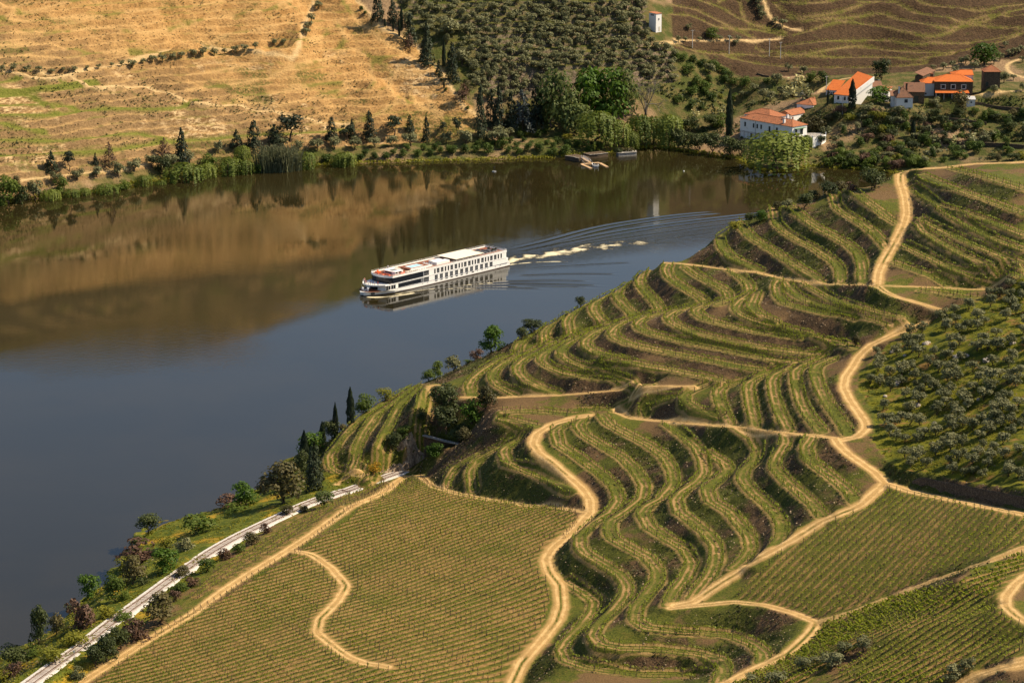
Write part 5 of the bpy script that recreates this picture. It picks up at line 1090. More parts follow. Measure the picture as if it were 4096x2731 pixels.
# ------------------------------------------------------------------ planting: near hill
many(near, [
 ('dark', 'D 270,1292,310,130', 'tall dark green tree at the water edge, lower left'), ('brownish', 'D 385,1185,150,120', 'brown green tree beside the tall dark tree at the lower left'), ('redshrub', 'D 560,1135,260,200', 'big russet thicket on the lower left bank'), ('vivid', 'D 600,935,160,150', 'leafy green tree over the water, lower left bank'), ('round', 'D 765,965,185,150', 'leafy green tree right of the russet thicket'), ('greenshrub', 'D 830,955,90,90', 'bright shrub by the rail bank, lower left'),
 ('olive', 'D 468,1005,82,70', 'pale grey tree on the water edge left of the leafy tree'), ('brownish', 'D 900,845,200,170', 'brown green tree above the yellow broom'), ('yellow', 'D 848,765,125,160', 'yellow green round tree over the water'), ('redshrub', 'D 940,690,170,270', 'wide russet thicket on the river bank'), ('vivid', 'D 1110,765,165,180', 'rich green round tree on the river bank'), ('yellow', 'D 1120,605,95,120', 'yellow green bush beside the russet thicket'),
 ('greyshrub', 'D 1235,620,130,125', 'dark grey green bush near the yellow bush'), ('greenshrub', 'D 1340,505,145,220', 'spreading bright green bush on the yellow point'), ('dark', 'D 1000,475,115,170', 'dark leafy tree on the tip of the yellow point'), ('dark', 'D 910,530,80,80', 'small dark bush below the tip of the yellow point'), ('vivid', 'D 1640,320,155,200', 'large green bush tree right of the yellow point'), ('redshrub', 'D 1550,330,110,150', 'russet bush left of the large green bush tree'),
 ('greenshrub', 'D 1590,360,65,160', 'low green bush in front of the large green bush tree'), ('brownish', 'D 1900,305,290,290', 'large brown green thicket left of the dark cypress'), ('redshrub', 'D 1775,200,120,110', 'purple brown bush left of the large thicket'), ('yellow', 'D 1900,110,90,120', 'light yellow green tree above the large thicket'), ('cedar', 'D 2110,222,270,115', 'broad dark cypress at the end of the river thicket'),
 ('dark', 'D 100,1400,140,200', 'pale leafed low tree at the left frame edge'), ('redshrub', 'D 80,1460,120,150', 'russet shrub at the lower left frame edge'), ('yellowshrub', 'D 350,1370,110,170', 'yellow green shrub above the railway, lower left'), ('yellowshrub', 'D 480,1250,110,170', 'second yellow green shrub above the railway, lower left'), ('greenshrub', 'D 240,1330,90,110', 'green shrub below the tall dark tree'), ('yellowshrub', 'D 20,1500,90,130', 'yellow green shrub in the lower left corner'), ('shrub', 'D 960,850,70,80', 'small dark shrub beside the railway bank'), ('yellowshrub', 'D 730,1060,90,150', 'yellow green shrub along the rail bank'),
 ('brownish', 'D 1080,1112,220,210', 'large olive green bush on the field side of the railway'), ('redshrub', 'D 920,1215,170,160', 'russet bush on the field side of the railway'), ('dark', 'D 720,1365,190,150', 'dark green bush hiding the railway, left half'), ('dark', 'D 800,1300,170,130', 'dark green bush hiding the railway, right half'), ('dark', 'D 640,1400,150,140', 'dark bush at the lower end of the rail hedge'), ('greyshrub', 'D 525,1482,105,95', 'grey green shrub beside the rails near the lower edge'),
 ('greenshrub', 'D 1390,765,115,110', 'green bush on the field side of the railway'), ('redshrub', 'D 1290,860,90,90', 'russet shrub beside the green rail bush'), ('greenshrub', 'D 1200,900,95,120', 'green shrub above the large olive green bush'), ('redshrub', 'D 1180,960,90,80', 'russet shrub above the large olive green bush'), ('greenshrub', 'D 1602,635,92,85', 'round green bush at the upper railway'), ('redshrub', 'D 1510,680,115,100', 'purple brown bush across the rails'), ('brownish', 'D 1690,580,85,120', 'brown green bush along the upper railway'), ('redshrub', 'D 1790,505,92,70', 'purple brown bush at the upper railway'), ('brownish', 'D 1935,375,65,90', 'brown bush near the upper railway'), ('pale', 'D 2180,328,110,130', 'pale green bush covering the rails'), ('brownish', 'D 2040,360,45,70', 'low brown bush by the rails'),
 ('greenshrub', 'D 830,1085,90,130', 'thin green shrub arching over the rails'), ('brownish', 'D 1230,790,70,110', 'thin brown shrub on the rail ballast edge'),
 ('cypress', 'R5 190,385,178,30', 'left cypress of the pair above the river'), ('cypress', 'R5 272,365,195,44', 'right cypress of the pair above the river'), ('cypress', 'R5 120,457,125,36', 'short cypress left of the pair above the river'), ('cypress', 'R5 25,618,185,48', 'dark cypress in the river thicket'), ('cedar', 'R5 80,705,215,92', 'big dark cypress clump above the railway'), ('round', 'R5 345,330,105,125', 'green tree right of the cypress pair'), ('yellow', 'R5 460,270,78,95', 'yellow green bush on the crest right of the cypress pair'),
 ('dark', 'R5 170,435,105,100', 'dark tree below the cypress pair'), ('yellow', 'R5 70,445,85,95', 'yellow green tree left of the short cypress'), ('vivid', 'R5 65,565,130,140', 'bright green tree in the river thicket'), ('redshrub', 'R5 60,375,60,70', 'purple brown tree at the back of the river thicket'), ('dark', 'R5 10,700,160,90', 'dark tree below the river thicket'), ('brownish', 'R5 230,350,40,50', 'low bush between the two cypresses'),
 ('dark', 'R5 785,345,170,175', 'large dark oak in the gully above the stone wall'), ('brownish', 'R5 1000,312,125,112', 'loose brown green oak in the gully, right'), ('dark', 'R5 785,445,145,150', 'dark oak in the middle of the gully'), ('vivid', 'R5 925,405,135,130', 'brighter green oak in the gully'), ('dark', 'R5 860,490,110,120', 'dark oak low in the gully beside the stone wall'), ('brownish', 'R5 882,492,84,90', 'small brown green bush right of the stone wall'), ('dark', 'R5 502,535,95,90', 'dark bush on top of the cliff'), ('greenshrub', 'R5 562,462,72,72', 'green bush on the cliff edge'), ('shrub', 'R5 650,368,42,48', 'little bush at the end of the vine terrace'), ('vivid', 'R5 720,570,75,95', 'green bush below the stone wall'), ('gorse', 'R5 400,660,70,75', 'orange yellow gorse at the foot of the cliff'),
 ('round', 'R5 690,165,62,85', 'bluish green bush on the shore crest, lowest'), ('round', 'R5 740,142,92,62', 'light green bush on the shore crest'), ('olive', 'R5 822,117,98,100', 'grey olive tree on the shore crest'), ('vivid', 'Q3 870,725,260,240', 'big bright green tree on the shore crest'), ('redshrub', 'Q3 725,772,125,125', 'russet round bush left of the big bright tree'), ('olive', 'Q3 1030,642,115,125', 'grey olive right of the big bright tree'), ('dark', 'Q3 1150,602,120,120', 'dark bush tree of the crest pair, left'), ('dark', 'Q3 1245,535,125,190', 'dark bush tree of the crest pair, right'), ('olive', 'Q3 1600,342,62,80', 'small grey bush on the crest'), ('dark', 'Q3 1700,302,100,100', 'dark bush on the crest above the vine terraces'), ('olive', 'Q3 1820,235,62,80', 'grey bush on the crest behind the terraces'), ('olive', 'Q3 2110,62,62,90', 'grey bush on the crest further up'), ('greenshrub', 'Q3 650,800,35,110', 'low green scrub below the russet round bush'),
 ('olive', 'Q1 230,1005,66', 'grey bush above the wake, lowest of the crest row'), ('olive', 'Q1 350,968,75,130', 'grey bush above the wake, second of the crest row'), ('olive', 'Q1 440,925,95,120', 'grey bush above the wake, third of the crest row'), ('yellow', 'Q1 800,745,110,150', 'yellow green bush on the spur crest'), ('dark', 'Q1 930,700,110,110', 'dark bush right of the yellow green crest bush'), ('vivid', 'Q1 1050,665,105,140', 'green bush on the spur crest'), ('brownish', 'Q1 1200,565,85,110', 'brown bush on the spur crest'), ('olive', 'Q1 1290,555,95,110', 'grey green bush on the spur crest'), ('dark', 'Q1 1455,550,140,170', 'dark round bush on the spur crest'), ('dark', 'Q1 1540,470,95,110', 'dark bush behind the round one on the spur crest'), ('dark', 'Q1 1680,425,120,190', 'dark spreading bush on the upper crest'), ('brownish', 'Q1 1790,400,115,150', 'brownish bush on the upper crest'), ('redshrub', 'Q1 1900,375,95,120', 'russet bush on the upper crest'), ('dark', 'Q1 2090,370,190,240', 'largest dark bush on the upper crest'), ('olive', 'Q1 2240,255,125,130', 'grey bush beside the bend of the upper track'),
 ('brownish', 'A 1222,1315,85,68', 'lone small bush beside the track on the terraces'),
 ('olive', 'F 860,1425,110,125', 'grey olive tree in the lower right vineyard, left one'), ('olive', 'F 960,1390,70,80', 'small grey olive between the two large ones'), ('olive', 'F 1060,1405,120,155', 'largest grey olive in the lower right vineyard'), ('olive', 'F 1142,1305,85,105', 'grey olive up the strip in the lower right vineyard'), ('olive', 'F 1272,1295,105,105', 'uppermost grey olive of the lower right strip'), ('olive', 'F 700,1515,95,145', 'grey olive near the lower edge by the track'), ('olive', 'F 530,1515,70,120', 'grey olive on the lower frame edge'), ('olive', 'F 1888,1475,115,120', 'grey olive above the dirt yard, left'), ('olive', 'F 1970,1435,105,100', 'grey olive above the dirt yard, right'), ('olive', 'F 1845,1515,80,100', 'low grey olive at the edge of the dirt yard'),
])
GR2 = poly('C 1480,80 1340,190 1250,290 1270,380 1360,480 1400,700 1450,780 1500,900 1560,960 1900,1010 2352,1095 2600,1150 2600,-350 A 2352,880 2230,930 2050,1020 1850,1080')
for (px, py), q in zip(*scatter(near, GR2, 165, 36, 23, 74)):
    sc = FPX/np.linalg.norm(q-np.array([0, 0, HC])); h = rng.uniform(44, 66)/sc; plant('olive', q, h, h*rng.uniform(.9, 1.15), 'grey green olive tree on the grassy slope at the right', 'olive trees on the grassy slope')
tufts('bank_grass', near, STRIP, 16000, 83, .35, LM['yellow'], .05, -.12)
tufts('slope_grass', near, GROVE, 9000, 85, .30, LM['yellow'], .06, .0)
# clumps of grass and bramble on the terrace banks
bm = (bank > .5) & (npx > -50) & (npx < 4150) & (npy < 2790) & (npy > 500)
bi = np.argwhere(bm); bi = bi[rng.choice(len(bi), min(len(bi), 26000), replace=False)]
bx = near.x0+bi[:, 1]*near.h+rng.uniform(-.3, .3, len(bi)); by = near.y0+bi[:, 0]*near.h+rng.uniform(-.3, .3, len(bi))
br_ = mBr[bi[:, 0], bi[:, 1]]; kp = fbm(bx*.07, by*.07, 3, 91)-.16*br_+rng.normal(0, .05, len(bi)) > .0; bx, by = bx[kp], by[kp]; bz = near.h_at(bx, by)
cc = np.repeat(np.stack([bx, by, bz], -1), 3, 0)+rng.normal(0, .16, (3*len(bx), 3))+(0, 0, .15)
v, f = leafq(cc, rng.normal(size=cc.shape)+(0, 0, .8), .34, 1.3); mesh_obj('bank_bramble', v, f, LM['brownish'])['kind'] = 'stuff'
# loose stones on the bare banks
bi = np.argwhere(bm); bi = bi[rng.choice(len(bi), 9000, replace=False)]
bx = near.x0+bi[:, 1]*near.h; by = near.y0+bi[:, 0]*near.h; bz = near.h_at(bx, by); n = len(bx); s_ = rng.uniform(.07, .26, n)*rng.uniform(.6, 1.2, n)
oc = np.array([(1, 0, 0), (0, 1, 0), (-1, 0, 0), (0, -1, 0), (0, 0, .8), (0, 0, -.8)]); of = np.array([(0, 1, 4), (1, 2, 4), (2, 3, 4), (3, 0, 4)])
V = oc[None]*s_[:, None, None]*rng.uniform(.6, 1.3, (n, 6, 1))+np.stack([bx, by, bz], -1)[:, None, :]
M_STONE = flat('schist_stone', (.26, .19, .12), .9, .15, .35)
mesh_obj('loose_stones', V.reshape(-1, 3), (of[None]+(np.arange(n)*6)[:, None, None]).reshape(-1, 3), M_STONE)['kind'] = 'stuff'
OLIVES.sort(); big_, small_ = OLIVES[:295], OLIVES[295:]
for _, _, p_, h_, w_, lb, gr_ in big_: plant('olive', p_, h_, w_, lb, gr_, True)
Vs, Fs, n0 = [], [], 0
for i, (_, _, p_, h_, w_, lb, gr_) in enumerate(small_):
    me = PROTO['olive'][i % 5][1]; k = len(me.vertices)
    if i < 5: c_ = np.empty(k*3, np.float32); me.vertices.foreach_get('co', c_); PROTO['olive'][i] = (*PROTO['olive'][i][:2], c_.reshape(-1, 4, 3)[::2].reshape(-1, 3))
    c_ = PROTO['olive'][i % 5][2]; w_ = (w_ or h_)*1.05; a_ = rng.uniform(0, 6.28)
    Q = np.stack([(c_[:, 0]*math.cos(a_)-c_[:, 1]*math.sin(a_))*w_+p_[0], (c_[:, 0]*math.sin(a_)+c_[:, 1]*math.cos(a_))*w_+p_[1], c_[:, 2]*h_+p_[2]], -1); Q4 = Q.reshape(-1, 4, 3); m_ = Q4.mean(1, keepdims=True); Q = (m_+(Q4-m_)*1.3).reshape(-1, 3)
    Vs.append(Q); tv, tf = tube([p_, np.array(p_)+(0, 0, h_*.5)], .14*h_/3, 4); Fs.append(np.arange(len(Q)).reshape(-1, 4)+n0); n0 += len(Q); Vs.append(tv); Fs.append(tf+n0); n0 += len(tv)
if Vs: mesh_obj('olive_grove', np.vstack(Vs), np.vstack(Fs), LM['olive'])['kind'] = 'stuff'
print('plants', tn[0], 'stuff olives', len(small_))
# ------------------------------------------------------------------ river cruise ship: local x runs from bow to stern, -y is the side towards the camera
class MB:
    def __init__(s): s.v = []; s.f = []
    def add(s, V, F):
        n = len(s.v); s.v += [tuple(p) for p in V]; s.f += [tuple(i+n for i in q) for q in F]; return s
    def box(s, x0, x1, y0, y1, z0, z1):
        return s.add([(x0, y0, z0), (x1, y0, z0), (x1, y1, z0), (x0, y1, z0), (x0, y0, z1), (x1, y0, z1), (x1, y1, z1), (x0, y1, z1)],
                     [(3, 2, 1, 0), (4, 5, 6, 7), (0, 1, 5, 4), (1, 2, 6, 5), (2, 3, 7, 6), (3, 0, 4, 7)])
    def prism(s, P, z0, z1, P1=None):
        n = len(P); P1 = P if P1 is None else P1
        return s.add([(a, b, z0) for a, b in P]+[(a, b, z1) for a, b in P1], [tuple(range(n-1, -1, -1)), tuple(range(n, 2*n))]+[(i, (i+1) % n, n+(i+1) % n, n+i) for i in range(n)])
    def tube(s, P, r, n=5): V, F = tube(P, r, n); return s.add(V, F.tolist())
    def ball(s, c, r, sz=1., n=8, m=5):
        V = [(c[0]+r*math.sin(math.pi*j/m)*math.cos(2*math.pi*i/n), c[1]+r*math.sin(math.pi*j/m)*math.sin(2*math.pi*i/n), c[2]+r*sz*math.cos(math.pi*j/m)) for j in range(m+1) for i in range(n)]
        return s.add(V, [(j*n+i, (j+1)*n+i, (j+1)*n+(i+1) % n, j*n+(i+1) % n) for j in range(m) for i in range(n)])
    def wall(s, P, t, z0, z1):
        "thin upright band along a polyline"
        for a, b in zip(P[:-1], P[1:]):
            a = np.array(a, float); b = np.array(b, float); d = b-a; d /= np.linalg.norm(d)+1e-9; n = np.array([-d[1], d[0]])*t/2
            s.prism([tuple(a-n), tuple(b-n), tuple(b+n), tuple(a+n)], z0, z1)
        return s
    def obj(s, name, mat, par=None, sm=False): return mesh_obj(name, s.v, s.f, mat, par, smooth_=sm)
M_WHITE = flat('white_paint', (.80, .78, .74), .45, .4, .04); M_HULL = flat('hull_white', (.78, .76, .72), .35, .4, .05)
M_GLASS = flat('dark_tinted_glass', (.008, .010, .014), .22, .3); M_BOOT = flat('dark_antifouling', (.045, .018, .016), .6, .3)
M_TEAK = flat('brown_deck_boards', (.20, .075, .04), .7, .2, .15); M_ORANGE = flat('orange_cushions', (.62, .11, .03), .8, .1)
M_CANVAS = flat('cream_canvas', (.74, .66, .52), .9, .1, .04); M_POOL = flat('pale_pool_water', (.38, .68, .74), .08, .5); M_STEEL = flat('grey_steel', (.30, .31, .32), .4, .5, .1)
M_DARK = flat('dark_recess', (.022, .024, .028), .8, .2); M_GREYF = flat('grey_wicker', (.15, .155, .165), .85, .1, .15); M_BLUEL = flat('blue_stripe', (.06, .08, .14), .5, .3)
SB = at(1350+300/3.136, 900+893/3.136, 0.); SS = at(1350+2125/3.136, 900+480/3.136, 0.); SB = SB+(0, .3, 0)
SHA = math.atan2(SS[1]-SB[1], SS[0]-SB[0])+R(1.2); SLEN = 75.0
ship = emp('river_cruise_ship', (SB[0], SB[1], 0), SHA, 'long white river cruise ship with cream sun canopy and a rooftop pool', 'ship')
HW = 5.7
def front(x0, c, hw=HW, x1=72.5, n=9, taper=0.):
    ys = np.linspace(-hw, hw, n); return [(x1, -hw+taper)]+[(x0+c*abs(y/hw)**2.3, y) for y in ys]+[(x1, hw-taper)]
def hullring(k, z): return [(75., -HW*.93)]+[(x, -HW*min(1, (max(x, 0)/k)**.5)) for x in (60, 20, 12, 8, 5.5, 3.5, 2, 1, .3)]+[(z, 0)]+[(x, HW*min(1, (max(x, 0)/k)**.5)) for x in (.3, 1, 2, 3.5, 5.5, 8, 12, 20, 60)]+[(75., HW*.93)]
H = MB(); rings = [(hullring(13, .9), .26), (hullring(11, .4), .9), (hullring(8, -.6), 1.62)]
for (a, z0), (b, z1) in zip(rings[:-1], rings[1:]): H.prism(a, z0, z1, b)
H.obj('hull', M_HULL, ship); MB().prism(hullring(14, 1.2), -.8, .26).obj('boot_stripe', M_BOOT, ship)
MB().wall([(74.9, -HW*.935), (60, -HW-.02), (12, -HW-.02)], .05, 1.50, 1.58).obj('hull_stripe', M_BLUEL, ship)
MB().prism(front(6.2, 2.0, HW-.02, 73.6), 1.62, 3.50).obj('lower_deck_house', M_WHITE, ship)
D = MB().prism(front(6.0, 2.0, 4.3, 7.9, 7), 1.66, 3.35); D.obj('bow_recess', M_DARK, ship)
T = MB().prism(front(2.6, 4.2, HW+.06, 9.6), 3.44, 3.60); T.obj('bow_terrace_deck', M_WHITE, ship)
fc = front(2.6, 4.2, HW+.06, 9.6)[1:-1]; MB().wall(fc, .1, 3.60, 3.95).obj('terrace_bulwark', M_WHITE, ship)
rr = MB()
for zz in (4.25, 4.55): rr.tube([(x, y, zz) for x, y in fc], .028, 4)
for x, y in fc: rr.tube([(x, y, 3.9), (x, y, 4.56)], .03, 4)
rr.obj('terrace_railing', M_STEEL, ship)
MB().prism(front(9.3, 1.6, HW-.06, 26.9), 3.60, 5.86).obj('lounge_glazing', M_GLASS, ship)
MB().box(13.6, 26.8, -HW-.03, -HW+.2, 1.75, 3.30).obj('restaurant_glazing', M_GLASS, ship)
MB().box(13.6, 26.8, HW-.2, HW+.03, 1.75, 3.30).obj('restaurant_glazing', M_GLASS, ship)
MB().box(9.5, 72.4, -HW-.02, -HW+.3, 3.50, 3.74).box(9.5, 72.4, HW-.3, HW+.02, 3.50, 3.74).obj('white_band', M_WHITE, ship)
MB().box(9.6, 26.8, -HW-.035, -HW, 3.56, 3.61).box(27, 72.4, -HW-.035, -HW, 3.52, 3.57).obj('band_stripe', M_BLUEL, ship)
MB().prism([(26.9, -HW), (72.2, -HW), (73.2, -HW+.7), (73.2, HW-.7), (72.2, HW), (26.9, HW)], 3.56, 6.2).obj('upper_deck_house', M_WHITE, ship)
MB().prism(front(8.7, 1.9, HW+.05, 72.8), 5.86, 6.24).obj('roof_slab', M_WHITE, ship)
MB().prism(front(9.2, 1.8, HW-.25, 72.4), 6.24, 6.28).obj('sun_deck', M_TEAK, ship)
fr2 = front(8.8, 1.9, HW, 72.7); MB().wall(fr2+[fr2[0]], .12, 6.24, 6.62).obj('roof_bulwark', M_WHITE, ship)
rr = MB()
for zz in (6.85, 7.12): rr.tube([(x, y, zz) for x, y in fr2+[fr2[0]]], .025, 4)
for x in np.arange(11, 72, 2.2):
    for y in (-HW, HW): rr.tube([(x, y, 6.6), (x, y, 7.13)], .025, 4)
rr.obj('roof_railing', M_WHITE, ship)
def pane(name, x, w, z0, z1, side, mat=M_GLASS, dep=.03, rails=True, door=False):
    y0, y1 = (-HW-dep, -HW+.12) if side < 0 else (HW-.12, HW+dep)
    p = MB().box(x-w/2, x+w/2, y0, y1, z0, z1).obj(name, mat, ship); yo = y0-.03 if side < 0 else y1+.03
    fr = MB(); t = .05
    fr.box(x-w/2-t, x-w/2, y0-.015, y1+.015, z0, z1).box(x+w/2, x+w/2+t, y0-.015, y1+.015, z0, z1)
    if door: fr.box(x-.04, x+.04, y0-.02, y1+.02, z0, z1)
    fr.obj('frame', M_WHITE if not rails else M_STEEL, p)
    if rails:
        q = MB(); 
        for zz in (.35, .65, .95): q.box(x-w/2, x+w/2, yo-.02, yo+.02, z0+zz, z0+zz+.05)
        q.obj('railing', M_STEEL, p)
X4 = lambda zx: (zx-441)/23.0
for side in (-1, 1):
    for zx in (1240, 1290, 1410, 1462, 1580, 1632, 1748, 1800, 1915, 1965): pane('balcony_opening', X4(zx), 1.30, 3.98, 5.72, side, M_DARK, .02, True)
    for zx in (1200, 1332, 1368, 1504, 1540, 1673, 1708, 1840, 1875, 2005, 2042): pane('slim_window', X4(zx), .72, 3.98, 5.72, side, rails=False)
    for zx in (1217, 1280, 1344, 1406, 1470, 1535, 1598, 1660, 1724, 1788, 1850, 1912): pane('french_window', X4(zx), 1.45, 1.66, 3.30, side, rails=True, door=True)
    for zx in (1217, 1280, 1345, 1408, 1472, 1535, 1600, 1675): pane('hull_window', X4(zx), 1.25, .88, 1.26, side, rails=False)
    for zx in (1735, 1785, 1800, 1835, 1870, 1050, 1110, 1970, 2035): MB().box(X4(zx)-.14, X4(zx)+.14, side*HW-.03, side*HW+.03, 1.0, 1.26).obj('porthole', M_GLASS, ship)
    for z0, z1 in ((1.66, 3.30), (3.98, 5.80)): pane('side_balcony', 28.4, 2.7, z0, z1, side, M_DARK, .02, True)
    for x in (8.3, 11.0): pane('bow_window', x, 2.3, 1.75, 3.2, side, rails=False, door=True)
MB().box(25.5, 26.6, -HW-.045, -HW, 1.9, 3.15).obj('white_window_blind', M_GREYF, ship)
g_ = MB()
for y in (-1.2, 0, 1.2): g_.tube([(2.2, y, 1.6), (2.2, y, 2.3)], .28, 6)
g_.box(1.2, 3.2, -.3, .3, 1.62, 2.0).ball((1.6, .9, 2.5), .55).ball((2.2, -1.2, 2.6), .5); g_.obj('anchor_winch', M_WHITE, ship)
MB().tube([(.3, 0, 1.6), (.2, 0, 4.3)], .06, 5).obj('bow_mast', M_STEEL, ship); MB().box(2.0, 3.3, -1.95, -1.3, .6, 1.25).obj('hull_opening', M_DARK, ship).location = (0, -1.75, 0)
MB().prism(front(.6, 3.2, 4.6, 6.0, 9), 1.62, 1.66).obj('foredeck', M_TEAK, ship)
# sun deck fittings built in: wheelhouse, pool, bar, canopy
W_ = MB().prism([(14.2, -3.4), (18.4, -3.4), (18.4, 2.6), (14.2, 2.6), (13.6, 1.5), (13.6, -2.3)], 6.28, 7.35).obj('wheelhouse', M_WHITE, ship)
MB().box(13.55, 13.62, -2.2, 1.4, 6.55, 7.1).box(14.4, 15.6, -3.43, -3.3, 6.5, 7.1).box(16.0, 17.6, -3.43, -3.3, 6.5, 7.1).obj('window', M_GLASS, W_); MB().box(14.6, 17.6, -1.6, .2, 7.35, 7.42).obj('skylight', M_GREYF, W_)
pp = MB().box(22.5, 33.2, -3.2, 3.0, 6.28, 6.86).obj('pool_deck', M_TEAK, ship); MB().box(24.6, 30.4, -1.6, 1.4, 6.80, 6.90).obj('pool', M_POOL, ship); MB().box(24.3, 30.7, -1.9, -1.6, 6.86, 6.96).box(24.3, 30.7, 1.4, 1.7, 6.86, 6.96).box(24.3, 24.6, -1.6, 1.4, 6.86, 6.96).box(30.4, 30.7, -1.6, 1.4, 6.86, 6.96).obj('pool_rim', M_WHITE, ship)
MB().box(22.4, 33.3, -3.5, -3.2, 6.28, 7.0).obj('pool_side_panel', M_WHITE, ship)
MB().box(36.2, 43.2, -3.6, -1.0, 6.28, 7.25).box(37.0, 42.4, -.4, 1.6, 6.28, 7.2).obj('bar_counter', M_WHITE, ship)
c_ = MB().box(45.0, 60.5, -5.1, 5.1, 7.28, 7.38).obj('canopy', M_CANVAS, ship)
q = MB()
for x in (45.3, 50.3, 55.3, 60.2):
    for y in (-5, 5): q.tube([(x, y, 6.28), (x, y, 7.3)], .05, 4)
q.obj('canopy_pole', M_STEEL, c_)
MB().tube([(71.5, 2.5, 6.6), (71.6, 2.5, 8.4)], .04, 4).obj('stern_flagpole', M_STEEL, ship); MB().box(73.2, 75.2, -4.6, 4.6, 1.62, 1.70).obj('stern_platform', M_WHITE, ship)
SM = Matrix.Translation((SB[0], SB[1], 0)) @ Matrix.Rotation(SHA, 4, 'Z')
def on_ship(o, x, y, z, rz=0.): p = SM @ Vector((x, y, z)); o.location = p; o.rotation_euler = (0, 0, SHA+rz); return o
def copy_tree(o, parent=None):
    c = o.copy(); col.objects.link(c)
    if parent: c.parent = parent
    for ch in list(o.children): copy_tree(ch, c)
    return c
def series(first, spots, labels, group):
    for i, (x, y, z, a) in enumerate(spots):
        o = first if i == 0 else copy_tree(first); on_ship(o, x, y, z, a); o['label'] = labels[i] if isinstance(labels, list) else labels; o['group'] = group
lg = emp('sun_lounger', (0, 0, 0), 0, 'x', 'sun lounger'); MB().box(-.95, .95, -.32, .32, .25, .36).obj('seat', M_CANVAS, lg); MB().add([(-.95, -.32, .34), (-.95, .32, .34), (-1.3, .32, .75), (-1.3, -.32, .75), (-.9, -.32, .3), (-.9, .32, .3), (-1.22, .32, .7), (-1.22, -.32, .7)], [(0, 1, 2, 3), (4, 7, 6, 5), (0, 3, 7, 4), (1, 5, 6, 2), (3, 2, 6, 7)]).obj('backrest', M_CANVAS, lg)
f_ = MB()
for x in (-.7, .7):
    for y in (-.28, .28): f_.box(x-.03, x+.03, y-.03, y+.03, 0, .25)
f_.obj('frame', M_STEEL, lg)
series(lg, [(19.9+1.05*i, -4.2, 6.28, R(90)) for i in range(5)]+[(19.6+1.15*i, 2.6, 6.28, R(-90)) for i in range(3)]+[(19.8+1.1*i, .2, 6.28, R(90)) for i in range(2)], 'cream sun lounger on the sun deck ahead of the pool', 'sun loungers ahead of the ship pool')
so_ = emp('orange_sofa', (0, 0, 0), 0, 'x', 'sofa'); MB().box(-.45, .45, -1., 1., .0, .42).obj('seat', M_ORANGE, so_); MB().box(-.62, -.45, -1., 1., .0, .85).obj('backrest', M_ORANGE, so_)
series(so_, [(11.2, -2.6, 6.28, R(8)), (10.6, -.2, 6.28, 0), (10.9, 2.4, 6.28, R(-8)), (12.6, 3.6, 6.28, R(-60)), (16.6, -4.5, 6.28, R(90))], ['orange sofa at the roof front, nearest the camera', 'orange sofa in the middle of the roof front', 'orange sofa at the far side of the roof front', 'orange sofa turned at the far rail', 'orange seat beside the wheelhouse'], 'orange seats on the ship roof')
sg = emp('wicker_sofa', (0, 0, 0), 0, 'x', 'sofa'); MB().box(-.5, .5, -.9, .9, .0, .42).obj('seat', M_GREYF, sg); MB().box(-.65, -.5, -.9, .9, .0, .8).obj('backrest', M_GREYF, sg)
series(sg, [(62.6+1.9*(i % 4), -2.2+2.2*(i//4), 6.28, R(180*(i % 2))) for i in range(10)], 'grey wicker sofa on the stern sun deck', 'grey sofas on the stern deck')
tb = emp('white_armchair', (0, 0, 0), 0, 'x', 'armchair'); MB().box(-.4, .4, -.4, .4, 0, .45).obj('seat', M_WHITE, tb); MB().box(-.5, -.4, -.4, .4, 0, .8).obj('backrest', M_WHITE, tb)
series(tb, [(33.9+.0*i, -2.6+1.3*i, 6.28, R(180)) for i in range(4)]+[(25+1.3*i, -4.3, 6.28, R(90)) for i in range(4)], 'white armchair beside the ship pool', 'white armchairs by the ship pool')
pl_ = emp('planter', (0, 0, 0), 0, 'x', 'planter'); MB().box(-.4, .4, -.4, .4, 0, .5).obj('pot', M_GREYF, pl_); v, f = blobs_crown(77, rnd_blobs(78, 6, .85, .3, .15, .3), 120, .22); mesh_obj('bush', v, f, LM['dark'], pl_)
series(pl_, [(68.3, -2.4, 6.28, 0), (70.0, -2.4, 6.28, 0), (69.2, .6, 6.28, 0)], ['dark bush in a planter, forward one on the stern deck', 'dark bush in a planter nearest the stern', 'dark bush in a planter at the middle of the stern deck'], 'planters on the stern deck')
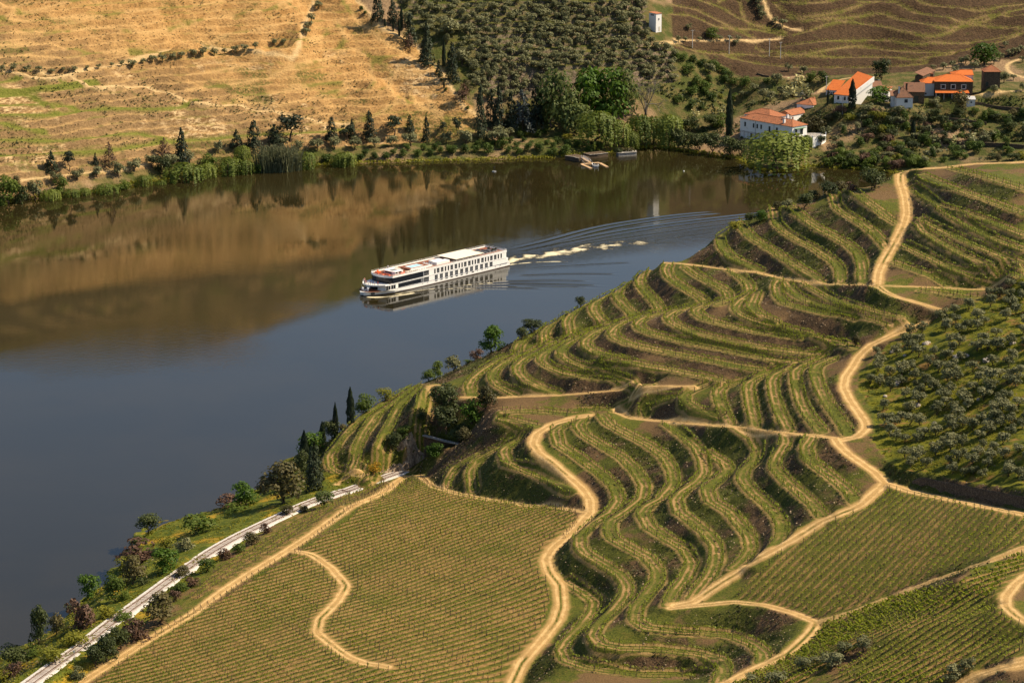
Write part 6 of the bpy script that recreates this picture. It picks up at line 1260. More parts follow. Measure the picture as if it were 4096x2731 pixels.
# passengers: one skinned body each, clothes as materials of the same surface
def person_mesh(seed, lean=0., arms=.25):
    g = gen(seed); bm_ = bmesh.new()
    J = dict(p=(0, 0, .95), c=(lean*.4, 0, 1.28), n=(lean*.6, 0, 1.48), h=(lean*.7+.02, 0, 1.62), t=(lean*.7+.01, 0, 1.73))
    for s_, k in ((-1, 'l'), (1, 'r')):
        J['hip'+k] = (0, .09*s_, .90); J['kn'+k] = (.03+.05*s_*g.uniform(-1, 1), .10*s_, .50); J['an'+k] = (0, .11*s_, .08); J['toe'+k] = (.15, .12*s_, .04)
        J['sh'+k] = (lean*.55, .19*s_, 1.42); J['el'+k] = (lean*.5+.06, .25*s_, 1.14); J['wr'+k] = (lean*.5+arms, .22*s_, 1.02); J['ha'+k] = (lean*.5+arms+.1, .20*s_, 1.0)
    E = [('p', 'c'), ('c', 'n'), ('n', 'h'), ('h', 't')]
    for k in 'lr': E += [('p', 'hip'+k), ('hip'+k, 'kn'+k), ('kn'+k, 'an'+k), ('an'+k, 'toe'+k), ('c', 'sh'+k), ('sh'+k, 'el'+k), ('el'+k, 'wr'+k), ('wr'+k, 'ha'+k)]
    Rd = dict(p=.15, c=.16, n=.06, h=.10, t=.07); Rd.update({a+k: r for k in 'lr' for a, r in (('hip', .10), ('kn', .065), ('an', .045), ('toe', .035), ('sh', .065), ('el', .045), ('wr', .032), ('ha', .035))})
    ks = list(J); me = bpy.data.meshes.new('body'); me.from_pydata([J[k] for k in ks], [(ks.index(a), ks.index(b)) for a, b in E], [])
    o = bpy.data.objects.new('body', me); col.objects.link(o); o.modifiers.new('skin', 'SKIN'); ss = o.modifiers.new('sub', 'SUBSURF'); ss.levels = 1; ss.render_levels = 1
    for i, k in enumerate(ks): me.skin_vertices[0].data[i].radius = (Rd[k], Rd[k]); me.skin_vertices[0].data[i].use_root = (k == 'p')
    dg = bpy.context.evaluated_depsgraph_get(); out_ = bpy.data.meshes.new_from_object(o.evaluated_get(dg)); bpy.data.objects.remove(o)
    return out_
M_SKIN = flat('skin', (.48, .28, .19), .7, .2); M_HAIR = flat('dark_hair', (.04, .028, .02), .8, .2)
CL = {k: flat(k+'_cloth', c, .9, .1) for k, c in dict(red=(.50, .03, .035), white=(.75, .74, .72), blue=(.05, .08, .20), black=(.02, .02, .022), pink=(.60, .28, .28), beige=(.45, .36, .25), grey=(.22, .22, .24)).items()}
PM = [person_mesh(1, .15, .3), person_mesh(2, .02, .1), person_mesh(3, .25, .38)]
def person(i, x, y, z, a, top, legs, label):
    me = PM[i % 3].copy(); me.materials.clear()
    for m in (M_SKIN, CL[top], CL[legs], M_HAIR): me.materials.append(m)
    for p in me.polygons:
        c = p.center; p.material_index = 3 if c.z > 1.70 or (c.z > 1.6 and c.x < .0) else 0 if c.z > 1.47 else 2 if c.z < .93 and abs(c.y) < .2 and c.z > .1 else 0 if (abs(c.y) > .17 and c.z < 1.2) else 1 if c.z > .9 else 3
        p.use_smooth = True
    o = bpy.data.objects.new('person', me); col.objects.link(o); on_ship(o, x, y, z, a); tag(o, label, 'person', 'passengers on the ship')
for i, (u, top, legs, lb) in enumerate([(.16, 'red', 'black', 'person in a red top leaning on the terrace rail nearest the camera'), (.24, 'white', 'beige', 'person in white and beige at the near end of the terrace rail'), (.30, 'blue', 'white', 'person in a dark blue top with white trousers at the terrace rail'), (.37, 'black', 'grey', 'person in a black top and grey trousers at the terrace rail'), (.45, 'white', 'black', 'person in a white top and black trousers at the middle of the terrace'), (.52, 'grey', 'beige', 'person in grey at the middle of the terrace rail'), (.58, 'red', 'white', 'person in red top and white trousers on the terrace'), (.65, 'pink', 'black', 'person in a pink top and black trousers on the terrace'), (.72, 'blue', 'black', 'person in blue and black at the far half of the terrace'), (.79, 'white', 'blue', 'person in white top and blue trousers at the far half of the terrace'), (.86, 'red', 'blue', 'person in red top and blue trousers at the far end of the terrace'), (.92, 'pink', 'beige', 'person in pink and beige at the far end of the terrace')]):
    k = u*(len(fc)-1); a, b = fc[int(k)], fc[min(int(k)+1, len(fc)-1)]; t_ = k-int(k); person(i, a[0]+(b[0]-a[0])*t_+.65, (a[1]+(b[1]-a[1])*t_)*.93, 3.60, R(180)+rng.normal(0, .5), top, legs, lb)
person(1, 18.6, 4.9, 6.28, R(60), 'white', 'blue', 'person in a white shirt and dark trousers standing at the far roof rail'); person(0, 28.3, -5.4, 3.75, R(-90), 'white', 'black', 'person in white on the upper side balcony'); person(2, X4(1290), -5.25, 3.98, R(-90), 'white', 'grey', 'person in a white shirt in a cabin balcony'); person(1, X4(1580), -5.25, 3.98, R(-90), 'red', 'black', 'person in red in a cabin balcony further aft')
# ------------------------------------------------------------------ buildings
def tile_mat(name, a, b, dirt, sc=3.2):
    t = NT(name); co = t.co(); n1 = t.noise(.6, 4, .6); n2 = t.noise(6., 3, .6)
    c = t.mix(t.ramp(n2, .35, .65), a, b); c = t.mix(t.ramp(n1, .52, .72), c, dirt); t.base(c)
    wv = t.n('TexWave', {'Vector': co, 'Scale': sc, 'Distortion': .4, 'Detail': 1.}, bands_direction='Z'); t.bump(t.op('ADD', wv.outputs[1], n2), .8, .12); return t.m
M_TILE = tile_mat('weathered_roof_tiles', (.33, .12, .055), (.46, .19, .095), (.20, .10, .06)); M_TILEO = tile_mat('new_orange_roof_tiles', (.60, .15, .035), (.70, .20, .05), (.56, .14, .04)); M_TILEB = tile_mat('brown_roof_tiles', (.17, .085, .05), (.27, .14, .085), (.11, .07, .05))
def stone_mat(name, a, b, mort, sc):
    t = NT(name); v = t.n('TexVoronoi', {'Vector': t.n('Mapping', {'Vector': t.co(), 'Scale': (1, 1, 1.7)}).outputs[0], 'Scale': sc}); e = t.n('TexVoronoi', {'Vector': t.n('Mapping', {'Vector': t.co(), 'Scale': (1, 1, 1.7)}).outputs[0], 'Scale': sc}, feature='DISTANCE_TO_EDGE').outputs['Distance']
    sp = t.n('SeparateColor', {0: v.outputs['Color']}); c = t.mix(sp.outputs[0], a, b); c = t.mix(t.ramp(e, .02, .09), mort, c); t.base(c).bump(t.ramp(e, .0, .15), .9, .2); return t.m
M_SCHIST = stone_mat('schist_masonry', (.10, .072, .048), (.20, .145, .095), (.05, .036, .024), 2.6); M_SCHL = stone_mat('pale_stone_masonry', (.34, .31, .27), (.52, .49, .44), (.24, .21, .17), 2.2)
def plaster(name, c, st):
    t = NT(name); t.base(t.mix(t.ramp(t.noise(.5, 5, .65), .55, .75), c, st)); t.bump(t.noise(3, 3), .15, .05); return t.m
M_PLAS = plaster('white_plaster', (.76, .74, .70), (.60, .56, .48)); M_PLASG = plaster('grey_white_plaster', (.62, .61, .58), (.42, .40, .36)); M_DOOR = flat('dark_green_shutter', (.018, .028, .022), .6, .3); M_WIN = flat('window_glass', (.02, .023, .026), .15, .4); M_GRANITE = flat('granite_surround', (.42, .39, .35), .85, .2, .2); M_CONC = flat('concrete', (.42, .40, .37), .9, .2, .2); M_RUST = flat('rusty_iron', (.15, .06, .03), .8, .2, .2)
def root_at(name, P, label, cat, group=None): o = emp(name, tuple(P), 0, label, cat, group); return o
class Blk:
    "rectangular wing given two eave corners of its front and its depth (to the left of a->b is the inside)"
    def __init__(s, a, b, depth, z0, root, pitch=.42, hip0=True, hip1=True, wall=M_PLAS, roof=M_TILE, over=.35, shed=None, t=.16, back=False):
        a = np.array(a[:3], float); b = np.array(b[:3], float); s.z = a[2]; s.z0 = z0; s.root = root; s.o = np.array(root.location)
        d = (b-a)[:2]; s.L = np.linalg.norm(d); s.d = d/s.L; s.n = np.array([-s.d[1], s.d[0]]); s.a = a[:2]; s.D = depth; s.slope = b[2]-a[2]
        m = MB(); m.add([s.p(x, y, z) for z in (z0, s.z) for x, y in ((0, 0), (s.L, 0), (s.L, depth), (0, depth))] , [(3, 2, 1, 0), (4, 5, 6, 7), (0, 1, 5, 4), (1, 2, 6, 5), (2, 3, 7, 6), (3, 0, 4, 7)])
        if shed is None and not (hip0 and hip1):
            h = depth/2*pitch
            for x, hp in ((0, hip0), (s.L, hip1)):
                if not hp: m.add([s.p(x-.1 if x else x+.1, 0, s.z), s.p(x-.1 if x else x+.1, depth, s.z), s.p(x-.1 if x else x+.1, depth/2, s.z+h-.06), s.p(x, 0, s.z), s.p(x, depth, s.z), s.p(x, depth/2, s.z+h-.06)], [(0, 1, 2), (3, 5, 4), (0, 3, 4, 1), (1, 4, 5, 2), (2, 5, 3, 0)])
        s.w = m.obj('wall', wall, root)
        e = over; r = MB(); z = s.z+.02
        if shed is not None:
            c = [s.p(-e, -e, z-e*shed/depth), s.p(s.L+e, -e, z-e*shed/depth), s.p(s.L+e, depth+e, z+shed+e*shed/depth), s.p(-e, depth+e, z+shed+e*shed/depth)]; r.add(c+[(q[0], q[1], q[2]+t) for q in c], [(3, 2, 1, 0), (4, 5, 6, 7), (0, 1, 5, 4), (1, 2, 6, 5), (2, 3, 7, 6), (3, 0, 4, 7)])
        else:
            h = (depth/2+e)*pitch; zl = z-e*pitch*.35; hx = min(depth/2+e, s.L/2+e-.05)
            x0, x1 = -e+(hx if hip0 else 0), s.L+e-(hx if hip1 else 0)
            lo = [s.p(-e, -e, zl), s.p(s.L+e, -e, zl), s.p(s.L+e, depth+e, zl), s.p(-e, depth+e, zl)]; up = [(q[0], q[1], q[2]+t) for q in lo]; rd = [s.p(x0, depth/2, zl+h+t), s.p(x1, depth/2, zl+h+t)]
            r.add(lo+up+rd, [(3, 2, 1, 0), (0, 1, 5, 4), (1, 2, 6, 5), (2, 3, 7, 6), (3, 0, 4, 7), (4, 5, 9, 8), (6, 7, 8, 9), (5, 6, 9), (7, 4, 8)])
            rc = MB(); R3 = [np.array(q) for q in rd]
            rc.tube([R3[0], R3[1]], .14, 5)
            for k, hp in ((0, hip0), (1, hip1)):
                if hp:
                    for q in ((up[0], up[3]) if k == 0 else (up[1], up[2])): rc.tube([R3[k], np.array(q)+(0, 0, .02)], .11, 4)
            s.ridge = rc
        s.r = r.obj('roof', roof, root)
        if shed is None: s.ridge.obj('ridge_tiles', roof, s.r)
    def p(s, x, y, z): q = s.a+s.d*x+s.n*y; return (q[0]-s.o[0], q[1]-s.o[1], z-s.o[2])
    def boxl(s, x0, x1, y0, y1, z0, z1, m=None):
        m = m or MB(); return m.add([s.p(x, y, z) for z in (z0, z1) for x, y in ((x0, y0), (x1, y0), (x1, y1), (x0, y1))], [(3, 2, 1, 0), (4, 5, 6, 7), (0, 1, 5, 4), (1, 2, 6, 5), (2, 3, 7, 6), (3, 0, 4, 7)])
    def opening(s, name, x, w, z0, z1, side='f', mat=M_WIN, fr=M_GRANITE, sill=True, ft=.14):
        "window or door on the front (f) or on the end wall at b (r)"
        if side == 'f': bx = lambda u0, u1, d0, d1, a, b, m=None: s.boxl(x-w/2+u0, x+w/2+u1, d0, d1, a, b, m)
        else: bx = lambda u0, u1, d0, d1, a, b, m=None: s.boxl(s.L-d1, s.L-d0, x-w/2+u0, x+w/2+u1, a, b, m)
        o = bx(0, 0, -.04, .2, z0, z1).obj(name, mat, s.root); f = bx(-ft, -w, -.09, .1, z0, z1+ft); bx(w, ft, -.09, .1, z0, z1+ft, f); bx(0, 0, -.09, .1, z1, z1+ft, f); f.obj('frame', fr, o)
        if sill: bx(-ft, ft, -.16, .1, z0-ft, z0).obj('sill', fr, o)
        return o
    def chimney(s, x, y, z0, z1, w=.7, mat=M_PLAS):
        o = s.boxl(x-w/2, x+w/2, y-w/2, y+w/2, z0, z1).obj('chimney', mat, s.r); s.boxl(x-w/2-.1, x+w/2+.1, y-w/2-.1, y+w/2+.1, z1, z1+.18).obj('chimney_cap', M_TILE, s.r); return o
def zp(tag_, s, z):
    t = tag_; return [at(t[0]+a/t[2], t[1]+b/t[2], z) for a, b in (tuple(map(float, w.split(','))) for w in s.split())]
Z3, Z4, Z5, Z8, Z6, Z7 = (2940, 370, 3.36), (3300, 270, 3.36), (3660, 240, 3.083), (2560, 20, 6.72), (2260, 560, 3.953), (1480, 1600, 2.9875)
# white riverside house
a, b = zp(Z3, '70,345 772,466', 15.5); wh = root_at('white_house', (a[0], a[1], 7), 'long white two-storey house with weathered terracotta hipped roofs behind the huge willow', 'house')
B1 = Blk(a, b, 10.2, 4.5, wh, .44, True, True)
LB = B1.L
for u, z0, z1, w, nm in ((.10, 11.9, 14.0, 1.1, 'window'), (.265, 11.9, 14.0, 1.0, 'window'), (.335, 11.9, 14.0, 1.0, 'window'), (.41, 11.9, 14.0, 1.0, 'window'), (.57, 11.0, 13.9, 1.15, 'balcony_door'), (.71, 11.0, 13.9, 1.15, 'balcony_door'), (.225, 6.9, 8.9, 1.2, 'door'), (.48, 7.0, 8.6, 1.2, 'window')):
    o = B1.opening(nm, LB*u, w, z0, z1, 'f', M_DOOR if nm != 'window' else M_WIN, M_PLASG)
    if nm == 'balcony_door':
        q = B1.boxl(LB*u-1.0, LB*u+1.0, -.7, 0, z0-.15, z0-.02)
        for k in range(9): B1.boxl(LB*u-1+.25*k-.02, LB*u-1+.25*k+.02, -.7, -.66, z0, z0+.95, q)
        B1.boxl(LB*u-1, LB*u+1, -.72, -.66, z0+.95, z0+1.0, q); q.obj('balcony', M_RUST, o)
for u in (.30, .655): B1.boxl(LB*u-.05, LB*u+.05, -.12, -.02, 6.5, 15.3).obj('drainpipe', M_DOOR, wh)
for y, w, z1, m in ((2.6, 1.5, 14.3, M_DOOR), (6.4, 2.0, 14.3, M_DOOR)): B1.opening('terrace_door', y, w, 11.2, z1, 'r', m, M_PLAS, False)
B1.boxl(LB, LB+1.6, 1.2, 8.4, 14.45, 14.58).obj('awning', flat('green_canvas', (.12, .22, .14), .9, .1), wh)
B1.chimney(LB*.80, 1.6, 15.6, 18.6, 1.0); B1.chimney(LB*.74, 6.0, 16.5, 20.0, .9); B1.chimney(LB*.81, 7.2, 16.5, 18.6, .5, M_TILE)
a2, b2 = zp(Z3, '128,290 575,300', 16.6); Bk = Blk(a2, (a2[0]+(b2-a2)[0]*.9, a2[1]+(b2-a2)[1]*.9-9, 16.6) if False else (a2+(B1.d[0]*17, B1.d[1]*17, 0)), 12, 6, wh, .46, True, True)
a3, b3 = zp(Z3, '760,312 1035,255', 15.6); B3 = Blk(a3, b3, 8.2, 10.2, wh, .44, False, False); B3.opening('door', B3.L*.50, 1.3, 12.3, 14.9, 'f', M_DOOR, M_PLAS, False); B3.boxl(B3.L*.45, B3.L*.9, -.1, .0, 11, 12.4).obj('stone_plinth', M_SCHL, wh)
a4, b4 = zp(Z3, '1050,176 1240,121', 19.0); B4 = Blk(a4, b4, 9.0, 11.5, wh, .5, True, True); B4.opening('window', B4.L*.3, 1.6, 15.6, 17.2, 'f', M_WIN, M_PLASG)
# terrace in front of the gable: parapet with pillars and white retaining wall
tw = MB(); tp = zp(Z3, '785,590 850,600 940,607 1040,620 1150,603 1220,575', 10.6); ow = np.array([tp[0][0], tp[0][1], 10.6])
tr_ = root_at('garden_terrace', ow, 'paved house terrace with white pillars and a white retaining wall', 'terrace')
L2 = [(q[0]-ow[0], q[1]-ow[1]) for q in tp]; bk_ = [(L2[-1][0]-1.5, L2[-1][1]+7), (L2[0][0]+1.5, L2[0][1]+9)]
MB().prism(L2+bk_, -4.6, .0).obj('terrace_floor', M_SCHL, tr_); MB().wall(L2[:4], .3, -4.5, .3).obj('stone_wall', M_SCHIST, tr_); MB().wall(L2[3:], .34, -4.4, .35).obj('white_wall', M_PLAS, tr_)
for q in L2[1:]: MB().box(q[0]-.24, q[0]+.24, q[1]-.24, q[1]+.24, .3, 1.4).obj('pillar', M_PLAS, tr_)
# pergola along the facade
pg = root_at('pergola', (*(B1.a+B1.d*LB*.3-B1.n*2.4), 7), 'rusty iron vine pergola along the foot of the white house', 'pergola'); o_ = np.array(pg.location); q = MB()
for k in range(8):
    for y in (-.4, -3.2): c_ = B1.a+B1.d*LB*(.02+.075*k)+B1.n*y; q.tube([(c_[0]-o_[0], c_[1]-o_[1], -.5), (c_[0]-o_[0], c_[1]-o_[1], 2.6)], .05, 4)
    c_, d_ = B1.a+B1.d*LB*(.02+.075*k)+B1.n*-.4, B1.a+B1.d*LB*(.02+.075*k)+B1.n*-3.2; q.tube([(c_[0]-o_[0], c_[1]-o_[1], 2.6), (d_[0]-o_[0], d_[1]-o_[1], 2.6)], .04, 4)
for y in (-.4, -1.8, -3.2): c_, d_ = B1.a+B1.n*y, B1.a+B1.d*LB*.56+B1.n*y; q.tube([(c_[0]-o_[0], c_[1]-o_[1], 2.65), (d_[0]-o_[0], d_[1]-o_[1], 2.65)], .035, 4)
q.obj('frame', M_RUST, pg)
# stone water tank
tk = zp(Z3, '860,95', 15.)[0]; tk[2] = float(far.h_at(tk[0], tk[1])); ta = root_at('stone_tank', tk, 'round stone water tank on the bank above the white house', 'water tank'); n = 20; ro = [(3.9*math.cos(i*.314), 3.9*math.sin(i*.314)) for i in range(21)]
MB().wall(ro, .5, -1, 1.3).obj('ring_wall', M_SCHL, ta); MB().prism(ro[:-1], -.9, .8).obj('water', flat('tank_water', (.05, .06, .03), .1, .5), ta)
# orange roofed barn
fl, fr_, br_, bl = [zp(Z4, s_, z_)[0] for s_, z_ in (('115,366', 25.0), ('316,386', 25.0), ('650,132', 32.5), ('440,60', 32.5))]
bn = root_at('orange_roof_barn', (fl[0], fl[1], 21), 'long white barn under one big bright orange roof', 'barn'); o_ = np.array(bn.location); Q = [tuple(q-o_) for q in (fl, fr_, br_, bl)]
MB().add(Q+[(x, y, z+.22) for x, y, z in Q], [(3, 2, 1, 0), (4, 5, 6, 7), (0, 1, 5, 4), (1, 2, 6, 5), (2, 3, 7, 6), (3, 0, 4, 7)]).obj('roof', M_TILEO, bn)
c_ = np.mean(Q, 0); S_ = [tuple(c_+(np.array(q)-c_)*np.array([.965, .965, .965])) for q in Q]
MB().add([(x, y, -3.) for x, y, z in S_]+[(x, y, z-.03) for x, y, z in S_], [(0, 1, 5, 4), (1, 2, 6, 5), (2, 3, 7, 6), (3, 0, 4, 7), (4, 5, 6, 7)]).obj('wall', M_PLAS, bn)
pr_ = [np.array(Q[1]), np.array(Q[2])]; e_ = np.array([.45, -.25, 0]); MB().add([tuple(p_+k*e_+(0, 0, dz)) for dz in (-2.2, .3) for p_, k in ((pr_[0], .2), (pr_[0], 1), (pr_[1], 1), (pr_[1], .2))], [(3, 2, 1, 0), (4, 5, 6, 7), (0, 1, 5, 4), (1, 2, 6, 5), (2, 3, 7, 6), (3, 0, 4, 7)]).obj('parapet', M_PLAS, bn)
f_ = np.array(S_[0]); g2 = np.array(S_[1]); w_ = MB()
for u in (.3, .75): q = f_+(g2-f_)*u; w_.box(q[0]-.6, q[0]+.6, q[1]-.25, q[1]+.2, q[2]-2.4, q[2]-.7)
w_.obj('door', M_DOOR, bn)
a, b = zp(Z4, '18,300 170,312', 25.4); an = root_at('barn_annex', (a[0], a[1], 22), 'low white annex with an orange roof left of the barn', 'shed'); BA = Blk(a, b, 9.0, 20, an, shed=3.6, roof=M_TILEO, wall=M_PLASG)
for u in (.28, .62): BA.opening('window', BA.L*u, 1.2, 23.6, 24.6, 'f', M_WIN, M_PLASG)
BA.opening('door', BA.L*.45, 1.1, 22.2, 24.5, 'f', M_DOOR, M_PLASG, False)
# roofless shed behind the barn
a, b = zp(Z4, '590,262 770,262', 26.); rs = root_at('ruined_shed', (a[0], a[1], 23), 'small ruined shed with crumbling tiles between the barn and the old farmhouse', 'shed'); Blk(a, b, 7.5, 21, rs, shed=1.6, roof=M_TILEB, wall=M_PLASG)
a, b = zp(Z4, '560,300 850,320', 24.3); lw = root_at('lean_to', (a[0], a[1], 21), 'low tiled lean-to behind the bright green tree', 'shed'); Blk(a, b, 6., 19, lw, shed=1.3, roof=M_TILE, wall=M_PLASG)
# old farmhouse
a, b = zp(Z4, '966,410 1182,408', 26.); fh = root_at('old_farmhouse', (a[0], a[1], 21), 'old whitewashed farmhouse with a steep brown hipped roof', 'house'); BF = Blk(a, b, 13., 18.5, fh, .62, True, True, wall=M_PLASG, roof=M_TILEB)
BF.opening('window', BF.L*.58, 1.5, 23.6, 25.2, 'f', M_WIN, M_GRANITE); a, b = zp(Z4, '890,385 966,410', 26.); BG = Blk(a, (a[0]+4.6, a[1]-.4, 26.), 9, 18.5, fh, shed=1.2, wall=M_PLASG, roof=M_TILEB); BG.opening('window', 2.3, 1.7, 23.3, 24.9, 'f', M_WIN, M_GRANITE); BG.opening('door', 2.2, 1.1, 19.8, 22., 'f', M_DOOR, M_GRANITE, False)
BF.chimney(1.5, 2.6, 26.5, 31.3, .7, M_PLASG); BF.chimney(BF.L-1.5, 8.5, 27, 31.8, .8, M_SCHIST)
a, b = zp(Z4, '1190,340 1310,345', 26.5); lo = root_at('farm_outbuilding', (a[0], a[1], 21), 'dark walled outbuilding with a brown tiled roof right of the old farmhouse', 'shed'); BO = Blk(a+(-4, 3, 0), b+(1.5, 3, 0), 8., 18, lo, shed=3.2, wall=M_SCHIST, roof=M_TILEB); BO.opening('gate', BO.L*.6, 2.2, 21.5, 24.5, 'f', M_DOOR, M_SCHIST, False)
# big stone house
a, b = zp(Z5, '247,270 716,273', 30.6); sh_ = root_at('stone_house', (a[0], a[1], 23.5), 'dark stone house with three granite framed windows and a vivid orange hipped roof', 'house'); BS = Blk(a, b, 12.5, 21, sh_, .42, True, True, wall=M_SCHIST, roof=M_TILEO)
for u in (.22, .485, .76): BS.opening('window', BS.L*u, 1.7, 27.3, 29.0, 'f', M_WIN, M_GRANITE, True, .42)
q = MB(); BS.boxl(.2, BS.L*.88, -2.6, .05, 26.0, 26.15, q); pz = BS.boxl(.2, BS.L*.88, -2.6, -.02, 25.2, 25.35); 
vv = [BS.p(x, y, z) for x, y, z in ((0, -2.9, 25.3), (BS.L*.9, -2.9, 25.3), (BS.L*.88, -.05, 26.5), (.15, -.05, 26.5))]; MB().add(vv+[(x, y, z+.16) for x, y, z in vv], [(3, 2, 1, 0), (4, 5, 6, 7), (0, 1, 5, 4), (1, 2, 6, 5), (2, 3, 7, 6), (3, 0, 4, 7)]).obj('porch_roof', M_TILEO, sh_)
for k in range(5): BS.boxl(.3+k*BS.L*.21, .55+k*BS.L*.21, -2.7, -2.45, 22, 25.35).obj('porch_post', M_GRANITE, sh_)
for u in (.1, .42): BS.opening('door', BS.L*u, 1.4, 22.6, 25, 'f', M_DOOR, M_GRANITE, False)
a, b = zp(Z5, '88,290 247,291', 29.4); BN = Blk(a, b, 10, 21, sh_, .42, True, False, wall=M_PLASG, roof=M_TILEO); BN.opening('window', BN.L*.3, .8, 24., 24.6, 'f', M_WIN, M_GRANITE); BN.chimney(BN.L-1, 6.5, 30.5, 33.4, 1.3, M_SCHIST)
a, b = zp(Z5, '470,190 715,190', 32.4); Blk(a, b, 9, 22, sh_, .40, True, False, wall=M_PLAS, roof=M_TILEO)
# square stone tower house
a, b = zp(Z5, '855,149 1055,150', 35.2); th = root_at('stone_tower_house', (a[0], a[1], 28), 'square dark stone tower house with a faded red pyramid roof', 'house'); BT = Blk(a, b, 8.5, 24, th, .62, True, True, wall=M_SCHIST, roof=M_TILE)
BT.opening('window', 4.4, 1.2, 32, 33.4, 'r', M_WIN, M_GRANITE); BT.opening('door', 1.6, 1.2, 28, 30.2, 'f', M_DOOR, M_SCHIST, False)
a, b = zp(Z5, '650,490 742,490', 24.); ws = root_at('white_shed', (a[0], a[1], 21), 'small white shed with a grey sheet roof below the stone house', 'shed'); BW = Blk(a, b, 3.4, 20, ws, shed=.9, wall=M_PLASG, roof=flat('grey_sheet', (.45, .44, .42), .7, .2, .1)); BW.opening('window', BW.L*.5, .8, 22.3, 23., 'f', M_WIN, M_PLASG)
a, b = zp(Z5, '95,200 245,135', 29.); pr = root_at('tiled_lean_to', (a[0], a[1], 26), 'brown tiled lean-to roof among trees behind the stone house', 'shed'); Blk(a, b, 4., 22, pr, shed=1.4, wall=M_SCHIST, roof=M_TILEB)
# white transformer tower
a, b = zp(Z8, '432,712 577,668', 0) if False else (None, None)
g0 = far.hit(np.array([2560+432/6.72]), np.array([20+712/6.72]))[0]; zt = g0[2]+9.3
c0 = at(2560+432/6.72, 20+250/6.72, zt); c1 = at(2560+581/6.72, 20+233/6.72, zt); c2 = at(2560+285/6.72, 20+222/6.72, zt)
wt = root_at('transformer_tower', (c0[0], c0[1], g0[2]), 'tall narrow white tower with a tiled cap at the edge of the olive hill', 'tower'); BX = Blk(c0, c1, float(np.linalg.norm((c2-c0)[:2])), g0[2]-2, wt, shed=.45, over=.25, roof=M_TILE)
BX.opening('window', BX.L*.5, .75, zt-3.2, zt-2.4, 'f', M_WIN, M_PLASG, True, .08); BX.opening('door', BX.L*.62, 1.0, zt-9.1, zt-6.8, 'f', flat('pale_door', (.6, .54, .42), .7, .2), M_PLASG, False, .08)
BX.boxl(-.05, .15, BX.D*.3, BX.D*.75, zt-1.0, zt-.4).obj('vent', M_DARK, wt)
# concrete power poles with a crossarm, wires between them
pole = emp('power_pole', (0, 0, 0), 0, 'x', 'pole'); MB().prism([(-.16, -.16), (.16, -.16), (.16, .16), (-.16, .16)], -.5, 9, [(-.09, -.09), (.09, -.09), (.09, .09), (-.09, .09)]).obj('shaft', M_CONC, pole); MB().box(-.9, .9, -.05, .05, 8.5, 8.64).obj('crossarm', M_CONC, pole)
q = MB()
for x in (-.8, 0, .8): q.tube([(x, 0, 8.6), (x, 0, 8.95)], .05, 4)
q.obj('insulators', M_PLAS, pole)
PL = [('123,322', 115, 'concrete pole furthest left above the orchard bank'), ('370,362', 118, 'concrete pole second from the left on the vineyard slope'), ('640,380', 116, 'tallest pale concrete pole in the middle of the vineyard slope'), ('715,393', 105, 'thin pole just right of the tallest pale one'), ('1022,642', 125, 'pole at the left corner of the orange barn'), ('1130,770', 110, 'pole in the garden below the barn'), ('1375,600', 62, 'short pole behind the barn')]
tops = []
for i, (s_, h_, lb) in enumerate(PL):
    q, hh, _ = stand(far, 'I '+s_+',%d' % h_); o = pole if i == 0 else copy_tree(pole); o.location = q[0]; s2 = hh[0]/9.; o.scale = (1, 1, s2); o.rotation_euler = (0, 0, .5); o['label'] = lb; o['group'] = 'power poles'; tops.append(np.array(q[0])+(0, 0, 8.8*s2))
M_WIRE = flat('grey_wire', (.12, .12, .12), .6, .3)
def wire(a, b, lb, sag=.6):
    t = np.linspace(0, 1, 12)[:, None]; P = a*(1-t)+b*t; P[:, 2] -= sag*4*(t*(1-t))[:, 0]; v, f = tube(P, .02, 3); tag(mesh_obj('power_line', v, f, M_WIRE), lb, 'wire', 'power lines')
wire(tops[0], tops[1], 'thin wire between the two left poles'); wire(tops[1], tops[2], 'thin wire from the second pole to the tallest pale pole'); wire(tops[4], tops[6], 'thin wire crossing above the orange barn roof'); wire(tops[4], tops[5], 'thin wire from the barn corner down to the garden pole'); wire(np.array([c0[0], c0[1], zt-.6]), np.array([c0[0], c0[1], zt-.6])+(34, 40, 14), 'thin wire rising from the white tower')
# garden terrace walls
for i, (s_, h_, lb) in enumerate((('I 1620,930 1760,945 1900,968 2100,985 2352,1000', 1.8, 'long low stone wall at the foot of the terraced garden'), ('I 1990,715 2150,728 2352,748', 1.5, 'dark stone wall below the white shed'), ('I 1750,790 1900,815 2100,840', 1.3, 'stone terrace wall in the middle of the garden'), ('I 1470,825 1600,850 1740,905', 1.3, 'stone steps wall left of the garden cypress'), ('I 560,500 600,515 640,520', .8, 'low stone wall in the bare yard'))):
    p = pts(s_); q = resample(far.hit(p[:, 0], p[:, 1])[:, :2], 3.); q = np.c_[q, far.h_at(q[:, 0], q[:, 1])]; m = MB()
    for u, v in zip(q[:-1], q[1:]):
        d = (v-u)[:2]; d /= np.linalg.norm(d)+1e-9; n = np.array([-d[1], d[0]])*.3
        m.add([(*(u[:2]-n), u[2]-1.2), (*(v[:2]-n), v[2]-1.2), (*(v[:2]+n), v[2]-1.2), (*(u[:2]+n), u[2]-1.2), (*(u[:2]-n), u[2]+h_), (*(v[:2]-n), v[2]+h_), (*(v[:2]+n), v[2]+h_), (*(u[:2]+n), u[2]+h_)], [(3, 2, 1, 0), (4, 5, 6, 7), (0, 1, 5, 4), (1, 2, 6, 5), (2, 3, 7, 6), (3, 0, 4, 7)])
    tag(m.obj('stone_wall', M_SCHIST), lb, 'wall')
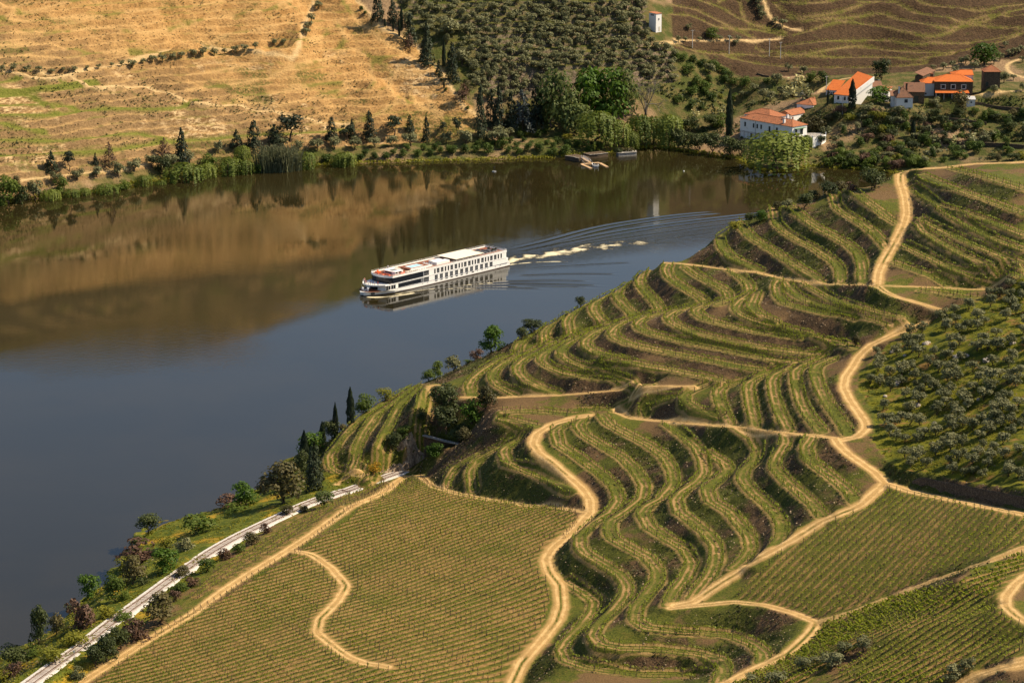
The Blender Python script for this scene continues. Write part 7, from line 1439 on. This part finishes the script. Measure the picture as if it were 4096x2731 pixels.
gh = zp(I_ := TAG['I'], '1530,955', 6.)[0]; go = root_at('ruined_wall_corner', gh, 'pale roofless stone corner in the garden near the dark cypress', 'ruin'); MB().wall([(-5, 1.5), (0, -1), (3.5, 3)], .5, -1.5, 2.6).obj('wall', M_SCHL, go)
# ------------------------------------------------------------------ jetty, quays and small craft
M_DECK = flat('floating_dock_boards', (.46, .30, .16), .8, .2, .2)
J0, J1, J2, J3 = [q for q in zp(Z6, '255,380 540,357 410,447 668,425', .35)]
dk = root_at('floating_dock', (J0[0], J0[1], 0), 'wooden floating dock shaped like a fork with a gangway to the quay', 'dock'); o_ = np.array([J0[0], J0[1], 0]); l2 = lambda q: (q[0]-o_[0], q[1]-o_[1])
MB().wall([l2(J0), l2(J1)], 1.7, -.3, .42).obj('dock_spine', M_DECK, dk)
for p_, q_ in ((J0, J2), (J1, J3)): d_ = np.array(l2(q_))-np.array(l2(p_)); d_ /= np.linalg.norm(d_); MB().wall([tuple(np.array(l2(p_))+d_*.86), l2(q_)], 1.5, -.3, .40).obj('dock_finger', M_DECK, dk)
G0, G1 = zp(Z6, '275,285', 1.9)[0], zp(Z6, '395,355', .5)[0]; g0_, g1_ = np.array([*l2(G0), 1.9]), np.array([*l2(G1), .5]); d_ = (g1_-g0_); n_ = np.array([-d_[1], d_[0], 0]); n_ /= np.linalg.norm(n_)
MB().add([tuple(g0_-n_*.7), tuple(g1_-n_*.7), tuple(g1_+n_*.7), tuple(g0_+n_*.7)]+[tuple(p_+(0, 0, .14)) for p_ in (g0_-n_*.7, g1_-n_*.7, g1_+n_*.7, g0_+n_*.7)], [(3, 2, 1, 0), (4, 5, 6, 7), (0, 1, 5, 4), (1, 2, 6, 5), (2, 3, 7, 6), (3, 0, 4, 7)]).obj('gangway', M_DECK, dk)
for k in range(6):
    for s_ in (-.7, .7): q = g0_+d_*(.05+.17*k)+n_*s_; MB().tube([tuple(q), tuple(q+(0, 0, 1.35))], .13, 5).obj('gangway_post', M_WHITE, dk)
for s_, u in ((-1, '225,300 325,365'), (1, '400,325 452,360')): p_, q_ = [np.array([*l2(w), z]) for w, z in zip(zp(Z6, u, 1.0), (1.6, .4))]; MB().tube([tuple(p_), tuple(q_)], .06, 4).obj('mooring_strut', M_STEEL, dk)
bt = zp(Z6, '500,432', .0)[0]; b2_ = zp(Z6, '440,392', .0)[0]; ba = math.atan2((b2_-bt)[1], (b2_-bt)[0]); bo = emp('motorboat', (*((bt+b2_)/2)[:2], 0), ba, 'small white motorboat with a black cover moored in the dock', 'boat')
BL = 6.8; prof = [(-BL/2, -1.2), (0, -1.3), (BL*.3, -.95), (BL*.5, 0), (BL*.3, .95), (0, 1.3), (-BL/2, 1.2)]; low_ = [(x*.9, y*.75) for x, y in prof]; MB().prism(low_, -.25, .85, prof).obj('hull', M_WHITE, bo); MB().prism([(x*.72-.3, y*.82) for x, y in prof], .85, 1.25, [(x*.55-.3, y*.55) for x, y in prof]).obj('cover', M_DARK, bo)
for i in range(2): MB().tube([(-BL/2+.3, -.9+1.8*i, .8), (-BL/2+.3, -.9+1.8*i, 2.0)], .07, 4).obj('cleat_pole', M_WHITE, bo)
MB().box(-BL/2-.35, -BL/2, -.3, .3, -.2, .7).obj('engine', M_STEEL, bo)
def quay(name, s_, z, dep, lb, mat=M_SCHIST):
    p = zp(Z6, s_, z); o_ = p[0]; r_ = root_at(name, (o_[0], o_[1], 0), lb, 'quay'); L = [(q[0]-o_[0], q[1]-o_[1]) for q in p]; d = np.array(L[-1])-np.array(L[0]); n = np.array([-d[1], d[0]])/np.linalg.norm(d)*dep
    MB().prism(L+[tuple(np.array(L[-1])+n), tuple(np.array(L[0])+n)], -1.5, z).obj('masonry', mat, r_); MB().wall(L, .5, z, z+.12).obj('coping', M_SCHL, r_); return r_
quay('stone_quay', '0,250 130,268 220,292', 2.0, 7, 'dark stone quay at the head of the gangway'); quay('stone_quay', '385,236 530,225 682,205', 1.9, 6, 'long low stone quay under the citrus trees right of the gangway')
hq = quay('stone_quay', '815,192 850,212 1135,192', 1.7, 5, 'walled stone quay with clipped hedges beside the willows', M_SCHL)
hd = MB(); hp = zp(Z6, '835,180', 2.2)[0]; v, f = blobs_crown(91, [((0, 0, .9), (2.2, 1.6, 1.3))], 300, .5); h_ = mesh_obj('clipped_hedge', v, f, LM['dark']); h_.location = (hp[0], hp[1], 1.6); tag(h_, 'round clipped hedge at the left end of the walled quay', 'hedge')
hp = zp(Z6, '945,165', 2.2)[0]; v, f = blobs_crown(92, [((x*1.6, 0, .8), (1.6, 1.4, 1.1)) for x in (-2, -1, 0, 1, 2)], 520, .5); h_ = mesh_obj('clipped_hedge', v, f, LM['brownish']); h_.location = (hp[0], hp[1], 1.6); tag(h_, 'long clipped hedge along the walled quay', 'hedge')
for i, (s_, r_, lb) in enumerate((('66,1152', .35, 'single white buoy alone in the cove'), ('565,1152', .26, 'left white buoy by the huge willow'), ('640,1157', .26, 'right white buoy by the huge willow'))):
    q = zp(TAG['I'], s_, 0.)[0]; b_ = emp('buoy', (q[0], q[1], 0), 0, lb, 'buoy'); MB().ball((0, 0, .12), r_, 1., 10, 7).obj('float', M_WHITE, b_); MB().tube([(0, 0, .1+r_), (0, 0, .3+r_)], .05, 5).obj('ring', M_STEEL, b_)
q = zp(TAG['H'], '1052,1155', 0.)[0]; nv = emp('channel_marker', (q[0], q[1], 0), 0, 'small dark channel marker with a frame floating off the orchard', 'marker'); MB().prism([(math.cos(k), math.sin(k)) for k in np.arange(0, 6.2, .8)], -.3, .35).obj('float', M_STEEL, nv); q = MB()
for k in range(4): q.tube([(.7*math.cos(k*1.57), .7*math.sin(k*1.57), .3), (.12*math.cos(k*1.57), .12*math.sin(k*1.57), 2.1)], .06, 4)
q.ball((0, 0, 2.3), .28).obj('topmark', M_DARK, nv)
# ------------------------------------------------------------------ railway
RL = [P for nm, w, P in road_lines if nm == 'rail'][0]; RL = resample(RL, .6); tt = np.gradient(RL[:, :2], axis=0); tt /= np.linalg.norm(tt, axis=1)[:, None]; nn = np.stack([-tt[:, 1], tt[:, 0]], -1)
k_ = np.ones(21)/21; nn = np.stack([np.convolve(np.pad(nn[:, c], 10, mode='edge'), k_, 'valid') for c in (0, 1)], -1); nn /= np.linalg.norm(nn, axis=1)[:, None]; tt = np.stack([nn[:, 1], -nn[:, 0]], -1)
rz = RL[:, 2].mean()+.06
t = NT('pale_ballast'); n_ = t.noise(5., 3, .7); t.base(t.mix(t.ramp(n_, .3, .7), (.40, .36, .32), (.66, .61, .55))).bump(n_, .8, .1); M_BALL = t.m
sec = [(-2.9, -.45), (-2.0, .12), (2.0, .12), (2.9, -.45)]; Vb = np.concatenate([np.c_[RL[:, :2]+nn*a, np.full(len(RL), rz+b)+rng.normal(0, .02, len(RL))] for a, b in sec]); n = len(RL); Fb = [(j*n+i, (j+1)*n+i, (j+1)*n+i+1, j*n+i+1) for j in range(3) for i in range(n-1)]
rw = emp('railway_track', (0, 0, 0), 0, 'single railway track on pale ballast along the river bank', 'railway'); mesh_obj('ballast', Vb, Fb, M_BALL, rw)
M_RAIL = flat('rusty_rail', (.11, .062, .042), .6, .3, .2); M_SLEEP = flat('weathered_sleeper', (.25, .19, .15), .9, .1, .3)
for s_ in (-.835, .835):
    m = MB(); P = RL[:, :2]+nn*s_; v = np.concatenate([np.c_[P+nn*a, np.full(n, rz+b)] for a, b in ((-.05, .12), (-.05, .30), (.05, .30), (.05, .12))]); mesh_obj('rail', v, [(j*n+i, j*n+i+1, (j+1)*n+i+1, (j+1)*n+i) for j in range(3) for i in range(n-1)], M_RAIL, rw)
sm_ = MB().box(-.13, .13, -1.35, 1.35, .0, .155).obj('sleeper', M_SLEEP, rw); sme = sm_.data; bpy.data.objects.remove(sm_); vis = [i for i in range(n) if -100 < to_px(RL[i, 0], RL[i, 1], rz)[0] < 4200 and to_px(RL[i, 0], RL[i, 1], rz)[1] < 2800]
for i in vis[:300]: o = child('sleeper', sme, rw); o.location = (RL[i, 0], RL[i, 1], rz); o.rotation_euler = (0, 0, math.atan2(tt[i, 1], tt[i, 0])+rng.normal(0, .02))
if len(vis) > 300:
    m = MB()
    for i in vis[300:]: c_, d_ = RL[i, :2], nn[i]; m.add([(c_[0]+d_[0]*a+tt[i, 0]*b, c_[1]+d_[1]*a+tt[i, 1]*b, rz+z) for z in (.0, .155) for a, b in ((-1.35, -.13), (1.35, -.13), (1.35, .13), (-1.35, .13))], [(4, 5, 6, 7), (0, 1, 5, 4), (1, 2, 6, 5), (2, 3, 7, 6), (3, 0, 4, 7)])
    m.obj('far_sleepers', M_SLEEP, rw)['kind'] = 'stuff'
for s_, lb in (('D 1188,705', 'small grey trackside box on a post in the broom'), ('D 303,1345', 'small pale trackside box at the lower left')):
    p = pts(s_); q = near.hit(p[:, 0], p[:, 1])[0]; b_ = emp('trackside_box', q, .4, lb, 'box'); MB().box(-.06, .06, -.06, .06, -.2, .7).obj('post', M_STEEL, b_); MB().box(-.3, .3, -.22, .22, .7, 1.2).obj('case', M_GREYF, b_)
p = pts('D 500,1360'); q = near.hit(p[:, 0], p[:, 1])[0]; b_ = emp('signal_post', q, 0, 'thin marker post beside the rails near the lower edge', 'post'); MB().tube([(0, 0, -.2), (0, 0, 2.4)], .05, 5).obj('post', M_STEEL, b_); MB().box(-.16, .16, -.03, .03, 1.9, 2.3).obj('plate', M_PLAS, b_)
# ------------------------------------------------------------------ cliff cut by the railway, stone wall of the gully, retaining wall under the grove
def loft(name, bot, top, nz, amp, sc, mat, lb, cat, back=3., parent=None, seed=3):
    b = resample(smooth(np.array(bot), it=1), .45); t_ = smooth(np.array(top), it=1); u = np.linspace(0, 1, len(b)); d = np.r_[0, np.cumsum(np.linalg.norm(np.diff(t_, axis=0), axis=1))]; d /= d[-1]; t_ = np.stack([np.interp(u, d, t_[:, k]) for k in range(3)], -1)
    w = np.linspace(0, 1, nz)[:, None, None]; G = b[None]*(1-w)+t_[None]*w; dr = (b[-1]-b[0])[:2]; dr /= np.linalg.norm(dr); nv_ = np.array([dr[1], -dr[0]])
    s_ = G[..., 0]*dr[0]+G[..., 1]*dr[1]; f = amp*(fbm(s_*sc+G[..., 2]*.25, G[..., 2]*sc*.7, 4, seed)+.5*np.abs(fbm(s_*sc*1.7+G[..., 2]*.5, G[..., 2]*.4, 3, seed+9))); f = f*np.sin(np.pi*np.clip(w[..., 0], .02, .98))**.4
    G[..., 0] += nv_[0]*f*2; G[..., 1] += nv_[1]*f*2
    bk2 = t_.copy(); bk2[:, :2] -= nv_*back; bk2[:, 2] -= 1.2; G = np.concatenate([G, bk2[None]]); ny, nx = G.shape[:2]; i = np.arange(ny*nx).reshape(ny, nx); F = np.stack([i[:-1, :-1], i[:-1, 1:], i[1:, 1:], i[1:, :-1]], -1).reshape(-1, 4)
    return tag(mesh_obj(name, G.reshape(-1, 3), F, mat, parent), lb, cat)
t = NT('cliff_rock'); st_n = t.noise(.9, 5, .65, .8, stretch=(1.6, 1.6, .45)); f_n = t.noise(3., 4, .7); c_ = t.mix(t.ramp(st_n, .36, .62), (.16, .11, .065), (.46, .34, .22)); c_ = t.mix(t.ramp(f_n, .6, .72), c_, (.62, .52, .38)); c_ = t.mix(t.ramp(t.noise(.5, 3), .62, .7), c_, (.07, .075, .02)); t.base(c_).bump(t.op('ADD', st_n, f_n), 1., .4); M_CLIFF = t.m
zz_ = lambda s_, zs: [at(Z7[0]+float(w.split(',')[0])/Z7[2], Z7[1]+float(w.split(',')[1])/Z7[2], z) for w, z in zip(s_.split(), zs)]
loft('rock_face', zz_('120,880 300,852 450,826 560,762 650,692', (12.4, 12.4, 12.6, 13.2, 14.5)), zz_('100,720 240,620 370,500 490,385 565,300 645,235', (14.6, 16.6, 19.5, 21.6, 22.6, 23.2)), 26, 1.1, .45, M_CLIFF, 'pale craggy rock face cut beside the end of the railway', 'cliff')
sw = loft('gully_wall', zz_('652,690 760,640 900,585 1060,530', (14.5, 15.5, 17.5, 20.)), zz_('645,420 760,445 900,480 1068,512', (20.6, 20.7, 20.8, 21.)), 12, .12, .8, M_SCHIST, 'tall dark stone wall closing the gully beside the rock face', 'wall', .8); cp = zz_('640,416 760,441 900,476 1060,508', (20.8, 20.9, 21., 21.)); o2 = MB().wall([tuple(q[:2]) for q in cp], 1.0, 20.55, 20.85); mesh_obj('coping', np.array(o2.v), o2.f, M_SCHL, sw)
RRP = [P for nm, w, P in road_lines if nm == 'rr'][0]; RRP = resample(RRP, 1.)[3:]; tq = np.gradient(RRP[:, :2], axis=0); tq /= np.linalg.norm(tq, axis=1)[:, None]; nq = np.stack([-tq[:, 1], tq[:, 0]], -1); bw = RRP.copy(); bw[:, :2] += nq*2.9; bw[:, 2] -= .15; tw_ = bw.copy(); tw_[:, :2] += nq*.45; ramp_ = sstep(0, 7, np.arange(len(bw))); tw_[:, 2] += .6+2.3*ramp_
loft('retaining_wall', bw, tw_, 9, .10, .9, M_SCHIST, 'long dark dry stone retaining wall under the olive slope', 'wall', 2.6)
# boulders among the olives
t = NT('lichen_boulder'); t.base(t.mix(t.ramp(t.noise(2., 4), .4, .6), (.22, .18, .14), (.48, .42, .35))).bump(t.noise(4., 3), .6, .1); M_BOUL = t.m
def rock(seed, r):
    b = bmesh.new(); bmesh.ops.create_icosphere(b, subdivisions=2, radius=r); g = gen(seed); k = g.normal(size=(5, 3))
    for v in b.verts: v.co *= 1+.22*sum(math.sin(v.co.dot(Vector(q))*2.2/r+i) for i, q in enumerate(k))/2.2; v.co.z *= .75
    me = bpy.data.meshes.new('boulder'); b.to_mesh(me); b.free(); me.materials.append(M_BOUL); return me
rk = [rock(i, 1.) for i in range(4)]; RS = 'C 1690,128 1555,205 1785,275 1865,180 1900,215 2045,500 1750,660 1868,338 1520,382 1700,120 1475,180 2100,240 1960,210 1500,400 2280,120 2210,610 1420,480 1640,540'
p = pts(RS); q = near.hit(p[:, 0], p[:, 1])
for i in range(len(q)): o = child('boulder', rk[i % 4], None); o.location = q[i]; s_ = rng.uniform(.4, .95); o.scale = (s_*1.3, s_, s_); o.rotation_euler = (0, 0, rng.uniform(0, 6)); tag(o, 'pale lichen covered boulder in the grass of the olive slope', 'boulder', 'boulders on the olive slope')
# inclined end posts where the lower field meets its lanes
M_POST2 = M_WOOD
ed = near.hit(*pts('D 950,1255 1040,1205 1140,1140 1250,1075 1330,1030 1420,985 1520,930 1600,870 1690,810 1780,765 1850,715 1960,670 E 440,205 560,165 640,140 690,185 770,210 850,235 930,262 1010,280 1090,292 1180,305 1270,318 1370,325 1460,335 1550,345 1640,360 1690,400 1660,470 1600,540').T)
ed = resample(ed[:, :2], 2.3); ed = np.c_[ed, near.h_at(ed[:, 0], ed[:, 1])]
ap = emp('end_post', (0, 0, 0), 0, 'x', 'post'); MB().tube([(0, 0, -.3), (0, 0, 1.5)], .055, 4).obj('upright', M_WOOD, ap); MB().tube([(.75, 0, -.2), (.05, 0, 1.35)], .05, 4).obj('strut', M_WOOD, ap)
for i, q in enumerate(ed): o = ap if i == 0 else copy_tree(ap); o.location = q; o.rotation_euler = (0, 0, R(30)+rng.normal(0, .1)); o['label'] = 'braced wooden end post on the edge of the lower left vineyard'; o['group'] = 'end posts of the lower left vineyard'
print('end posts', len(ed))
